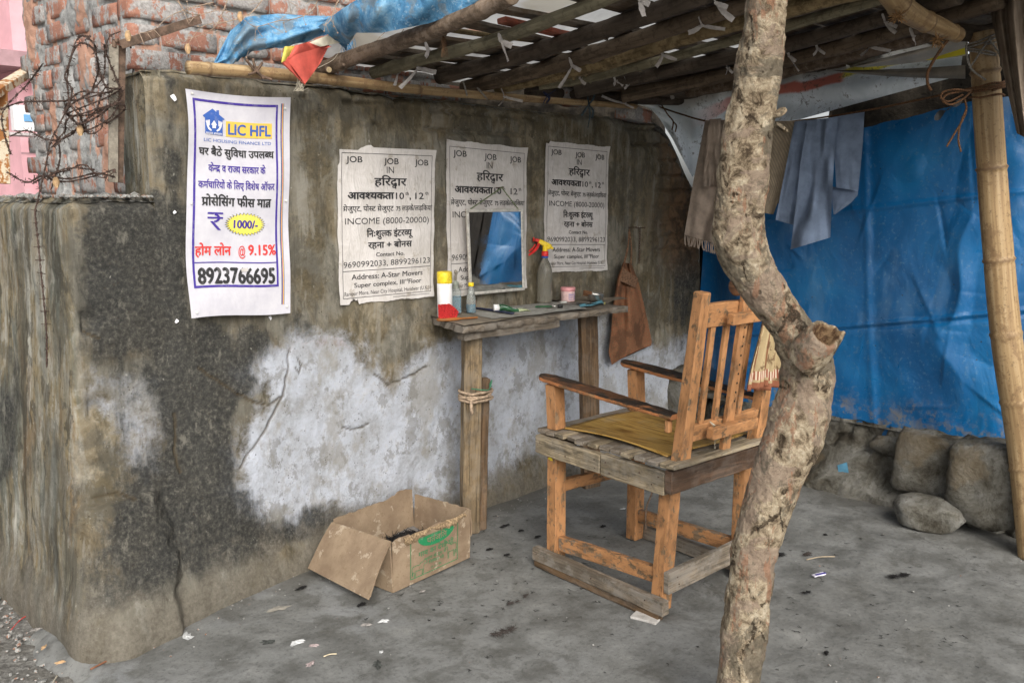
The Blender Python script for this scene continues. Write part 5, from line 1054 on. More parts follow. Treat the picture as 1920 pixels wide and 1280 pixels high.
sheet_on('newspaper', [(860, 583), (1060, 566), (1100, 580), (925, 600)], .006, M_news, 'grey newspaper sheet spread on the middle of the shelf', 'newspaper')
sheet_on('card_sheet', [(1020, 563), (1120, 556), (1178, 562), (1100, 574)], .005, M_card, 'curled card sheet jutting past the right end of the shelf', 'card', .012)
sheet_on('blue_paper', [(1085, 575), (1128, 567), (1133, 571), (1090, 579)], .009, plain('blue_paper', (.12, .33, .42), .7, .2, 40), 'torn strip of blue paper at the front right of the shelf', 'paper', .006)
# bottles. 'at' gives the foot point of a thing on the shelf
def at(u, v): q = G(u, v, 1.008); return Vector((q[0], q[1], 1.009))
def clear_mat(name, c, rough=.12, tr=.75):
    t = NT(name, rough, .5); t.col(c); t.b.inputs['Transmission Weight'].default_value = tr; t.b.inputs['IOR'].default_value = 1.3; return t.m
M_milky = clear_mat('cloudy_plastic', (.55, .53, .46), .22, .8); M_clr = clear_mat('clear_plastic', (.72, .76, .74), .12, .8); M_bliq = clear_mat('blue_liquid', (.02, .30, .50), .12, .45); M_cap_y = plain('yellow_cap', (.80, .60, .03), .4, .12, 60, dirt=.35); M_whp = plain('white_plastic', (.74, .74, .74), .35, .04); M_redp = plain('red_plastic', (.70, .035, .03), .35, .08); M_yp = plain('yellow_plastic', (.85, .62, .02), .35, .06); M_bluer = plain('blue_ring', (.03, .10, .42), .4)
q = at(829, 590); q = Vector((2.735, -.105, 1.009)); c_o = thing('spray_can', q, 'tall white aerosol can with a grubby yellow cap at the left end of the shelf', 'aerosol can')
b = MB(); b.lathe(q, [(.0315, 0), (.0345, .004), (.0345, .150), (.033, .153)], 28); b.build('can', M_whp, c_o, smooth=True)
b = MB(); b.lathe(q, [(.0335, .154), (.0348, .157), (.0345, .200), (.032, .206), (.020, .208), (.001, .208)], 28); b.build('cap', M_cap_y, c_o, smooth=True)
q = Vector((2.845, -.060, 1.009)); o = thing('square_bottle', q, 'square clear bottle half full of blue liquid with a bent pump nozzle', 'bottle')
def sq(mb, q, w_, z0, z1, ch=.006): mb.board(q+Vector((0, 0, z0)), q+Vector((0, 0, z1)), w_, w_, up=(.75, -.66, 0), ch=ch)
b = MB(); sq(b, q, .048, 0, .118); b.build('bottle_body', M_clr, o)
b = MB(); sq(b, q, .0465, .002, .085); b.build('blue_liquid', M_bliq, o)
b = MB(); b.lathe(q, [(.018, .118), (.013, .124), (.013, .134), (.015, .136), (.015, .148), (.008, .150), (.006, .158)], 16); b.build('neck', clear_mat('murky_cap', (.35, .38, .33), .4, .3), o, smooth=True)
b = MB(); b.tube(curve_pts([q+Vector((0, 0, .155)), q+Vector((-.002, -.002, .175)), q+Vector((.004, 0, .19)), q+Vector((-.004, -.002, .198)), q+Vector((-.012, -.006, .192))], 5), [.006]*10+[.008]*6+[.004]*5, 8, wob=.15); b.build('nozzle', plain('grimy_nozzle', (.22, .20, .16), .6), o, smooth=True)
b = MB(); b.board(q+Vector((-.030, .004, .004)), q+Vector((-.030, .004, .10)), .014, .006, up=(.7, -.7, 0)); tag(b.build('comb', plain('tan_comb', (.42, .30, .16), .6)), 'tan comb standing between the aerosol can and the square bottle', 'comb')
q = Vector((2.925, -.078, 1.009)); o = thing('lotion_bottle', q, 'small clear bottle of blue liquid with a bright yellow cap and red label mark', 'bottle')
pr = [(.021, 0), (.023, .003), (.023, .055), (.021, .070), (.014, .100), (.0115, .112), (.0115, .124)]
b = MB(); b.lathe(q, pr, 22); b.build('bottle_body', M_clr, o, smooth=True)
b = MB(); b.lathe(q, [(.020, .002), (.0218, .004), (.0218, .040), (.001, .040)], 22); b.build('blue_liquid', M_bliq, o, smooth=True)
b = MB(); b.lathe(q, [(.012, .124), (.0135, .126), (.0135, .140), (.011, .142), (.001, .142)], 18); b.build('cap', M_yp, o, smooth=True)
b = MB(); b.grid(lambda u, v: q+Vector((.0236*math.cos(-.95+.5*u), .0236*math.sin(-.95+.5*u), .022+.036*v)), 5, 3); b.build('label_mark', M_redp, o)
# trigger spray bottle
q = Vector((3.47, -.055, 1.009)); o = thing('trigger_bottle', q, 'cloudy plastic bottle fitted with a red and yellow trigger sprayer', 'spray bottle')
pr = [(.030, 0), (.037, .004), (.039, .012), (.039, .050), (.035, .075), (.036, .095), (.039, .118), (.0385, .155), (.034, .180), (.024, .207), (.0155, .222), (.0145, .232)]
b = MB(); b.lathe(q, pr, 28); b.build('bottle_body', M_milky, o, smooth=True)
b = MB(); b.lathe(q, [(.0165, .230), (.0175, .231), (.0175, .238), (.0165, .239)], 20); b.build('ring', M_bluer, o, smooth=True)
b = MB(); b.lathe(q, [(.017, .239), (.0185, .241), (.0175, .262), (.012, .266)], 18); b.build('collar', M_redp, o, smooth=True)
lx = Vector((-.72, .69, 0)); lf = Vector((-.69, -.72, 0)); dirn = Vector((-.75, .66, 0)).normalized()
b = MB(); b.tube([q+Vector((0, 0, .262)), q+Vector((0, 0, .290))], [.0135, .0125], 14); b.board(q-dirn*.030+Vector((0, 0, .282)), q+dirn*.034+Vector((0, 0, .318)), .024, .030, up=(0, 0, 1), ch=.006, taper=.72); b.tube([q-dirn*.008+Vector((0, 0, .296)), q-dirn*.042+Vector((0, 0, .276))], [.015, .005], 10); b.build('sprayer_head', M_yp, o)
b = MB(); b.board(q+dirn*.028+Vector((0, 0, .316)), q+dirn*.052+Vector((0, 0, .322)), .018, .016, up=(0, 0, 1)); b.tube([q+dirn*.056+Vector((0, 0, .324)), q+dirn*.062+Vector((0, 0, .324))], [.012, .010], 10); b.build('nozzle', M_redp, o)
b = MB(); b.tube(curve_pts([q+dirn*.030+Vector((0, 0, .306)), q+dirn*.042+Vector((0, 0, .280)), q+dirn*.066+Vector((0, 0, .256)), q+dirn*.098+Vector((0, 0, .238))], 6), [.0085]*12+[.0065]*6+[.0045], 8, flat=.8); b.tube(curve_pts([q+dirn*.050+Vector((0, 0, .30)), q+dirn*.062+Vector((0, 0, .28)), q+dirn*.090+Vector((0, 0, .258)), q+dirn*.116+Vector((0, 0, .240))], 6), [.005]*12+[.006]*6+[.0045], 8, flat=.8); b.build('trigger', M_redp, o)
b = MB(); b.tube(curve_pts([q+Vector((0, 0, .235)), q+Vector((.004, 0, .16)), q+Vector((-.004, .004, .08)), q+Vector((.004, 0, .01))], 4), .0022, 5); b.build('dip_tube', M_milky, o)
# pink jar with lid and label print
q = Vector((3.595, -.105, 1.009)); o = thing('cream_jar', q, 'round pink cream jar with pink lid and blue printed label', 'jar')
M_pinkp = plain('pink_plastic', (.74, .33, .34), .4, .06, dirt=.12); M_pinkl = plain('pink_label', (.72, .50, .48), .6, .06, dirt=.2)
b = MB(); b.lathe(q, [(.034, 0), (.0365, .003), (.0365, .052), (.035, .054)], 30); b.build('pot', M_pinkl, o, smooth=True)
b = MB(); b.lathe(q, [(.0365, .054), (.0385, .056), (.0385, .071), (.036, .075), (.001, .075)], 30); b.build('lid', M_pinkp, o, smooth=True)
def js(fx, fy): a = -2.35+1.9*fx; return q+Vector((.0371*math.cos(a), .0371*math.sin(a), .050-.045*fy))
Pj = Print(js, .07, .045); Pj.frame(.03, .14, .46, .88, .0014, 'blue'); Pj.frame(.52, .14, .60, .88, .0014, 'blue'); Pj.bar(.08, .28, .40, .34, 'blue'); Pj.bar(.08, .44, .36, .47, 'blue'); Pj.bar(.08, .55, .41, .58, 'blue'); Pj.bar(.08, .66, .3, .69, 'blue'); Pj.text('H', .555, .5, .05, .25, key='blue', off=.04); Pj.frame(.72, .14, .98, .88, .002, 'blue'); Pj.bar(.76, .32, .92, .46, 'red'); Pj.bar(.76, .56, .92, .62, 'blue'); Pj.build(o, INK)
# steel bowl and brush
q = Vector((3.70, -.205, 1.011)); M_steel = plain('steel', (.48, .47, .44), .28, .15, 40, metal=.9); bo = thing('steel_bowl', q, 'small stainless steel bowl at the right end of the shelf', 'bowl')
b = MB(); b.lathe(q, [(.026, 0), (.036, .004), (.042, .014), (.044, .034), (.0455, .036), (.043, .036), (.041, .016), (.034, .006), (.001, .006)], 34, capb=True, capt=False); b.build('bowl', M_steel, bo, smooth=True)
sb = thing('shaving_brush', q+Vector((-.03, .03, .03)), 'shaving brush with brown bristles lying across the steel bowl', 'brush'); dh = Vector((-.80, .58, .16)).normalized(); s0 = q+Vector((.018, -.014, .030))
b = MB(); b.tube([s0, s0+dh*.020, s0+dh*.034, s0+dh*.046], [.010, .012, .010, .012], 14); b.build('handle', M_steel, sb, smooth=True)
M_brs = plain('brown_bristle', (.16, .075, .035), .9, .4, 300, bump=.5); b = MB()
for k in range(130):
    a = rnd.uniform(0, 6.28); r_ = rnd.random()**.5; n1_ = Vector((.58, .80, 0)); n2_ = dh.cross(n1_); o1 = n1_*math.cos(a)*r_+n2_*math.sin(a)*r_; b.tube([s0+dh*.044+o1*.011, s0+dh*(.088+rnd.uniform(-.008, .004))+o1*.017+Vector((0, 0, -.003))], [.0013, .0007], 3, cap=False)
b.build('bristles', M_brs, sb)
# red neck brush
q = Vector((2.675, -.190, 1.012)); nbk = thing('neck_brush', q, 'barber neck brush with red bristles and a wooden handle lying on the shelf', 'brush'); hd = Vector((.93, -.36, 0)).normalized()
M_hand = wood('brush_handle', (.34, .13, .035), .5, rough=.45); b = MB(); b.tube([q-hd*.052, q-hd*.045, q+hd*.0, q+hd*.045, q+hd*.062, q+hd*.105, q+hd*.140, q+hd*.146], [.006, .018, .024, .019, .009, .010, .0085, .003], 16, flat=.42); b.build('handle', M_hand, nbk, smooth=True)
M_rbr = plain('red_bristle', (.62, .035, .035), .8, .35, 260, bump=.6); b = MB()
for k in range(900):
    a = rnd.uniform(-1, 1); c2 = rnd.uniform(-1, 1)
    if a*a+c2*c2 > 1: continue
    s_ = q+hd*a*.042+Vector((hd[1], -hd[0], 0))*c2*.016+Vector((0, 0, .006)); e = s_+Vector((0, 0, .060-.026*max(0, a)**1.5*1.5-.006*abs(c2)+rnd.uniform(-.004, .004)))+hd*(a*.006+.004)-Vector((hd[1], -hd[0], 0))*c2*.007*-1; b.tube([s_, e], [.0017, .0012], 3, cap=False)
b.build('bristles', M_rbr, nbk)
# dark blue comb, cream tube, razor, scissors, soap scrap
b = MB(); p0, p1 = at(892, 579), at(962, 590); p0[2] = p1[2] = 1.014; b.board(p0, p1, .016, .005, ch=.001); d_ = (p1-p0); sd = Vector((-d_[1], d_[0], 0)).normalized()
for k in range(42): s_ = p0+d_*(.03+.94*k/42); b.board(s_+sd*.007, s_+sd*.022, .0018, .0022, ch=.0002)
tag(b.build('hair_comb', plain('dark_blue_plastic', (.012, .018, .06), .4)), 'dark blue plastic comb on the shelf left of the cream tube', 'comb')
tb_ = thing('cream_tube', at(950, 576), 'squeezed dark green cream tube with a white cap, silvery printed end flattened', 'tube'); t0, t1 = Vector((3.03, -.145, 1.028)), Vector((3.21, -.235, 1.013)); dd = (t1-t0).normalized(); sd = dd.cross(Vector((0, 0, 1))).normalized()
b = MB()
def tube_s(u, v, a0=0, a1=1):
    s_ = a0+(a1-a0)*u; a = 2*math.pi*v; wv = .017+.012*s_+.002*math.sin(s_*20); hv_ = .016*(1-s_)**.7+.0015; return t0+dd*(.008+.155*s_)+sd*math.cos(a)*wv+Vector((0, 0, math.sin(a)*hv_-.010*s_+.004*math.sin(s_*9)))
b.grid(lambda u, v: tube_s(u, v, 0, .62), 12, 20, mi=0); b.grid(lambda u, v: tube_s(u, v, .62, 1), 8, 20, mi=1)
M_gtube = plain('green_tube', (.02, .085, .035), .35, .2, 40); M_silv = plain('silver_print', (.45, .50, .30), .4, .3, 60)
b.build('tube_body', [M_gtube, M_silv], tb_, smooth=True)
b = MB(); b.tube([t0-dd*.016, t0+dd*.008], [.0155, .017], 16); b.build('cap', M_whp, tb_, smooth=True)
b = MB(); b.board(tube_s(.05, .10), tube_s(.55, .16), .006, .001, up=(0, 0, 1), ch=.0002); b.build('printed_stripe', M_wht, tb_)
rz = thing('razor', at(1000, 576), 'dark green barber razor with a black and chrome handle end', 'razor'); r0, r1 = Vector((3.26, -.18, 1.016)), Vector((3.37, -.262, 1.016))
b = MB(); b.board(r0, r0.lerp(r1, .62), .016, .008, ch=.002); b.build('handle', M_gtube, rz); b = MB(); b.tube([r0.lerp(r1, .62), r0.lerp(r1, .82)], .0055, 10); b.build('chrome_neck', M_steel, rz, smooth=True); b = MB(); b.tube([r0.lerp(r1, .82), r1], [.0085, .009], 12); b.build('knob', plain('black_plastic', (.012, .012, .012), .35), rz, smooth=True)
sc_ = thing('scissors', at(1060, 572), 'pair of dull steel scissors lying open on the shelf', 'scissors'); M_sci = plain('dull_steel', (.20, .19, .17), .4, .2, 60, metal=.8)
for s_ in (-1, 1):
    pv = Vector((3.52, -.225, 1.014+.003*s_)); ax_ = Vector((.86, -.30, 0)).normalized(); pp_ = Vector((ax_[1], -ax_[0], 0)); b = MB(); b.board(pv-ax_*.085+pp_*.010*s_, pv, .010, .002, ch=.0005, up=(0, 0, 1)); b.tube([pv, pv+ax_*.045+pp_*.010*s_], .003, 6); b.tube([pv+ax_*.060+pp_*.014*s_+ax_*.016*math.cos(a)+pp_*.010*math.sin(a) for a in np.linspace(0, 6.283, 15)], .0026, 6, cap=False); b.build('blade', M_sci, sc_)
b = MB(); p0 = Vector((3.50, -.135, 1.014)); b.board(p0, p0+Vector((.035, -.012, 0)), .018, .010, ch=.003); tag(b.build('soap_piece', plain('alum_piece', (.50, .50, .47), .5)), 'small pale alum piece between the spray bottle and the pink jar', 'soap')
b = MB(); p0 = at(1135, 570); b.lathe(p0+Vector((-.02, -.01, 0)), [(.005, 0), (.0055, .006), (.004, .012), (.001, .0125)], 10); tag(b.build('tube_cap', plain('olive_cap', (.28, .25, .10), .5), smooth=True), 'tiny olive bottle cap at the right end of the shelf', 'cap')
# ---- cloth bag on a nail
t = NT('printed_brown_cloth', .95, .1); p = t.pos(); v1 = t.vor(p, 150); v2 = t.noise(p, 7, 6, .65); c = t.ramp(v1, [(.15, (.30, .085, .045)), (.45, (.19, .10, .055))]); c = t.mix(t.math('MULTIPLY', t.step(t.vor(t.pos((1, 1, 1), (3, 3, 3)), 120), .22, .10), .7), c, (.42, .26, .15)); c = t.mix(t.math('MULTIPLY', t.step(v2, .45, .66), .65), c, (.075, .04, .025)); t.col(c); t.bump(t.noise(p, 220, 3), .3, .002); M_bag = t.m
bg = thing('cloth_bag', WY(1185, 660, -.08), 'dirty reddish brown cloth bag hanging from a nail right of the posters', 'bag'); EL = [(1168, 492), (1158, 520), (1150, 570), (1146, 620), (1141, 660), (1147, 684)]; ER = [(1184, 494), (1196, 525), (1206, 565), (1214, 600), (1222, 640), (1221, 648)]
def bagf(layer):
    def f(u, v):
        a, b_ = lerpp(EL, v), lerpp(ER, v); U, V_ = a[0]+(b_[0]-a[0])*u, a[1]+(b_[1]-a[1])*u+(12*math.sin(u*3.1) if v > .98 else 0)*(-.4)
        bul = .045*math.sin(math.pi*u)**.8*(.25+.75*v)+.016*math.sin(u*11+v*2.5)*(1-v*.45)+.008*math.sin(u*5+v*9)+.010*math.sin(u*19-v*3)*(1-v); return WY(U, V_, -.055-layer*bul)
    return f
b = MB(); b.grid(bagf(1), 34, 44); b.grid(bagf(.0), 6, 10); b.build('bag_body', M_bag, bg, smooth=True)
M_bst = plain('bag_strap', (.17, .095, .055), .95, .3, 90); b = MB(); tn = WY(1180, 430, -.045)
for (u, v) in ((1170, 495), (1183, 497)):
    q = WY(u, v, -.06); b.tube(curve_pts([q, q.lerp(tn, .5)+Vector((.004, -.006, 0)), tn], 6), [.006]*6+[.0045]*7, 7)
b.build('strap', M_bst, bg, smooth=True)
b = MB(); b.grid(lambda u, v: WY(1166+30*u-4*v, 500+22*u+26*v*(1-u*.3), -.088-.006*math.sin(u*3)), 8, 6); b.build('folded_hem', M_bst, bg, smooth=True)
for k, (u, v, lb) in enumerate(((1180, 427, 'nail holding the brown cloth bag'), (1197, 428, 'bent nail beside the one holding the cloth bag, a rusty chain below it'))):
    q = WY(u, v); q[1] = wall_y(q[0], q[2]); b = MB(); b.tube([q+Vector((0, .02, 0)), q+Vector((0, -.055, .004))], .003, 6); b.lathe(q+Vector((0, -.055, .004)), [(.006, 0), (.006, .002)], 8, axis=(0, -1, 0)); tag(b.build('nail', M_nail), lb, 'nail')
b = MB(); q = WY(1198, 432); q[1] = wall_y(q[0], q[2])-.012
for k in range(14): b.tube([q+Vector((.005*math.cos(a)*(k % 2)+.0, .005*math.cos(a)*((k+1) % 2)-.006, -.014*k+.010*math.sin(a))) for a in np.linspace(0, 6.283, 9)], .0016, 5, cap=False)
tag(b.build('thin_chain', M_nail), 'thin rusty chain hanging on the wall behind the cloth bag', 'chain', kind='stuff')
# ================================================================ BARBER CHAIR
PEA = (.45, .225, .098)
M_chair = wood('peach_painted_wood', (.24, .155, .085), .5, paint=PEA, wear=.60, rough=.6, grey=.10)
M_chairw = wood('peach_worn_wood', (.22, .15, .09), .5, paint=PEA, wear=.53, rough=.65, grey=.3)
M_arm = wood('arm_wood', (.26, .15, .075), .45, paint=(.42, .17, .065), wear=.56, rough=.45, top_dark=(.022, .016, .012))
M_rail = wood('raw_rail', (.29, .235, .155), .30, grey=.30); M_burnt = wood('burnt_rail', (.10, .06, .038), .35, grey=.12, rough=.6); M_greyb = wood('grey_board', (.22, .18, .135), .45, grey=.55)
CO, CA = Vector((2.698, -1.338, 0)), R(-5.4); cr_, cf_ = Vector((math.cos(CA), math.sin(CA), 0)), Vector((-math.sin(CA), math.cos(CA), 0))
def K(x, y, z): return CO+cr_*x+cf_*y+Vector((0, 0, z))
CW, CL = .497, .571
chair = thing('barber_chair', K(CW/2, CL/2, 0), 'tall worn peach-painted wooden barber chair with dark armrests and slatted back', 'chair')
def bd(name, p0, p1, w_, t_, m=None, up=(0, 0, 1), seg=6, ch=.003, jit=.0006, label=None, taper=1.0):
    b = MB(); b.board(p0, p1, w_, t_, up=up, seg=seg, ch=ch, jit=jit, taper=taper); o = b.build(name, m or M_chair, chair)
    if label: o['label'] = label
    return o
# legs
for (x, y, z0, lean) in ((0, CL, .018, 0), (0, 0, .025, .012), (CW, CL, .004, 0), (CW, 0, .004, .0)):
    bd('leg', K(x, y, z0), K(x+.0, y-lean*2.5, .498), .055, .060, up=cr_, seg=12, jit=.0008)
# runners: near side is two strips stacked
bd('runner', K(-.048, -.065, .058), K(-.050, CL+.075, .058), .036, .055, M_chairw if False else M_greyb, seg=14, jit=.0012)
bd('runner', K(-.046, -.040, .016), K(-.047, CL+.070, .016), .034, .030, M_brnw, seg=14, jit=.0012, label='darker lower strip of the near runner')
bd('runner', K(CW+.046, -.06, .030), K(CW+.046, CL+.06, .030), .034, .058, M_greyb, seg=10, jit=.001)
# stretchers
bd('stretcher', K(-.0, CL-.030, .118), K(0, .030, .150), .030, .062, M_chairw, seg=12, jit=.001)
bd('stretcher', K(CW, CL-.028, .118), K(CW, .028, .135), .030, .060, M_chairw, seg=10)
bd('stretcher', K(.028, CL, .355), K(CW-.028, CL, .345), .030, .050, M_chair, seg=8)
bd('stretcher', K(-.03, -.048, .145), K(CW+.03, -.046, .165), .026, .085, M_greyb, seg=8, jit=.001, label='pale grey board across the back legs')
# seat frame
bd('seat_rail', K(-.050, CL+.060, .540), K(-.052, .262, .534), .034, .076, M_rail, seg=12, jit=.0018, label='front piece of the near side rail, dry and cracked')
bd('seat_rail', K(-.050, .257, .534), K(-.050, -.055, .532), .036, .084, M_rail, seg=12, jit=.0018, label='rear piece of the near side rail with scorch marks')
bd('seat_rail', K(-.068, -.075, .545), K(CW+.075, -.068, .545), .034, .085, M_burnt, seg=14, jit=.0016, label='dark scorched rear rail')
bd('seat_rail', K(-.032, CL+.052, .540), K(CW+.06, CL+.052, .540), .032, .080, M_brnw, seg=10, jit=.0012)
bd('seat_rail', K(CW+.050, CL+.036, .540), K(CW+.050, -.050, .540), .032, .080, M_brnw, seg=10)
# slats of the seat
ys = [-.045, .012, .075, .140, .205, .262, .322, .385, .440, .500, .560, .612]
for i, y in enumerate(ys):
    bd('seat_slat', K(-.045-rnd.uniform(0, .016), y, .5935+rnd.uniform(-.0015, .0015)), K(CW+.055, y+rnd.uniform(-.006, .006), .5935), .050, .018, M_greyb if i % 3 else M_rail, seg=6, jit=.0012)
bd('seat_slat', K(-.075, -.088, .6035), K(CW+.07, -.084, .6035), .040, .016, M_rail, seg=10, jit=.001)
# laminated seat sheet, curled at its near edge
t = NT('wood_print_laminate', .38, .45); uv = t.n('ShaderNodeUVMap').outputs[0]; q_ = t.n('ShaderNodeMapping'); t.L(uv, q_.inputs[0]); q_.inputs['Scale'].default_value = (28, 3, 1); w_ = t.noise(q_.outputs[0], 1.3, 5, .6, .5); p = t.pos(); wn_ = t.noise(p, 9, 6, .7)
c = t.ramp(w_, [(.32, (.20, .105, .022)), (.48, (.40, .245, .062)), (.7, (.48, .31, .095))]); c = t.mix(t.math('MULTIPLY', t.step(wn_, .55, .7), .35), c, (.45, .38, .25)); t.col(c); t.rgh(t.ramp(wn_, [(.3, .3), (.7, .5)])); M_lam = t.m
b = MB()
def lam(u, v):
    x = .02+(CW+.02)*u; y = .005+.565*v; z = .606+.014*sst(.10, 0, u)*math.sin(math.pi*min(1, v*1.0))+.003*math.sin(u*7+v*4); return K(x-.03*(1-v)*(1-u)*0, y, z)
b.grid(lam, 24, 24); o = b.build('seat', M_lam, chair, smooth=True, thick=.005); o['label'] = 'mustard wood-print sheet laid as seat'
# arm posts, armrests
for x in (0, CW):
    bd('arm_post', K(x, CL+.002, .603), K(x-.004, CL+.012, .790), .055, .058, up=cr_, seg=6)
    b = MB(); P0, P1 = K(x-.006, CL+.085, .812), K(x-.004, -.048, .770); d_ = P1-P0; wd = lambda s_: .036+.010*math.sin(min(1, s_*1.35)*math.pi)-(.010*sst(.88, 1, s_)); n_ = 40
    sdv = cr_; rows = []
    for i in range(n_+1):
        s_ = i/n_; w2 = wd(s_)*(1 if s_ > .05 else (.55+.45*math.sqrt(max(0, s_/.05)))); th = .022-.003*s_; c2 = P0+d_*s_; jt = [rnd.uniform(-.0008, .0008) for _ in range(8)]
        prf = [(-w2+.004, -th/2), (w2-.004, -th/2), (w2, -th/2+.004), (w2, th/2-.006), (w2-.009, th/2), (-w2+.009, th/2), (-w2, th/2-.006), (-w2, -th/2+.004)]; rows.append([c2+sdv*(a+jt[k])+Vector((0, 0, z_+jt[k])) for k, (a, z_) in enumerate(prf)])
    vs = [p_ for r_ in rows for p_ in r_]; fs = [[i*8+(j+1) % 8, i*8+j, (i+1)*8+j, (i+1)*8+(j+1) % 8][::-1] for i in range(n_) for j in range(8)]; per = [0, .07, .076, .085, .095, .155, .165, .175, .18]
    uvs = [[(i/n_*.7+x, per[j+1]), (i/n_*.7+x, per[j]), ((i+1)/n_*.7+x, per[j]), ((i+1)/n_*.7+x, per[j+1])][::-1] for i in range(n_) for j in range(8)]
    fs += [list(range(8)), [n_*8+j for j in range(7, -1, -1)]]; uvs += [[(0, 0)]*8]*2; b.add(vs, fs, 0, uvs); b.build('armrest', M_arm, chair)
# back posts lean backwards
LN = .078
def bp_(x, z, dy=0.0): return K(x+.012, -.045-LN*(z-.56)/.66+dy, z)
for x in (0.018, CW-.014): bd('back_post', bp_(x, .560), bp_(x, 1.222), .050, .056, up=cr_, seg=16, ch=.004, jit=.0008, taper=.86)
upv = (bp_(0, 1.2)-bp_(0, .6)).normalized(); bkn = upv.cross(cr_)
def brd(name, x0, x1, z0, z1, w_, t_, dy, **k): return bd(name, bp_(x0, z0, dy), bp_(x1, z1, dy), t_, w_, up=upv, **k)
brd('back_rail', .042, CW-.040, 1.135, 1.135, .086, .026, .0, seg=8)
brd('back_rail', .042, CW-.040, .700, .700, .062, .028, .0, seg=8)
brd('rail_clamp', .130, .365, 1.120, 1.120, .040, .030, -.052, seg=6, label='short block clamped behind the top rail')
brd('rail_clamp', .100, .375, .700, .700, .042, .034, -.054, seg=6, label='bowed block clamped behind the lower rail')
for x in (.105, .190, .335): bd('back_slat', bp_(x, .728), bp_(x-.004, 1.094), .026, .016, up=cr_ if False else bkn, seg=8, ch=.002)
adj = bd('headrest_slide', bp_(.243, .610, -.026), bp_(.243, 1.205, -.026), .046, .022, up=bkn, seg=14, ch=.003)
M_hole = plain('bored_hole', (.01, .008, .006), .9)
for k in range(9):
    c2 = bp_(.243+.004, .80+.035*k, -.026)-bkn*0; n_ = bkn if bkn.dot(Vector((0, -1, 0))) > 0 else -bkn; b = MB(); b.lathe(c2+n_*.0112, [(.0045, 0), (.0045, .0008), (.001, .0009)], 8, axis=n_); b.build('peg_hole', M_hole, adj)
b = MB(); hp = bp_(.175, 1.232, -.020); b.tube([hp, hp+cr_*.008, hp+cr_*.155, hp+cr_*.163], [.026, .033, .032, .026], 18, wob=.02); hb_ = b.build('headrest_roll', wood('roll_wood', (.17, .085, .045), .45, rough=.5), chair, smooth=True)
bd('wedge', K(-.004, -.018, .752), K(-.004, -.016, .706), .022, .022, up=cr_, seg=2)
b = MB()
for k in range(3): b.tube(curve_pts([bp_(.135, .735, -.02), bp_(.15+.01*k, .700, -.05), bp_(.145+.008*k, .668, -.05), bp_(.14+.01*k, .69, -.02)], 5), .0018, 5)
b.tube(curve_pts([bp_(.14, .70, -.052), bp_(.135, .66, -.055), bp_(.142, .635, -.055)], 4), .0012, 4); b.build('tied_string', M_string, chair)
b = MB(); b.tube(curve_pts([K(CW-.03, CL-.0, .43), K(CW+.03, CL-.035, .30), K(CW+.045, CL-.06, .24), K(CW-.01, CL-.075, .17), K(CW-.03, CL-.09, .09), K(CW-.02, CL-.085, .055)], 6), .004, 6, wob=.2); b.build('loose_cord', plain('dirty_cord', (.17, .12, .085), .95, .3, 100), chair)
# yellow flower-like twist tied on the front leg: a strip of yellow plastic
b = MB(); q = K(-.030, CL+.0, .478); b.grid(lambda u, v: q+cr_*(-.004)+cf_*(-.012+.028*u)+Vector((0, 0, .012*math.sin(u*3)-.018*v*(1-abs(u-.5)*1.6))), 6, 4); b.build('yellow_twist', plain('yellow_strip', (.80, .62, .03), .5), chair, smooth=True)
b = MB(); nd_ = lambda p_, a_: b.lathe(p_, [(.0032, 0), (.003, .0012), (.001, .0014)], 7, axis=a_)
for (y, z) in ((.60, .55), (.45, .525), (.29, .548), (.285, .515), (.23, .55), (.21, .512), (.06, .55), (.0, .52), (-.03, .555)): nd_(K(-.0685, y, z), -cr_)
for (y, z) in ((.62, .062), (.02, .068), (.30, .06), (.56, .13), (.02, .16)): nd_(K(-.0675 if z < .1 else -.016, y, z), -cr_)
for (x, z) in ((.02, .55), (.03, .53), (.25, .55), (.46, .55), (.02, .16), (.03, .13)): nd_(K(x, -.086 if z > .3 else -.0605, z), -cf_)
nh = b.build('nail_heads', M_nail, chair); nh['kind'] = 'stuff'
# tile shim under the near rear corner
b = MB(); q0 = G(1188, 1153); q1 = G(1236, 1166); b.board(Vector((q0[0], q0[1], .006)), Vector((q1[0]+.0, q1[1], .006)), .065, .010, seg=2, jit=.001); tag(b.build('tile_piece', plain('tile_white', (.55, .53, .50), .5, .1, dirt=.3)), 'broken piece of pale tile wedged under the rear corner of the near chair runner', 'tile')
# striped towel over the back rail
t = NT('striped_towel', .95, .1); uv = t.n('ShaderNodeUVMap').outputs[0]; su = t.n('ShaderNodeSeparateXYZ'); t.L(uv, su.inputs[0]); st = t.math('SINE', t.math('MULTIPLY', su.outputs[0], 46.0)); wd_ = t.math('SINE', t.math('MULTIPLY', su.outputs[0], 11.0))
c = t.mix(t.math('MULTIPLY', t.step(st, .2, .5), t.step(wd_, -.3, .1)), (.42, .33, .19), (.20, .095, .05)); dn = t.noise(t.pos(), 22, 6, .7); c = t.mix(t.math('MULTIPLY', t.step(dn, .55, .68), .8), c, (.12, .065, .035))
bnd = t.math('MULTIPLY', t.step(su.outputs[1], .80, .805), t.step(su.outputs[1], .90, .895)); tk = t.step(t.math('SINE', t.math('MULTIPLY', su.outputs[0], 130.0)), -.1, .1); c = t.mix(bnd, c, t.mix(tk, (.62, .52, .40), (.28, .10, .06)))
c = t.mix(t.step(su.outputs[1], .92, .93), c, (.26, .105, .06)); t.col(c); t.bump(t.noise(t.pos(), 260, 2), .4, .003); M_tow = t.m
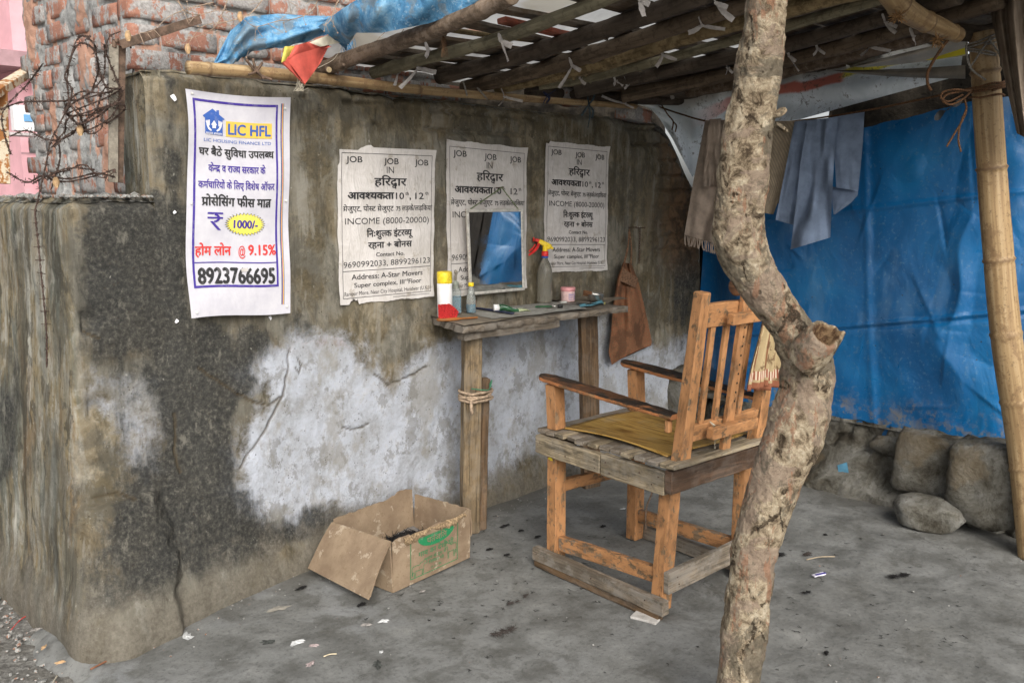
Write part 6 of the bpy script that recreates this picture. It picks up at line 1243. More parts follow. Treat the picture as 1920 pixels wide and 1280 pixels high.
def tow(x0, x1, zt, zb, dy, ph):
    def f(u, v):
        z = zt+(zb-zt)*v; spread = 1-.45*(1-v)**1.2; x = (x0+x1)/2+(x1-x0)*(u-.5)*spread+.006*math.sin(v*6+ph); return bp_(x, z, -.040-dy-.014*math.sin(u*11+ph+v*1.5)*(.4+.6*v)-.008*math.sin(u*23+v*4))
    return f
tw = thing('towel', bp_(.42, .80, -.06), 'beige towel with brown stripes and a fringed band hanging from the chair back', 'towel')
b = MB(); b.grid(tow(.285, .420, 1.19, .835, .016, 0), 34, 40); b.build('towel_fold', M_tow, tw, smooth=True, thick=.003)
b = MB(); b.grid(tow(.385, .515, 1.19, .815, -.005, 1.7), 34, 40); b.build('towel_fold', M_tow, tw, smooth=True, thick=.003)

# ================================================================ CARDBOARD BOX
t = NT('cardboard', .88, .15); p = t.pos(); a_ = t.noise(p, 8, 6, .65); f_ = t.noise(p, 60, 5, .75); fl_ = t.wave(t.co(), 90, .6, 2, 'X'); c = t.ramp(a_, [(.3, (.205, .148, .100)), (.7, (.29, .22, .150))]); c = t.mix(t.math('MULTIPLY', t.step(f_, .58, .72), .4), c, (.16, .11, .065)); c = t.mix(t.math('MULTIPLY', t.step(t.noise(t.pos((1, 1, 1), (4, 1, 1)), 12, 6, .7), .62, .70), .6), c, (.45, .38, .29)); t.col(c); t.bump(t.math('ADD', t.math('MULTIPLY', fl_, .12), a_), .3, .004); M_cb = t.m
M_cbe = plain('torn_card_edge', (.30, .215, .125), .95, .35, 120, bump=.8)
bx = thing('cardboard_box', G(760, 1080), 'open cardboard box with green print and one flap folded out, standing by the wall', 'box')
fl_ = G(737, 1112); fr_ = G(880, 1046); ln_ = (fr_-fl_).length; ex = (fr_-fl_).normalized(); ey = Vector((-ex[1], ex[0], 0)); DX, DY, HB = ln_, .335, .213
def BX(x, y, z, bow=0.0): return fl_+ex*x+ey*y+Vector((0, 0, z+.004))
def wallp(fn, name, nx=26, nz=12, th=.006, m=None): b = MB(); b.grid(fn, nx, nz); return b.build(name, m or M_cb, bx, smooth=False, thick=th)
jag = [rnd.uniform(-1, 1) for _ in range(60)]
wallp(lambda u, v: BX(DX*u, -.010*math.sin(math.pi*u)*v, (HB-.006+.005*jag[int(u*40)]*(v > .98)+(.010*math.sin(u*14) if v > .98 else 0))*v), 'front_panel')
wallp(lambda u, v: BX(DX*u, DY+.012*v, (HB+.012+(.022*math.exp(-((u-.86)/.12)**2)+.004*jag[int(u*40)])*(v > .98))*v), 'back_panel')
wallp(lambda u, v: BX(-.010*v, DY*u, (HB)*v), 'side_panel'); wallp(lambda u, v: BX(DX+.010*v, DY*u, (HB+.002*jag[int(u*30)])*v), 'side_panel'); wallp(lambda u, v: BX(DX*u, DY*v, .004), 'bottom_panel', 4, 4)
# folded-out flap at left (hangs outward), two layers, and the crushed one at right
fa, fb = BX(-.012, -.0, HB), BX(-.012, DY+.01, HB); o1 = WY(598, 1052, -.14); 
def flap(off):
    def f(u, v):
        top_ = fa.lerp(fb, u); out = -ex*(.135-.012*off-.045*u)*v+Vector((0, 0, -(.170-.006*off)*v)); sh = ey*(-.030*v*(1-u)+.040*v*u*1); q = top_+out+sh+Vector((0, 0, .010*math.sin(math.pi*v)))+(-ex*.006*off); q[2] = max(q[2], .007+.004*off); return q
    return f
wallp(flap(0), 'side_flap', 14, 14, .005); wallp(flap(-1.4), 'side_flap', 14, 14, .005)
wallp(lambda u, v: BX(DX+.012+.022*math.sin(v*2.2)+.006*math.sin(u*20), .015+(DY*.55)*u, HB-.125*v+.006*jag[int(u*20)]*(v > .98)), 'side_flap', 14, 12, .005)
wallp(lambda u, v: BX(DX*(.12+.80*u), -.008-.010*math.sin(v*3)-.004*math.sin(u*25), HB-.002-(.022+.014*math.sin(u*11)+.008*jag[int(u*40)])*v), 'torn_edge', 40, 5, .004, M_cbe)
b = MB(); b.grid(lambda u, v: BX(DX*(.05+.9*u), DY*(.05+.9*v), .060+.02*math.sin(u*5)*math.sin(v*4)), 12, 10); b.build('crumpled_lining', plain('lining', (.16, .15, .14), .9, .3, 20), bx)
def hairball(mb, c_, rx, ry, rz, n, ln, r_=.0011):
    for k in range(n):
        a = rnd.uniform(0, 6.28); q = rnd.random()**.6; z_ = math.sqrt(max(0, 1-q*q))*rnd.uniform(.3, 1); s_ = Vector(c_)+Vector((rx*q*math.cos(a), ry*q*math.sin(a), rz*z_)); d1 = Vector((rnd.gauss(0, 1), rnd.gauss(0, 1), rnd.gauss(0, .35)*(rz > .01))).normalized()*ln*rnd.uniform(.4, 1); d2 = Vector((rnd.gauss(0, 1), rnd.gauss(0, 1), rnd.gauss(0, .3)*(rz > .01))).normalized()*ln*.5
        e1, e2 = s_+d1*.5+d2*.3, s_+d1; e1[2] = max(e1[2], c_[2]+.001); e2[2] = max(e2[2], c_[2]+.001); mb.tube([s_, e1, e2], [r_, r_, r_*.5], 3, cap=False)
M_hair = plain('black_hair', (.012, .011, .011), .6, .3, 200); M_ghair = plain('grey_hair', (.055, .045, .040), .8, .3, 200)
b = MB(); hairball(b, BX(DX*.50, DY*.42, .072), .17, .12, .060, 2200, .035, .0016); tag(b.build('hair_cuttings', M_hair), 'heap of black hair cuttings inside the cardboard box', kind='stuff')
# print on the box front
def bxs(off):
    return lambda fx, fy: BX(DX*fx, -.010*math.sin(math.pi*fx)*(1-fy)-.0045-off, HB*(1-fy))
Pg = Print(bxs(.001), DX, HB); Pg.frame(.20, .13, .82, .90, .0028, 'green'); cx, cy = .53, .14; arc = [(.53+.24*math.cos(a), .15+.22*math.sin(a)) for a in np.linspace(0, math.pi, 20)]
for k in range(19): Pg.poly([(cx, .15), arc[k], arc[k+1]], 'green')
Pk_ = Print(bxs(.0022), DX, HB); Pk_.by = {}; Pk_.text('पतंजलि', .53, .235, .26, .12, key='card', dev=True, off=.008)
Pg.text('गाय का देशी घी', .53, .46, .46, .105, dev=True, off=.0, key='green'); Pg.text('गाय के दूध से', .53, .60, .26, .06, dev=True, key='green', off=.0); Pg.text('निर्मित घी', .53, .70, .20, .06, dev=True, key='green', off=.0); Pg.text('15 X1 लि.', .53, .82, .14, .045, key='green', dev=True, off=.006)
def outline(pts, x0, y0, sx, sy, w_=.008):
    for a, c2 in zip(pts, pts[1:]):
        p_, q_ = np.array([x0+a[0]*sx, y0+a[1]*sy]), np.array([x0+c2[0]*sx, y0+c2[1]*sy]); d_ = q_-p_; l_ = np.hypot(d_[0]*DX, d_[1]*HB); n_ = np.array([-d_[1]*HB/DX, d_[0]*DX/HB])/max(l_, 1e-6)*.0011/ (1); n_ = np.array([-d_[1]*HB, d_[0]*DX])/max(l_, 1e-6)*.0011/np.array([DX, HB]); Pg.poly([tuple(p_-n_), tuple(q_-n_), tuple(q_+n_), tuple(p_+n_)], 'green')
cow = [(.02, .45), (.08, .32), (.30, .30), (.48, .34), (.60, .20), (.68, .24), (.78, .14), (.84, .05), (.83, .16), (.95, .10), (.92, .20), (1.0, .34), (.92, .40), (.80, .34), (.76, .50), (.74, .62), (.73, .98), (.66, .98), (.66, .66), (.40, .66), (.26, .64), (.24, .98), (.17, .98), (.16, .70), (.08, .66), (.05, .90), (.02, .45)]
outline(cow, .215, .56, .20, .32); outline([(1-a, c2) for a, c2 in cow], .64, .40, .165, .40)
Pg.build(bx, INK); Pk_.build(bx, {'card': M_cb})

# ================================================================ CLOTHS ON THE LINE
def cloth_mat(name, c, weave=0, dark=.6):
    t = NT(name, .92, .15); p = t.pos(); a_ = t.noise(p, 12, 5, .6); c_ = t.ramp(a_, [(.3, tuple(x*dark for x in c)), (.7, c)]); h = t.noise(p, 260, 2)
    if weave:
        uv = t.n('ShaderNodeUVMap').outputs[0]; q_ = t.n('ShaderNodeMapping'); t.L(uv, q_.inputs[0]); q_.inputs['Rotation'].default_value[2] = .9; q_.inputs['Scale'].default_value = (1, 1.2, 1); w_ = t.wave(q_.outputs[0], 7, .8, 1, 'X'); c_ = t.mix(t.math('MULTIPLY', t.step(w_, .35, .6), .6), c_, tuple(x*.5 for x in c)); h = w_
    t.col(c_); t.bump(h, .35, .003); return t.m
M_scarf = cloth_mat('taupe_scarf', (.37, .30, .245)); M_pat = cloth_mat('woven_beige', (.40, .33, .24), 1); M_slate = cloth_mat('slate_cloth', (.20, .26, .37), 0, .7)
def hang(L_, R_, x0, amp, fr, ph, U=0, dx=0.0):
    def f(u, v):
        a, b_ = lerpp(L_, v), lerpp(R_, v); wv_ = float(fbm(np.array([[u*2.6+ph*5, v*2.0, ph]]), 1.0, 2)[0]); fo = amp*(.35+.65*v)*(math.sin(u*fr*.7+ph+v*2.2+6*(wv_-.5))*.9+.35*math.sin(u*fr*1.7+ph*2-v*3+7*(wv_-.5))+3.0*(wv_-.5)); U_ = a[0]+(b_[0]-a[0])*u; V_ = a[1]+(b_[1]-a[1])*u; return WX(U_, V_, x0+dx*v-fo-.02*math.sin(math.pi*min(v*8, 1)/2))
    return f
sf = thing('scarf', WX(1320, 450, 4.3), 'plain taupe scarf with a fringed end hanging left of the crooked post', 'scarf')
b = MB(); b.grid(hang([(1322, 226), (1312, 280), (1300, 340), (1290, 400), (1283, 440)], [(1380, 224), (1378, 280), (1372, 340), (1362, 400), (1352, 460)], 4.34, .022, 8, .5), 50, 50); b.build('scarf_cloth', M_scarf, sf, smooth=True)
b = MB(); b.grid(hang([(1330, 224), (1322, 290), (1318, 350)], [(1352, 222), (1350, 290), (1346, 350)], 4.30, .016, 5, 2), 20, 24); b.build('front_fold', M_scarf, sf, smooth=True)
b = MB()
for k in range(26):
    u = 1284+66*k/25; v = 441+18*k/25; q = WX(u, v, 4.315); b.tube(curve_pts([q, q+Vector((0, rnd.uniform(-.006, .006), -.020)), q+Vector((0, rnd.uniform(-.012, .012), -.045-rnd.uniform(0, .012)))], 3), .0028, 4)
fo = b.build('fringe', M_scarf, sf); fo['kind'] = 'stuff'
pc_ = thing('patterned_cloth', WX(1450, 400, 4.3), 'beige cloth with a woven chevron pattern hanging right of the crooked post', 'cloth')
b = MB(); b.grid(hang([(1404, 229), (1402, 280), (1405, 340), (1425, 398)], [(1502, 226), (1488, 290), (1470, 350), (1450, 402)], 4.34, .012, 5, 1), 40, 40); b.build('cloth_body', M_pat, pc_, smooth=True)
b = MB(); b.grid(hang([(1496, 228), (1482, 290), (1464, 350), (1456, 380)], [(1506, 227), (1492, 290), (1474, 350), (1462, 384)], 4.37, .004, 3, 1), 6, 20); b.build('dark_edge', plain('ochre_edge', (.12, .085, .03), .9), pc_, smooth=True)
sc3 = thing('slate_cloth', WX(1530, 450, 4.3), 'slate blue wrinkled cloth folded over the clothes line', 'cloth')
b = MB(); b.grid(hang([(1490, 228), (1476, 300), (1464, 360), (1454, 412)], [(1530, 224), (1516, 300), (1506, 360), (1494, 424)], 4.33, .020, 5, .3), 30, 40); b.build('cloth_fold', M_slate, sc3, smooth=True)
b = MB(); b.grid(hang([(1514, 226), (1500, 310), (1492, 390), (1482, 468)], [(1572, 219), (1564, 300), (1560, 370), (1557, 445)], 4.30, .024, 7, 1.9), 46, 60); b.build('cloth_fold', M_slate, sc3, smooth=True)
b = MB(); b.grid(hang([(1560, 220), (1562, 270), (1566, 315), (1568, 352)], [(1621, 210), (1618, 265), (1614, 310), (1609, 358)], 4.34, .008, 4, .8), 30, 30); b.build('cloth_fold', M_slate, sc3, smooth=True)
b = MB(); b.grid(hang([(1560, 350), (1560, 370), (1561, 388), (1563, 402)], [(1609, 357), (1608, 366), (1596, 380), (1566, 402)], 4.37, .006, 4, .8), 16, 12); b.build('cloth_corner', M_slate, sc3, smooth=True)
# ================================================================ EDGE SHEET, PENNANT, TWIGS, WIRE, TIES, LITTER
t = NT('faded_blue_sheet', .8, .25); p = t.pos(); a_ = t.noise(p, 10, 7, .7, .5); f_ = t.noise(p, 60, 5, .8); c = t.ramp(a_, [(.28, (.035, .12, .23)), (.48, (.085, .25, .44)), (.72, (.22, .42, .60))]); c = t.mix(t.math('MULTIPLY', t.step(f_, .58, .70), .5), c, (.42, .54, .62)); c = t.mix(t.math('MULTIPLY', t.step(t.noise(t.pos((1, 1, 1), (3, 3, 3)), 8, 6, .7), .56, .66), .5), c, (.20, .19, .15)); t.col(c); t.bump(t.math('ADD', a_, t.math('MULTIPLY', f_, .3)), .6, .012); M_fblue = t.m
bs = thing('blue_cover_sheet', WY(640, 60, -.1), 'faded frayed blue sheet draped over the left edge of the roof', 'sheet')
# front drape over the wall corner
tpE = [(398, 122), (412, 96), (432, 58), (462, 32), (520, 26), (580, 30), (640, 30), (668, 8)]; btE = [(398, 124), (436, 122), (452, 110), (478, 95), (540, 88), (600, 70), (640, 52), (668, 40)]
def drp(u, v):
    a, b_ = lerpp(tpE, u), lerpp(btE, u); U, V_ = a[0]+(b_[0]-a[0])*v, a[1]+(b_[1]-a[1])*v+1.5*math.sin(u*60)*(v > .98); y = .03-.16*u-.05*math.sin(v*2.6)-.018*math.sin(u*17+v*5)-.010*math.sin(v*13+u*8); return WY(U, V_, y)
b = MB(); b.grid(drp, 70, 26); b.build('front_drape', M_fblue, bs, smooth=True)
tpF = [(596, 50), (640, 18), (700, -20), (800, -60), (940, -90)]; btF = [(648, 92), (668, 62), (716, 62), (806, 44), (932, -6)]
def drq(u, v):
    a, b_ = lerpp(tpF, u), lerpp(btF, u); U, V_ = a[0]+(b_[0]-a[0])*v, a[1]+(b_[1]-a[1])*v+(7*math.sin(u*90)*math.exp(-u*14) if v > .98 else 0); y = -.20-.72*u-.04*math.sin(v*3)-.020*math.sin(u*23+v*6)*(1-u*.5); return WY(U, V_, y)
b = MB(); b.grid(drq, 90, 26); b.build('side_drape', M_fblue, bs, smooth=True)
b = MB()
for k in range(34):
    u = rnd.uniform(640, 668); q = WY(u, 86-abs(u-652)*1.1, -.215); b.tube(curve_pts([q, q+Vector((rnd.uniform(-.006, .006), 0, -.015)), q+Vector((rnd.uniform(-.012, .012), 0, -.02-rnd.uniform(.0, .03)))], 3), .0011, 3)
fr_ = b.build('frayed_edge', M_fblue, bs); fr_['kind'] = 'stuff'
# red and yellow pennant rag with threads
def pen(P_):
    def f(u, v): a = (P_[0][0]*(1-u)+P_[1][0]*u, P_[0][1]*(1-u)+P_[1][1]*u); b_ = (P_[3][0]*(1-u)+P_[2][0]*u, P_[3][1]*(1-u)+P_[2][1]*u); U, V_ = a[0]+(b_[0]-a[0])*v, a[1]+(b_[1]-a[1])*v; return WY(U, V_, -.235-.012*math.sin(u*4+v*2)-.006*math.sin(u*11))
    return f
pn = thing('red_pennant', WY(570, 155, -.235), 'torn red and yellow pennant hanging over the bamboo rail', 'pennant'); M_pr = plain('pennant_red', (.55, .095, .07), .75, .15, 14); M_py = plain('pennant_yellow', (.60, .52, .10), .75, .2, 14)
b = MB(); b.grid(pen([(535, 108), (618, 84), (600, 120), (572, 158)]), 14, 16); b.grid(pen([(527, 118), (540, 106), (572, 156), (572, 160)]), 6, 12); b.grid(pen([(552, 86), (582, 78), (622, 88), (540, 110)]), 12, 8); b.build('red_cloth', M_pr, pn, smooth=True)
b = MB(); b.grid(lambda u, v: pen([(532, 88), (556, 86), (560, 102), (526, 118)])(u, v)+Vector((0, -.004, 0)), 8, 8); b.build('yellow_patch', M_py, pn, smooth=True)
b = MB(); b.grid(pen([(580, 80), (640, 56), (640, 80), (600, 88)]), 10, 6); b.build('white_rag', M_scarf if False else plain('cream_rag', (.60, .56, .45), .85, .1, 20), pn, smooth=True)
b = MB()
for k in range(9):
    q = WY(560+rnd.uniform(-6, 12), 148, -.24); b.tube(curve_pts([q, q+Vector((rnd.uniform(-.02, .01), 0, -.03)), q+Vector((rnd.uniform(-.03, .0), 0, -.045)), q+Vector((rnd.uniform(-.01, .02), 0, -.02-rnd.uniform(0, .02)))], 4), .0008, 3)
q = WY(596, 128, -.24); b.tube(curve_pts([q, WY(625, 112, -.24), WY(640, 90, -.24)], 6), .001, 3); th_ = b.build('loose_threads', M_string, pn); th_['kind'] = 'stuff'
# bark string binding the rail
rope('bark_binding', [[WY(462, 112, -.135), WY(474, 128, -.135), WY(490, 142, -.14), WY(510, 150, -.15)], [WY(474, 110, -.135), WY(480, 130, -.14), WY(495, 148, -.15)], [WY(466, 140, -.135), WY(480, 134, -.14), WY(492, 118, -.14)]], .005, plain('bark_strip', (.13, .085, .06), .95, .3, 60), 'brown bark strips binding the left part of the bamboo rail', 'binding')
# cut stick ends
pole('cut_stick', [WY(616, 131, -.13), WY(622, 126, -.05), WY(650, 118, .1)], .012, M_pbark, 'short stick with a pale sawn end above the bamboo rail', 'stick', seed=31, knots=0)
b = MB()
for (u, v, r_) in ((617, 131, .010), (628, 126, .012)):
    q = WY(u, v, -.145); b.lathe(q, [(r_, 0), (r_*1.05, .002), (.001, .003)], 12, axis=(-.3, -1, -.1))
tag(b.build('sawn_wood_end', plain('cut_wood', (.55, .43, .25), .8, .15, 60)), 'pale freshly sawn wood end at the wall head', 'wood end')
# white cloth ties
M_tie = plain('white_rag_strip', (.46, .43, .41), .9, .12, 50, bump=.3)
def ribbon(mb, pts, w_, tw=1.0):
    P_ = curve_pts(pts, 7); n = len(P_); a0 = rnd.uniform(0, 3)
    vs = []
    for i, p_ in enumerate(P_):
        t_ = (P_[min(i+1, n-1)]-P_[max(i-1, 0)]).normalized(); s_ = t_.cross(Vector((math.cos(a0+tw*i/n), math.sin(a0+tw*i/n), .4))).normalized(); ww = w_*(.55+.45*math.sin(min(1, i/n*2.2)*math.pi/2))*(1+rnd.uniform(-.1, .1)); c3 = t_.cross(s_)*w_*.25; vs += [p_-s_*ww/2, p_+c3, p_+s_*ww/2]
    fs = [[i*3+j, i*3+j+1, (i+1)*3+j+1, (i+1)*3+j] for i in range(n-1) for j in (0, 1)]; mb.add(vs, fs)
ties = [(746, 137, 'L', 740, 160, 30, 1.0), (784, 128, 'B', 750, 165, 34, 1.3), (940, 78, 'B', 952, 115, 20, 1.3), (1073, 124, 'B', 1048, 165, 16, 1.0), (1200, 0, 'B', 1208, 32, 18, 1.2), (1342, 6, 'B', 1375, 38, 22, 1.1), (1316, 48, 'B', 1290, 62, 44, 1.0), (1243, 104, 'B', 1230, 126, 26, .9), (1154, 152, 'B', 1150, 160, 14, .8), (1176, 160, 'L', 1170, 166, 12, .7), (1170, 194, 'B', 1128, 180, 18, .7), (946, 182, 'B', 935, 198, 34, .8), (1258, 170, 'L', 1262, 186, 8, 1.3), (1364, 128, 'B', 1360, 140, 10, .7), (1480, 106, 'B', 1498, 134, 12, .9), (1533, 92, 'B', 1524, 104, 14, .8), (1630, 88, 'B', 1614, 104, 40, .9), (1660, 42, 'B', 1680, 62, 22, .9), (1712, 68, 'L', 1716, 84, 6, 1.0), (803, 95, 'L', 797, 108, 8, 1.0), (1088, 148, 'L', 1098, 158, 8, .8)]
where = ['on the bamboo rail at its left part', 'on the second roof pole, with two long tails over the rail', 'with a wide tail on the smooth green-grey pole', 'below the brown pole, thin tail dangling past the rail', 'at the top edge, over the thick dark pole', 'at the top just left of the crooked post', 'with wide flying tails left of the crooked post', 'curled on the rough tan pole', 'small, on the thin knotty pole', 'small, beside the one on the thin knotty pole', 'thin, over the right end of the bamboo rail', 'lying flat on the bamboo rail near the middle poster', 'short and bunched at the blackened log end', 'tiny and grey beside the crooked post', 'with a hanging loop just right of the crooked post', 'short, on the dark pole right of the crooked post', 'with a long right tail, above the faded banner', 'with a loop under the bent bamboo', 'hanging from the end of the bent bamboo', 'flat band on the plank above the left poles', 'short, near the wall end of the tan pole']
for (u, v, ty, tu, tv, rw, k), wl in zip(ties, where):
    if (u, v) in ((746, 137), (946, 182), (1170, 194)): q = WY(u, v, -.135); o2 = WY(tu, tv, -.14)
    elif v > 165: q = WY(u, v, -.12); o2 = WY(tu, tv, -.13)
    elif u > 1700: q = D(u, v, 3.60); o2 = D(tu, tv, 3.58)
    else: q = RP(u, v, -.030); f_q = (q-Vector(CAM)).dot(Vector((math.cos(HEAD), math.sin(HEAD), 0))); o2 = D(tu, tv, f_q-.01)
    wd = .014*k; fq = (q-Vector(CAM)).dot(Vector((math.cos(HEAD), math.sin(HEAD), 0))); lft = lambda a, b_: D(u+a, v+b_, fq-.008)
    b = MB(); ribbon(b, [lft(-6, -16), lft(-3, -8), q, ], wd*.9); ribbon(b, [q, q.lerp(o2, .5)+Vector((0, 0, -.004)), o2], wd*1.25, .6)
    if ty == 'B': ribbon(b, [q, lft(rw*.45, 4), lft(rw, 10-abs(rw)*.06)], wd*1.15, .9)
    rock(b, q, wd*.42, 1); ribbon(b, [lft(-3, -1), lft(2, 1), lft(4, -2)], wd*.7)
    tag(b.build('cloth_tie', M_tie, smooth=True), 'knotted white rag strip '+wl, 'cloth tie', 'white rag ties on the roof poles')
b = MB(); q = WY(1104, 196, -.135)
for pts in ([(1094, 152), (1100, 172), (1104, 196)], [(1116, 172), (1112, 186), (1104, 196)], [(1104, 196), (1096, 208), (1090, 218)], [(1104, 196), (1106, 216), (1102, 240)], [(1104, 196), (1112, 208), (1110, 222)]): ribbon(b, [WY(a, c2, -.13) for a, c2 in pts], .012)
tag(b.build('dark_cloth_tie', plain('slate_rag', (.055, .08, .095), .9, .3, 60), smooth=True), 'dark slate rag knotted round the right part of the bamboo rail', 'cloth tie')
b = MB(); ribbon(b, [WY(1018, 194, -.13), WY(1026, 180, -.135), WY(1042, 168, -.13)], .016); ribbon(b, [WY(1018, 172, -.13), WY(1030, 184, -.135), WY(1024, 194, -.13)], .016); tag(b.build('dark_cloth_tie', plain('navy_rag', (.02, .025, .06), .9, .3, 60), smooth=True), 'navy rag wound round the middle of the bamboo rail', 'cloth tie')
for pts, lb in (([(868, 152), (872, 165), (876, 180)], 'twisted grey cord over the bamboo rail left of the middle poster'), ([(895, 165), (904, 175), (914, 186)], 'short twisted cord on the bamboo rail above the middle poster')):
    b = MB(); b.tube(curve_pts([WY(a, c2, -.13) for a, c2 in pts], 6), .004, 6, wob=.3); tag(b.build('twisted_cord', M_wire), lb, 'cord')
# loose bricks on the wall head
def lbrick(u, v, y, rz, label, k=0):
    o = bpy.data.objects.new('loose_brick', BM[k]); COL.objects.link(o); o.location = WY(u, v, y); o.rotation_euler = (R(3), R(4), rz); return tag(o, label, 'brick')
lbrick(1188, 215, -.02, .08, 'loose red brick on the wall head at its right end', 1); lbrick(1060, 182, .02, .3, 'brown brick wedged on the wall head behind the navy rag', 2)
b = MB(); b.grid(lambda u, v: (2.9+2.3*u, .40+.02*math.sin(u*50+v*11), 1.9+.6*v), 60, 12); tag(b.build('wall_head_backing', M_dkw), 'near-black backing added for the shade behind the wall head under the roof', 'wall')  # added to close the sky gap; near-black colour stands for shade
# iron angle post and arm
M_iron = plain('rusty_iron', (.16, .105, .075), .75, .3, 35, metal=.25, bump=.6, dirt=.4); M_ironl = plain('worn_iron_edge', (.30, .27, .22), .6, .2, 40, metal=.2, dirt=.3)
an = thing('iron_angle_post', WY(213, 340, .07), 'rusty bent iron angle post standing on the low wall beside the brick building', 'post')
a0, a1 = WY(212, 342, .06), WY(213, 84, .06); b = MB(); b.board(a0, a1, .008, .032, up=(1, 0, 0), seg=8, ch=.001); b.build('flange', M_ironl, an)
b = MB(); b.board(a0+Vector((.017, .018, 0)), a1+Vector((.020, .010, 0)), .052, .006, up=(0, 1, 0), seg=8, ch=.001); b.build('flange', M_iron, an)
c0_, c1_ = WY(222, 78, .05), WY(372, 30, .05); b = MB(); b.tube([a1+Vector((0, 0, -.01)), a1+Vector((.004, 0, .012)), c0_+Vector((0, 0, .0))], .010, 8); b.board(c0_, c1_, .030, .006, up=(0, 0, 1), seg=8, ch=.001); b.board(c0_+Vector((0, -.015, -.014)), c1_+Vector((0, -.015, -.014)), .005, .028, up=(0, 0, 1), seg=8, ch=.001); b.build('arm', M_iron, an)
# barbed wire
M_barb = plain('barbed_wire_rust', (.075, .048, .038), .8, .35, 80, metal=.2)
def barbed(paths, label, r_=.0017, gap=.035, name='barbed_wire', m=None):
    b = MB()
    for P_ in paths:
        C_ = curve_pts(P_, 10); acc = 0
        for s_ in (0, 1):
            Q = [C_[i]+Vector((r_*1.2*math.cos(i*1.3+3.14*s_), r_*1.2*math.sin(i*1.3+3.14*s_), r_*1.2*math.sin(i*1.3+3.14*s_+1))) for i in range(len(C_))]; b.tube(Q, r_, 4, cap=False)
        for i in range(1, len(C_)):
            acc += (C_[i]-C_[i-1]).length
            if acc > gap:
                acc = 0; t_ = (C_[i]-C_[i-1]).normalized()
                for k in range(2):
                    d_ = Vector((rnd.gauss(0, 1), rnd.gauss(0, 1), rnd.gauss(0, 1))); d_ = (d_-t_*d_.dot(t_)*.7).normalized()*.015; b.tube([C_[i]-d_, C_[i]+d_], [r_*.5, r_*.6], 4)
                b.tube([C_[i]-t_*.004, C_[i]+t_*.004], r_*2.4, 5)
    return tag(b.build(name, m or M_barb), label, 'barbed wire')
Wq = lambda u, v, y=-.02: WY(u, v, y)
barbed([[Wq(225, 60, .05), Wq(205, 70, .05), Wq(200, 100, .05), Wq(215, 140, .05), Wq(228, 172, .05)]], 'barbed wire strand curling down beside the head of the iron post')
barbed([[Wq(170, 70), Wq(150, 68), Wq(138, 90), Wq(130, 120), Wq(122, 145), Wq(135, 170), Wq(125, 205), Wq(108, 240), Wq(95, 265), Wq(88, 300), Wq(78, 345), Wq(70, 380), Wq(66, 400), Wq(70, 440), Wq(76, 500), Wq(82, 560), Wq(87, 620), Wq(88, 688)]], 'long barbed wire hanging down over the side of the low wall')
def wild(pts, jit): return [Wq(a+rnd.uniform(-jit, jit), c2+rnd.uniform(-jit, jit), rnd.uniform(-.03, .10)) for a, c2 in pts]
barbed([wild([(140, 75), (160, 68), (178, 80), (186, 100), (190, 140), (205, 160), (225, 172), (232, 180), (205, 195), (180, 210), (150, 220), (125, 215), (140, 190), (165, 175), (190, 150), (200, 120), (196, 90)], 5)], 'upper loop of tangled rusty barbed wire beside the iron post')
barbed([wild([(228, 168), (200, 186), (170, 192), (150, 205), (130, 220), (150, 232), (175, 228), (200, 210), (222, 190), (210, 215), (185, 235), (160, 240), (140, 225), (120, 200), (150, 178), (185, 172), (215, 178)], 5)], 'dense middle tangle of barbed wire in front of the brick corner')
barbed([wild([(225, 190), (195, 205), (165, 215), (130, 225), (118, 240), (110, 262), (98, 275), (120, 262), (145, 238), (160, 245), (150, 215), (128, 190), (122, 150), (132, 110), (150, 85), (172, 95), (180, 130), (172, 165)], 6)], 'wide lower coil of tangled barbed wire left of the iron post')
barbed([wild([(215, 150), (190, 172), (178, 200), (165, 222), (170, 250), (185, 240), (196, 215), (216, 196), (232, 196), (226, 214), (200, 228)], 5)], 'short kinked barbed wire crossing the tangle')
barbed([wild([(60, 345), (95, 325), (125, 318), (160, 312), (190, 330), (215, 322), (170, 335), (120, 340), (90, 330), (130, 312), (180, 318)], 4)], 'heap of barbed wire lying on the low wall top under the tangle')
for P_, lb in (([(0, 205), (40, 192), (90, 190), (140, 188), (195, 175), (225, 165)], 'nearly level barbed wire strand running left from the brick corner, the upper one'), ([(12, 322), (50, 342), (80, 330), (130, 335), (180, 325), (215, 332)], 'barbed wire strand lying along the top of the low wall'), ([(80, 120), (50, 160), (20, 190), (4, 215), (8, 250), (20, 290)], 'barbed wire strand looping in front of the pink house'), ([(20, 255), (50, 245), (90, 262), (130, 255), (160, 225), (200, 200)], 'barbed wire strand sagging across below the meter box'), ([(96, 355), (112, 300), (108, 262), (100, 250)], 'short barbed wire end standing up from the low wall')):
    barbed([[Wq(a, c2, .03+.3*(a < 60)) for a, c2 in P_]], lb)
# rusty railing at far left
rl = thing('rusty_railing', D(8, 350, 3.9), 'rusty cream railing with a sloping top bar at the far left', 'railing'); M_rst = NT('rusty_cream', .8, .3); p = M_rst.pos(); M_rst.col(M_rst.mix(M_rst.step(M_rst.noise(p, 14, 7, .7), .47, .55), (.62, .55, .42), (.34, .15, .05))); M_rst = M_rst.m
b = MB(); b.board(D(-30, 186, 3.7), D(89, 112, 4.6), .05, .035, seg=6); b.build('top_bar', M_rst, rl)
b = MB(); b.board(D(8, 345, 3.9), D(2, 168, 3.9), .04, .04, up=(1, 0, 0), seg=6); b.build('upright', M_rst, rl)
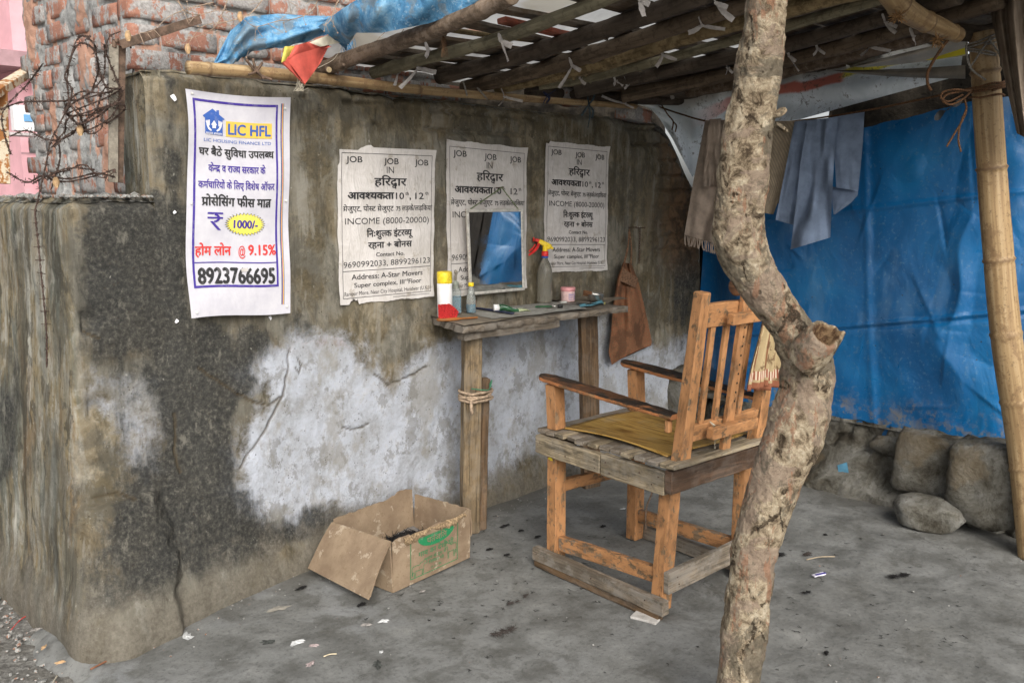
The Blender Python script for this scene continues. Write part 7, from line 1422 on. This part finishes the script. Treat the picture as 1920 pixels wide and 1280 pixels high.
# dry creeper twigs
M_twig = plain('dry_twig', (.36, .27, .20), .95, .25, 90)
def twig(P_, r0, br, label, y):
    b = MB(); C_ = curve_pts([WY(a, c2, y+rnd.uniform(-.02, .02)) for a, c2 in P_], 9); n = len(C_); b.tube(C_, [r0*(1-.7*i/n) for i in range(n)], 5, wob=.15)
    for k in range(br):
        i = rnd.randrange(2, n-1); p_ = C_[i]; d_ = Vector((rnd.gauss(0, 1), rnd.uniform(-.5, .3), rnd.gauss(-.3, .8))).normalized(); l_ = rnd.uniform(.02, .07); m_ = p_+d_*l_*.5+Vector((0, 0, rnd.uniform(-.006, .006))); e_ = p_+d_*l_+Vector((rnd.uniform(-.01, .01), 0, -.008)); b.tube([p_, m_, e_], [r0*.5, r0*.4, r0*.25], 4)
        if rnd.random() < .5: rock(b, e_, .0035, 1)
    return tag(b.build('dry_twig', M_twig), label, 'twig')
TW = [([(430, -10), (415, 30), (398, 55), (370, 68), (330, 80)], 'dry thorny twig hanging over the iron arm'), ([(400, 5), (360, 15), (320, 30), (285, 58), (258, 62)], 'dry twig arching left above the iron arm'), ([(455, 80), (480, 92), (520, 86), (542, 50), (545, 20), (538, -10)], 'long dry twig looping down over the blue sheet'), ([(600, -10), (585, 20), (555, 35), (520, 40), (480, 50), (455, 36)], 'thin dry twig lying across the blue sheet'), ([(715, -8), (722, 30), (725, 55), (708, 75), (710, 92)], 'thin twig dangling in front of the roof edge'), ([(780, -8), (768, 30), (755, 58), (735, 78), (716, 76)], 'reddish twig dangling by the bark pole'), ([(862, -8), (860, 30), (855, 60), (851, 85)], 'straight thin stem hanging from the roof edge'), ([(500, -10), (470, 25), (430, 40), (380, 50), (350, 90), (355, 110)], 'dry twig with curled leaves by the brick wall'), ([(640, -10), (628, 15), (618, 40), (605, 48)], 'short forked twig on the frayed blue sheet'), ([(330, -10), (345, 20), (372, 28), (410, 20), (440, 25)], 'dry twig crossing the upper bricks')]
for i, (P_, lb) in enumerate(TW): twig(P_, .0024, 9 if i < 4 or i > 6 else 4, lb, -.05 if P_[0][0] < 600 else -.32)
M_leaf = plain('dry_leaf', (.50, .33, .18), .9, .2, 50)
for (u, v, lb) in ((352, 92, 'curled dry leaf caught on the twigs by the iron arm'), (450, 32, 'pale dry leaf at the corner of the blue sheet'), (240, 68, 'dry leaf caught at the bend of the iron post'), (150, 245, 'curled dry leaf in the barbed wire'), (105, 342, 'dry leaf on the low wall top')):
    q = WY(u, v, -.06 if u > 200 else -.0); b = MB(); b.grid(lambda i, j: q+Vector(((i-.5)*.022*math.sin(math.pi*(.15+.7*j)), -.010*math.sin(i*3), (.5-j)*.034)), 6, 6); tag(b.build('dry_leaf', M_leaf, smooth=True), lb, 'leaf')
b = MB()
for k in range(26):
    q = RP(832, 62, -.03); b.tube(curve_pts([q, q+Vector((rnd.uniform(-.012, .012), 0, -.03)), q+Vector((rnd.uniform(-.022, .02), rnd.uniform(-.01, .01), -.045-rnd.uniform(0, .04)))], 3), .0006, 3)
tag(b.build('coir_fibre', plain('coir', (.11, .06, .03), .95)), 'tuft of brown coir fibre hanging under the left roof poles', kind='stuff')
# ---- litter on the floor
def floor_z(x, y): return .004
def scrap(u, v, s, m, label, cat='scrap', name='litter_scrap', hgt=.5, rz=None):
    q = G(u, v); b = MB(); o_ = rnd.uniform(0, 50); nA_ = 18; vs = [q+Vector((0, 0, .006+s*hgt*.5))]; a0 = rnd.uniform(0, 6) if rz is None else rz
    for ring, rr in ((1, .5), (2, 1.0)):
        for k in range(nA_):
            a = 2*math.pi*k/nA_; n_ = float(fbm(np.array([[math.cos(a)*2.6+o_, math.sin(a)*2.6, ring]]), 1, 4, rough=.75)[0]); n_ = .5+(n_-.5)*2.2; r_ = s*rr*max(.2, .30+1.1*n_); x_, y_ = r_*math.cos(a)*1.3, r_*math.sin(a)*.8; vs.append(q+Vector((x_*math.cos(a0)-y_*math.sin(a0), x_*math.sin(a0)+y_*math.cos(a0), .005+(s*hgt*.6*(n_) if ring == 1 else 0))))
    fs = [[0, 1+k, 1+(k+1) % nA_] for k in range(nA_)]+[[1+k, 1+nA_+k, 1+nA_+(k+1) % nA_, 1+(k+1) % nA_] for k in range(nA_)]
    b.add(vs, fs); return tag(b.build(name, m), label, cat)
M_foam = plain('dried_foam', (.52, .53, .53), .9, .12, 60, bump=.6); M_gscr = plain('grey_scrap', (.25, .235, .22), .9, .3, 60); M_pscr = plain('pink_scrap', (.34, .28, .275), .85, .15, 60); M_dk = plain('dark_lump', (.055, .06, .055), .9, .3, 60)
scrap(352, 1195, .026, M_foam, 'round white patch of dried lather on the floor, leftmost', 'lather', 'dried_lather', .25); scrap(556, 1206, .024, M_foam, 'jagged white scrap of dried lather left of the dark stain, near the frame bottom', 'lather', 'dried_lather', .5); scrap(720, 1166, .018, M_foam, 'small bright white scrap of lather in front of the cardboard box', 'lather', 'dried_lather', .6)
scrap(502, 1206, .024, M_dk, 'dark grey damp lump between two white scraps', 'lump', 'dark_lump', .2); scrap(590, 1212, .018, M_pscr, 'pinkish crumpled scrap beside the jagged white one'); scrap(583, 1246, .017, M_pscr, 'pale pink torn scrap nearest the bottom edge', hgt=.8); scrap(686, 1173, .018, M_gscr, 'grey crumpled scrap in front of the cardboard box'); scrap(708, 1247, .020, M_dk, 'dark crumpled scrap near the bottom edge', hgt=.8); scrap(714, 1224, .010, M_foam, 'tiny white crumb above the dark crumpled scrap'); scrap(523, 1142, .03, plain('pale_patch', (.30, .28, .24), .9), 'flat pale stain of dried plaster on the floor left of the box', 'plaster', 'plaster_patch', .05); scrap(792, 1110, .012, M_gscr, 'small grey crumb at the front edge of the cardboard box')
scrap(1168, 955, .014, M_foam, 'small white scrap on the floor under the chair', hgt=.1); scrap(82, 1215, .014, M_leaf, 'small tan leaf on the gravel', 'leaf', 'fallen_leaf', .3); scrap(112, 1244, .014, M_leaf, 'pale curled leaf near the frame corner on the gravel', 'leaf', 'fallen_leaf', .5); scrap(68, 1182, .016, M_gscr, 'pale stone chip on the gravel', 'stone', 'stone_chip', .6)
def stick(p, q, r_, m, label, cat='stick', name='thin_stick', lift=.008):
    a, c2 = G(*p), G(*q); a[2] = c2[2] = lift; b = MB(); md_ = a.lerp(c2, .5)+Vector((0, 0, .002))+Vector((-(c2-a)[1], (c2-a)[0], 0))*.06; b.tube(curve_pts([a, md_, c2], 8), r_, 6); tag(b.build(name, m, smooth=True), label, cat)
stick((170, 1258), (326, 1194), .0032, plain('red_brown_stem', (.20, .085, .045), .7), 'long thin reddish brown stem lying by the wall corner'); stick((607, 1234), (631, 1229), .0022, plain('match_wood', (.60, .52, .36), .8), 'burnt match lying near the bottom edge', 'match', 'match_stick'); stick((20, 1165), (62, 1132), .0015, M_redp, 'red thread on the gravel', 'thread', 'red_thread', -.03); stick((98, 1280), (106, 1250), .003, M_string, 'pale twig on the gravel at the bottom edge', 'twig', 'pale_twig', -.03)
stick((1512, 1052), (1565, 1046), .0025, plain('tan_straw', (.33, .27, .19), .9), 'tan straw on the floor right of the crooked post', 'straw', 'straw')
q = G(1536, 1080); b = MB(); b.board(q+Vector((-.030, .012, .009)), q+Vector((.022, -.012, .011)), .020, .006, seg=3, jit=.0015, ch=.001, mi=0); b.board(q+Vector((-.026, .004, .0135)), q+Vector((.020, -.018, .0150)), .010, .002, seg=2, ch=.0005, mi=1); tag(b.build('blade_wrapper', [plain('wrapper_white', (.62, .60, .68), .5), plain('wrapper_blue', (.05, .04, .25), .5)]), 'small crumpled blue and white razor blade wrapper on the floor', 'wrapper')
q = WY(918, 945, -.01); b = MB(); q = G(918, 946); b.grid(lambda u, v: q+Vector((.016*(u-.5), .004*math.sin(u*3), .004+.05*v)), 4, 5); tag(b.build('plastic_scrap', M_foam, smooth=True), 'thin whitish plastic scrap leaning at the wall foot behind the table leg', 'scrap')
b = MB()
for k in range(450):
    x = rnd.uniform(1.25, 4.6); q = Vector((x, -abs(rnd.gauss(0, .10))-.02-.16*max(0, 1-(x-1.12)/.98), .004)) if rnd.random() < .6 else Vector((rnd.uniform(1.2, 4.2), rnd.uniform(-2.2, -.1), .004)); rock(b, q, rnd.choice([.0015, .002, .003, .005]), .6)
tag(b.build('floor_grit', M_crumb), 'fine grit and plaster dust grains on the concrete floor, thickest along the wall', kind='stuff')
# hair tufts: the larger ones one by one, the tiny ones together
HT = [(955, 1183, .045, .6, 'wide tuft of grey hair cuttings on the floor in front of the chair', 1), (1686, 1081, .035, 1, 'black tuft of hair at the right, in front of the stones', 0), (1462, 1042, .034, 1, 'long black tuft of hair just right of the crooked post', 0), (1514, 1040, .022, 1, 'dark tuft of hair beside the long one', 1), (950, 987, .020, 1, 'black tuft of hair behind the cardboard box', 0), (978, 997, .014, 1, 'second black tuft right of the one behind the box', 0), (950, 1043, .018, 1, 'black tuft of hair between the box and the chair', 0), (917, 1032, .014, 1, 'small black tuft by the right side of the box', 0), (678, 1136, .018, 1, 'thin upright black tuft in front of the box', 0), (1130, 990, .016, 1, 'black tuft of hair under the chair', 0), (564, 1105, .018, 1, 'black tuft of hair by the wall left of the box', 0), (1515, 1113, .018, 1, 'small black streak of hair below the wrapper', 0), (1550, 1226, .012, 1, 'small dark tuft near the bottom right', 0), (962, 1132, .022, .5, 'faint dark smear of hair in front of the chair runner', 1), (985, 1120, .016, .5, 'faint round hair tuft beside the smear', 1), (1010, 1008, .016, 1, 'black tuft of hair left of the front chair leg', 0), (1546, 1005, .012, 1, 'pair of dark hair bits nearer the stones', 0)]
for (u, v, s, k, lb, g_) in HT:
    b = MB(); q = G(u, v); an_ = rnd.uniform(-.5, .5)
    for j_ in range(rnd.randrange(3, 6)):
        o_ = rnd.gauss(0, .6)*s; hairball(b, (q[0]+o_*math.cos(an_), q[1]+o_*math.sin(an_)+rnd.gauss(0, .15)*s, .005), s*rnd.uniform(.2, .6), s*rnd.uniform(.12, .3), .006, int((20+s*1300)*k), s*.7, .0008)
    tag(b.build('hair_tuft', M_ghair if g_ else M_hair), lb, 'hair tuft', 'hair tufts on the floor')
b = MB()
for k in range(240):
    u = rnd.gauss(1000, 190); v = rnd.gauss(1080, 90)
    if rnd.random() < .3: u = rnd.uniform(1450, 1850); v = rnd.uniform(1000, 1260)
    if v < 960 or u < 640: continue
    q = G(u, v); hairball(b, (q[0], q[1], .004), .004, .002, .002, rnd.randrange(2, 8), .014, .0008)
tag(b.build('hair_snips', M_hair), 'tiny black hair snippings scattered over the floor round the chair', kind='stuff')
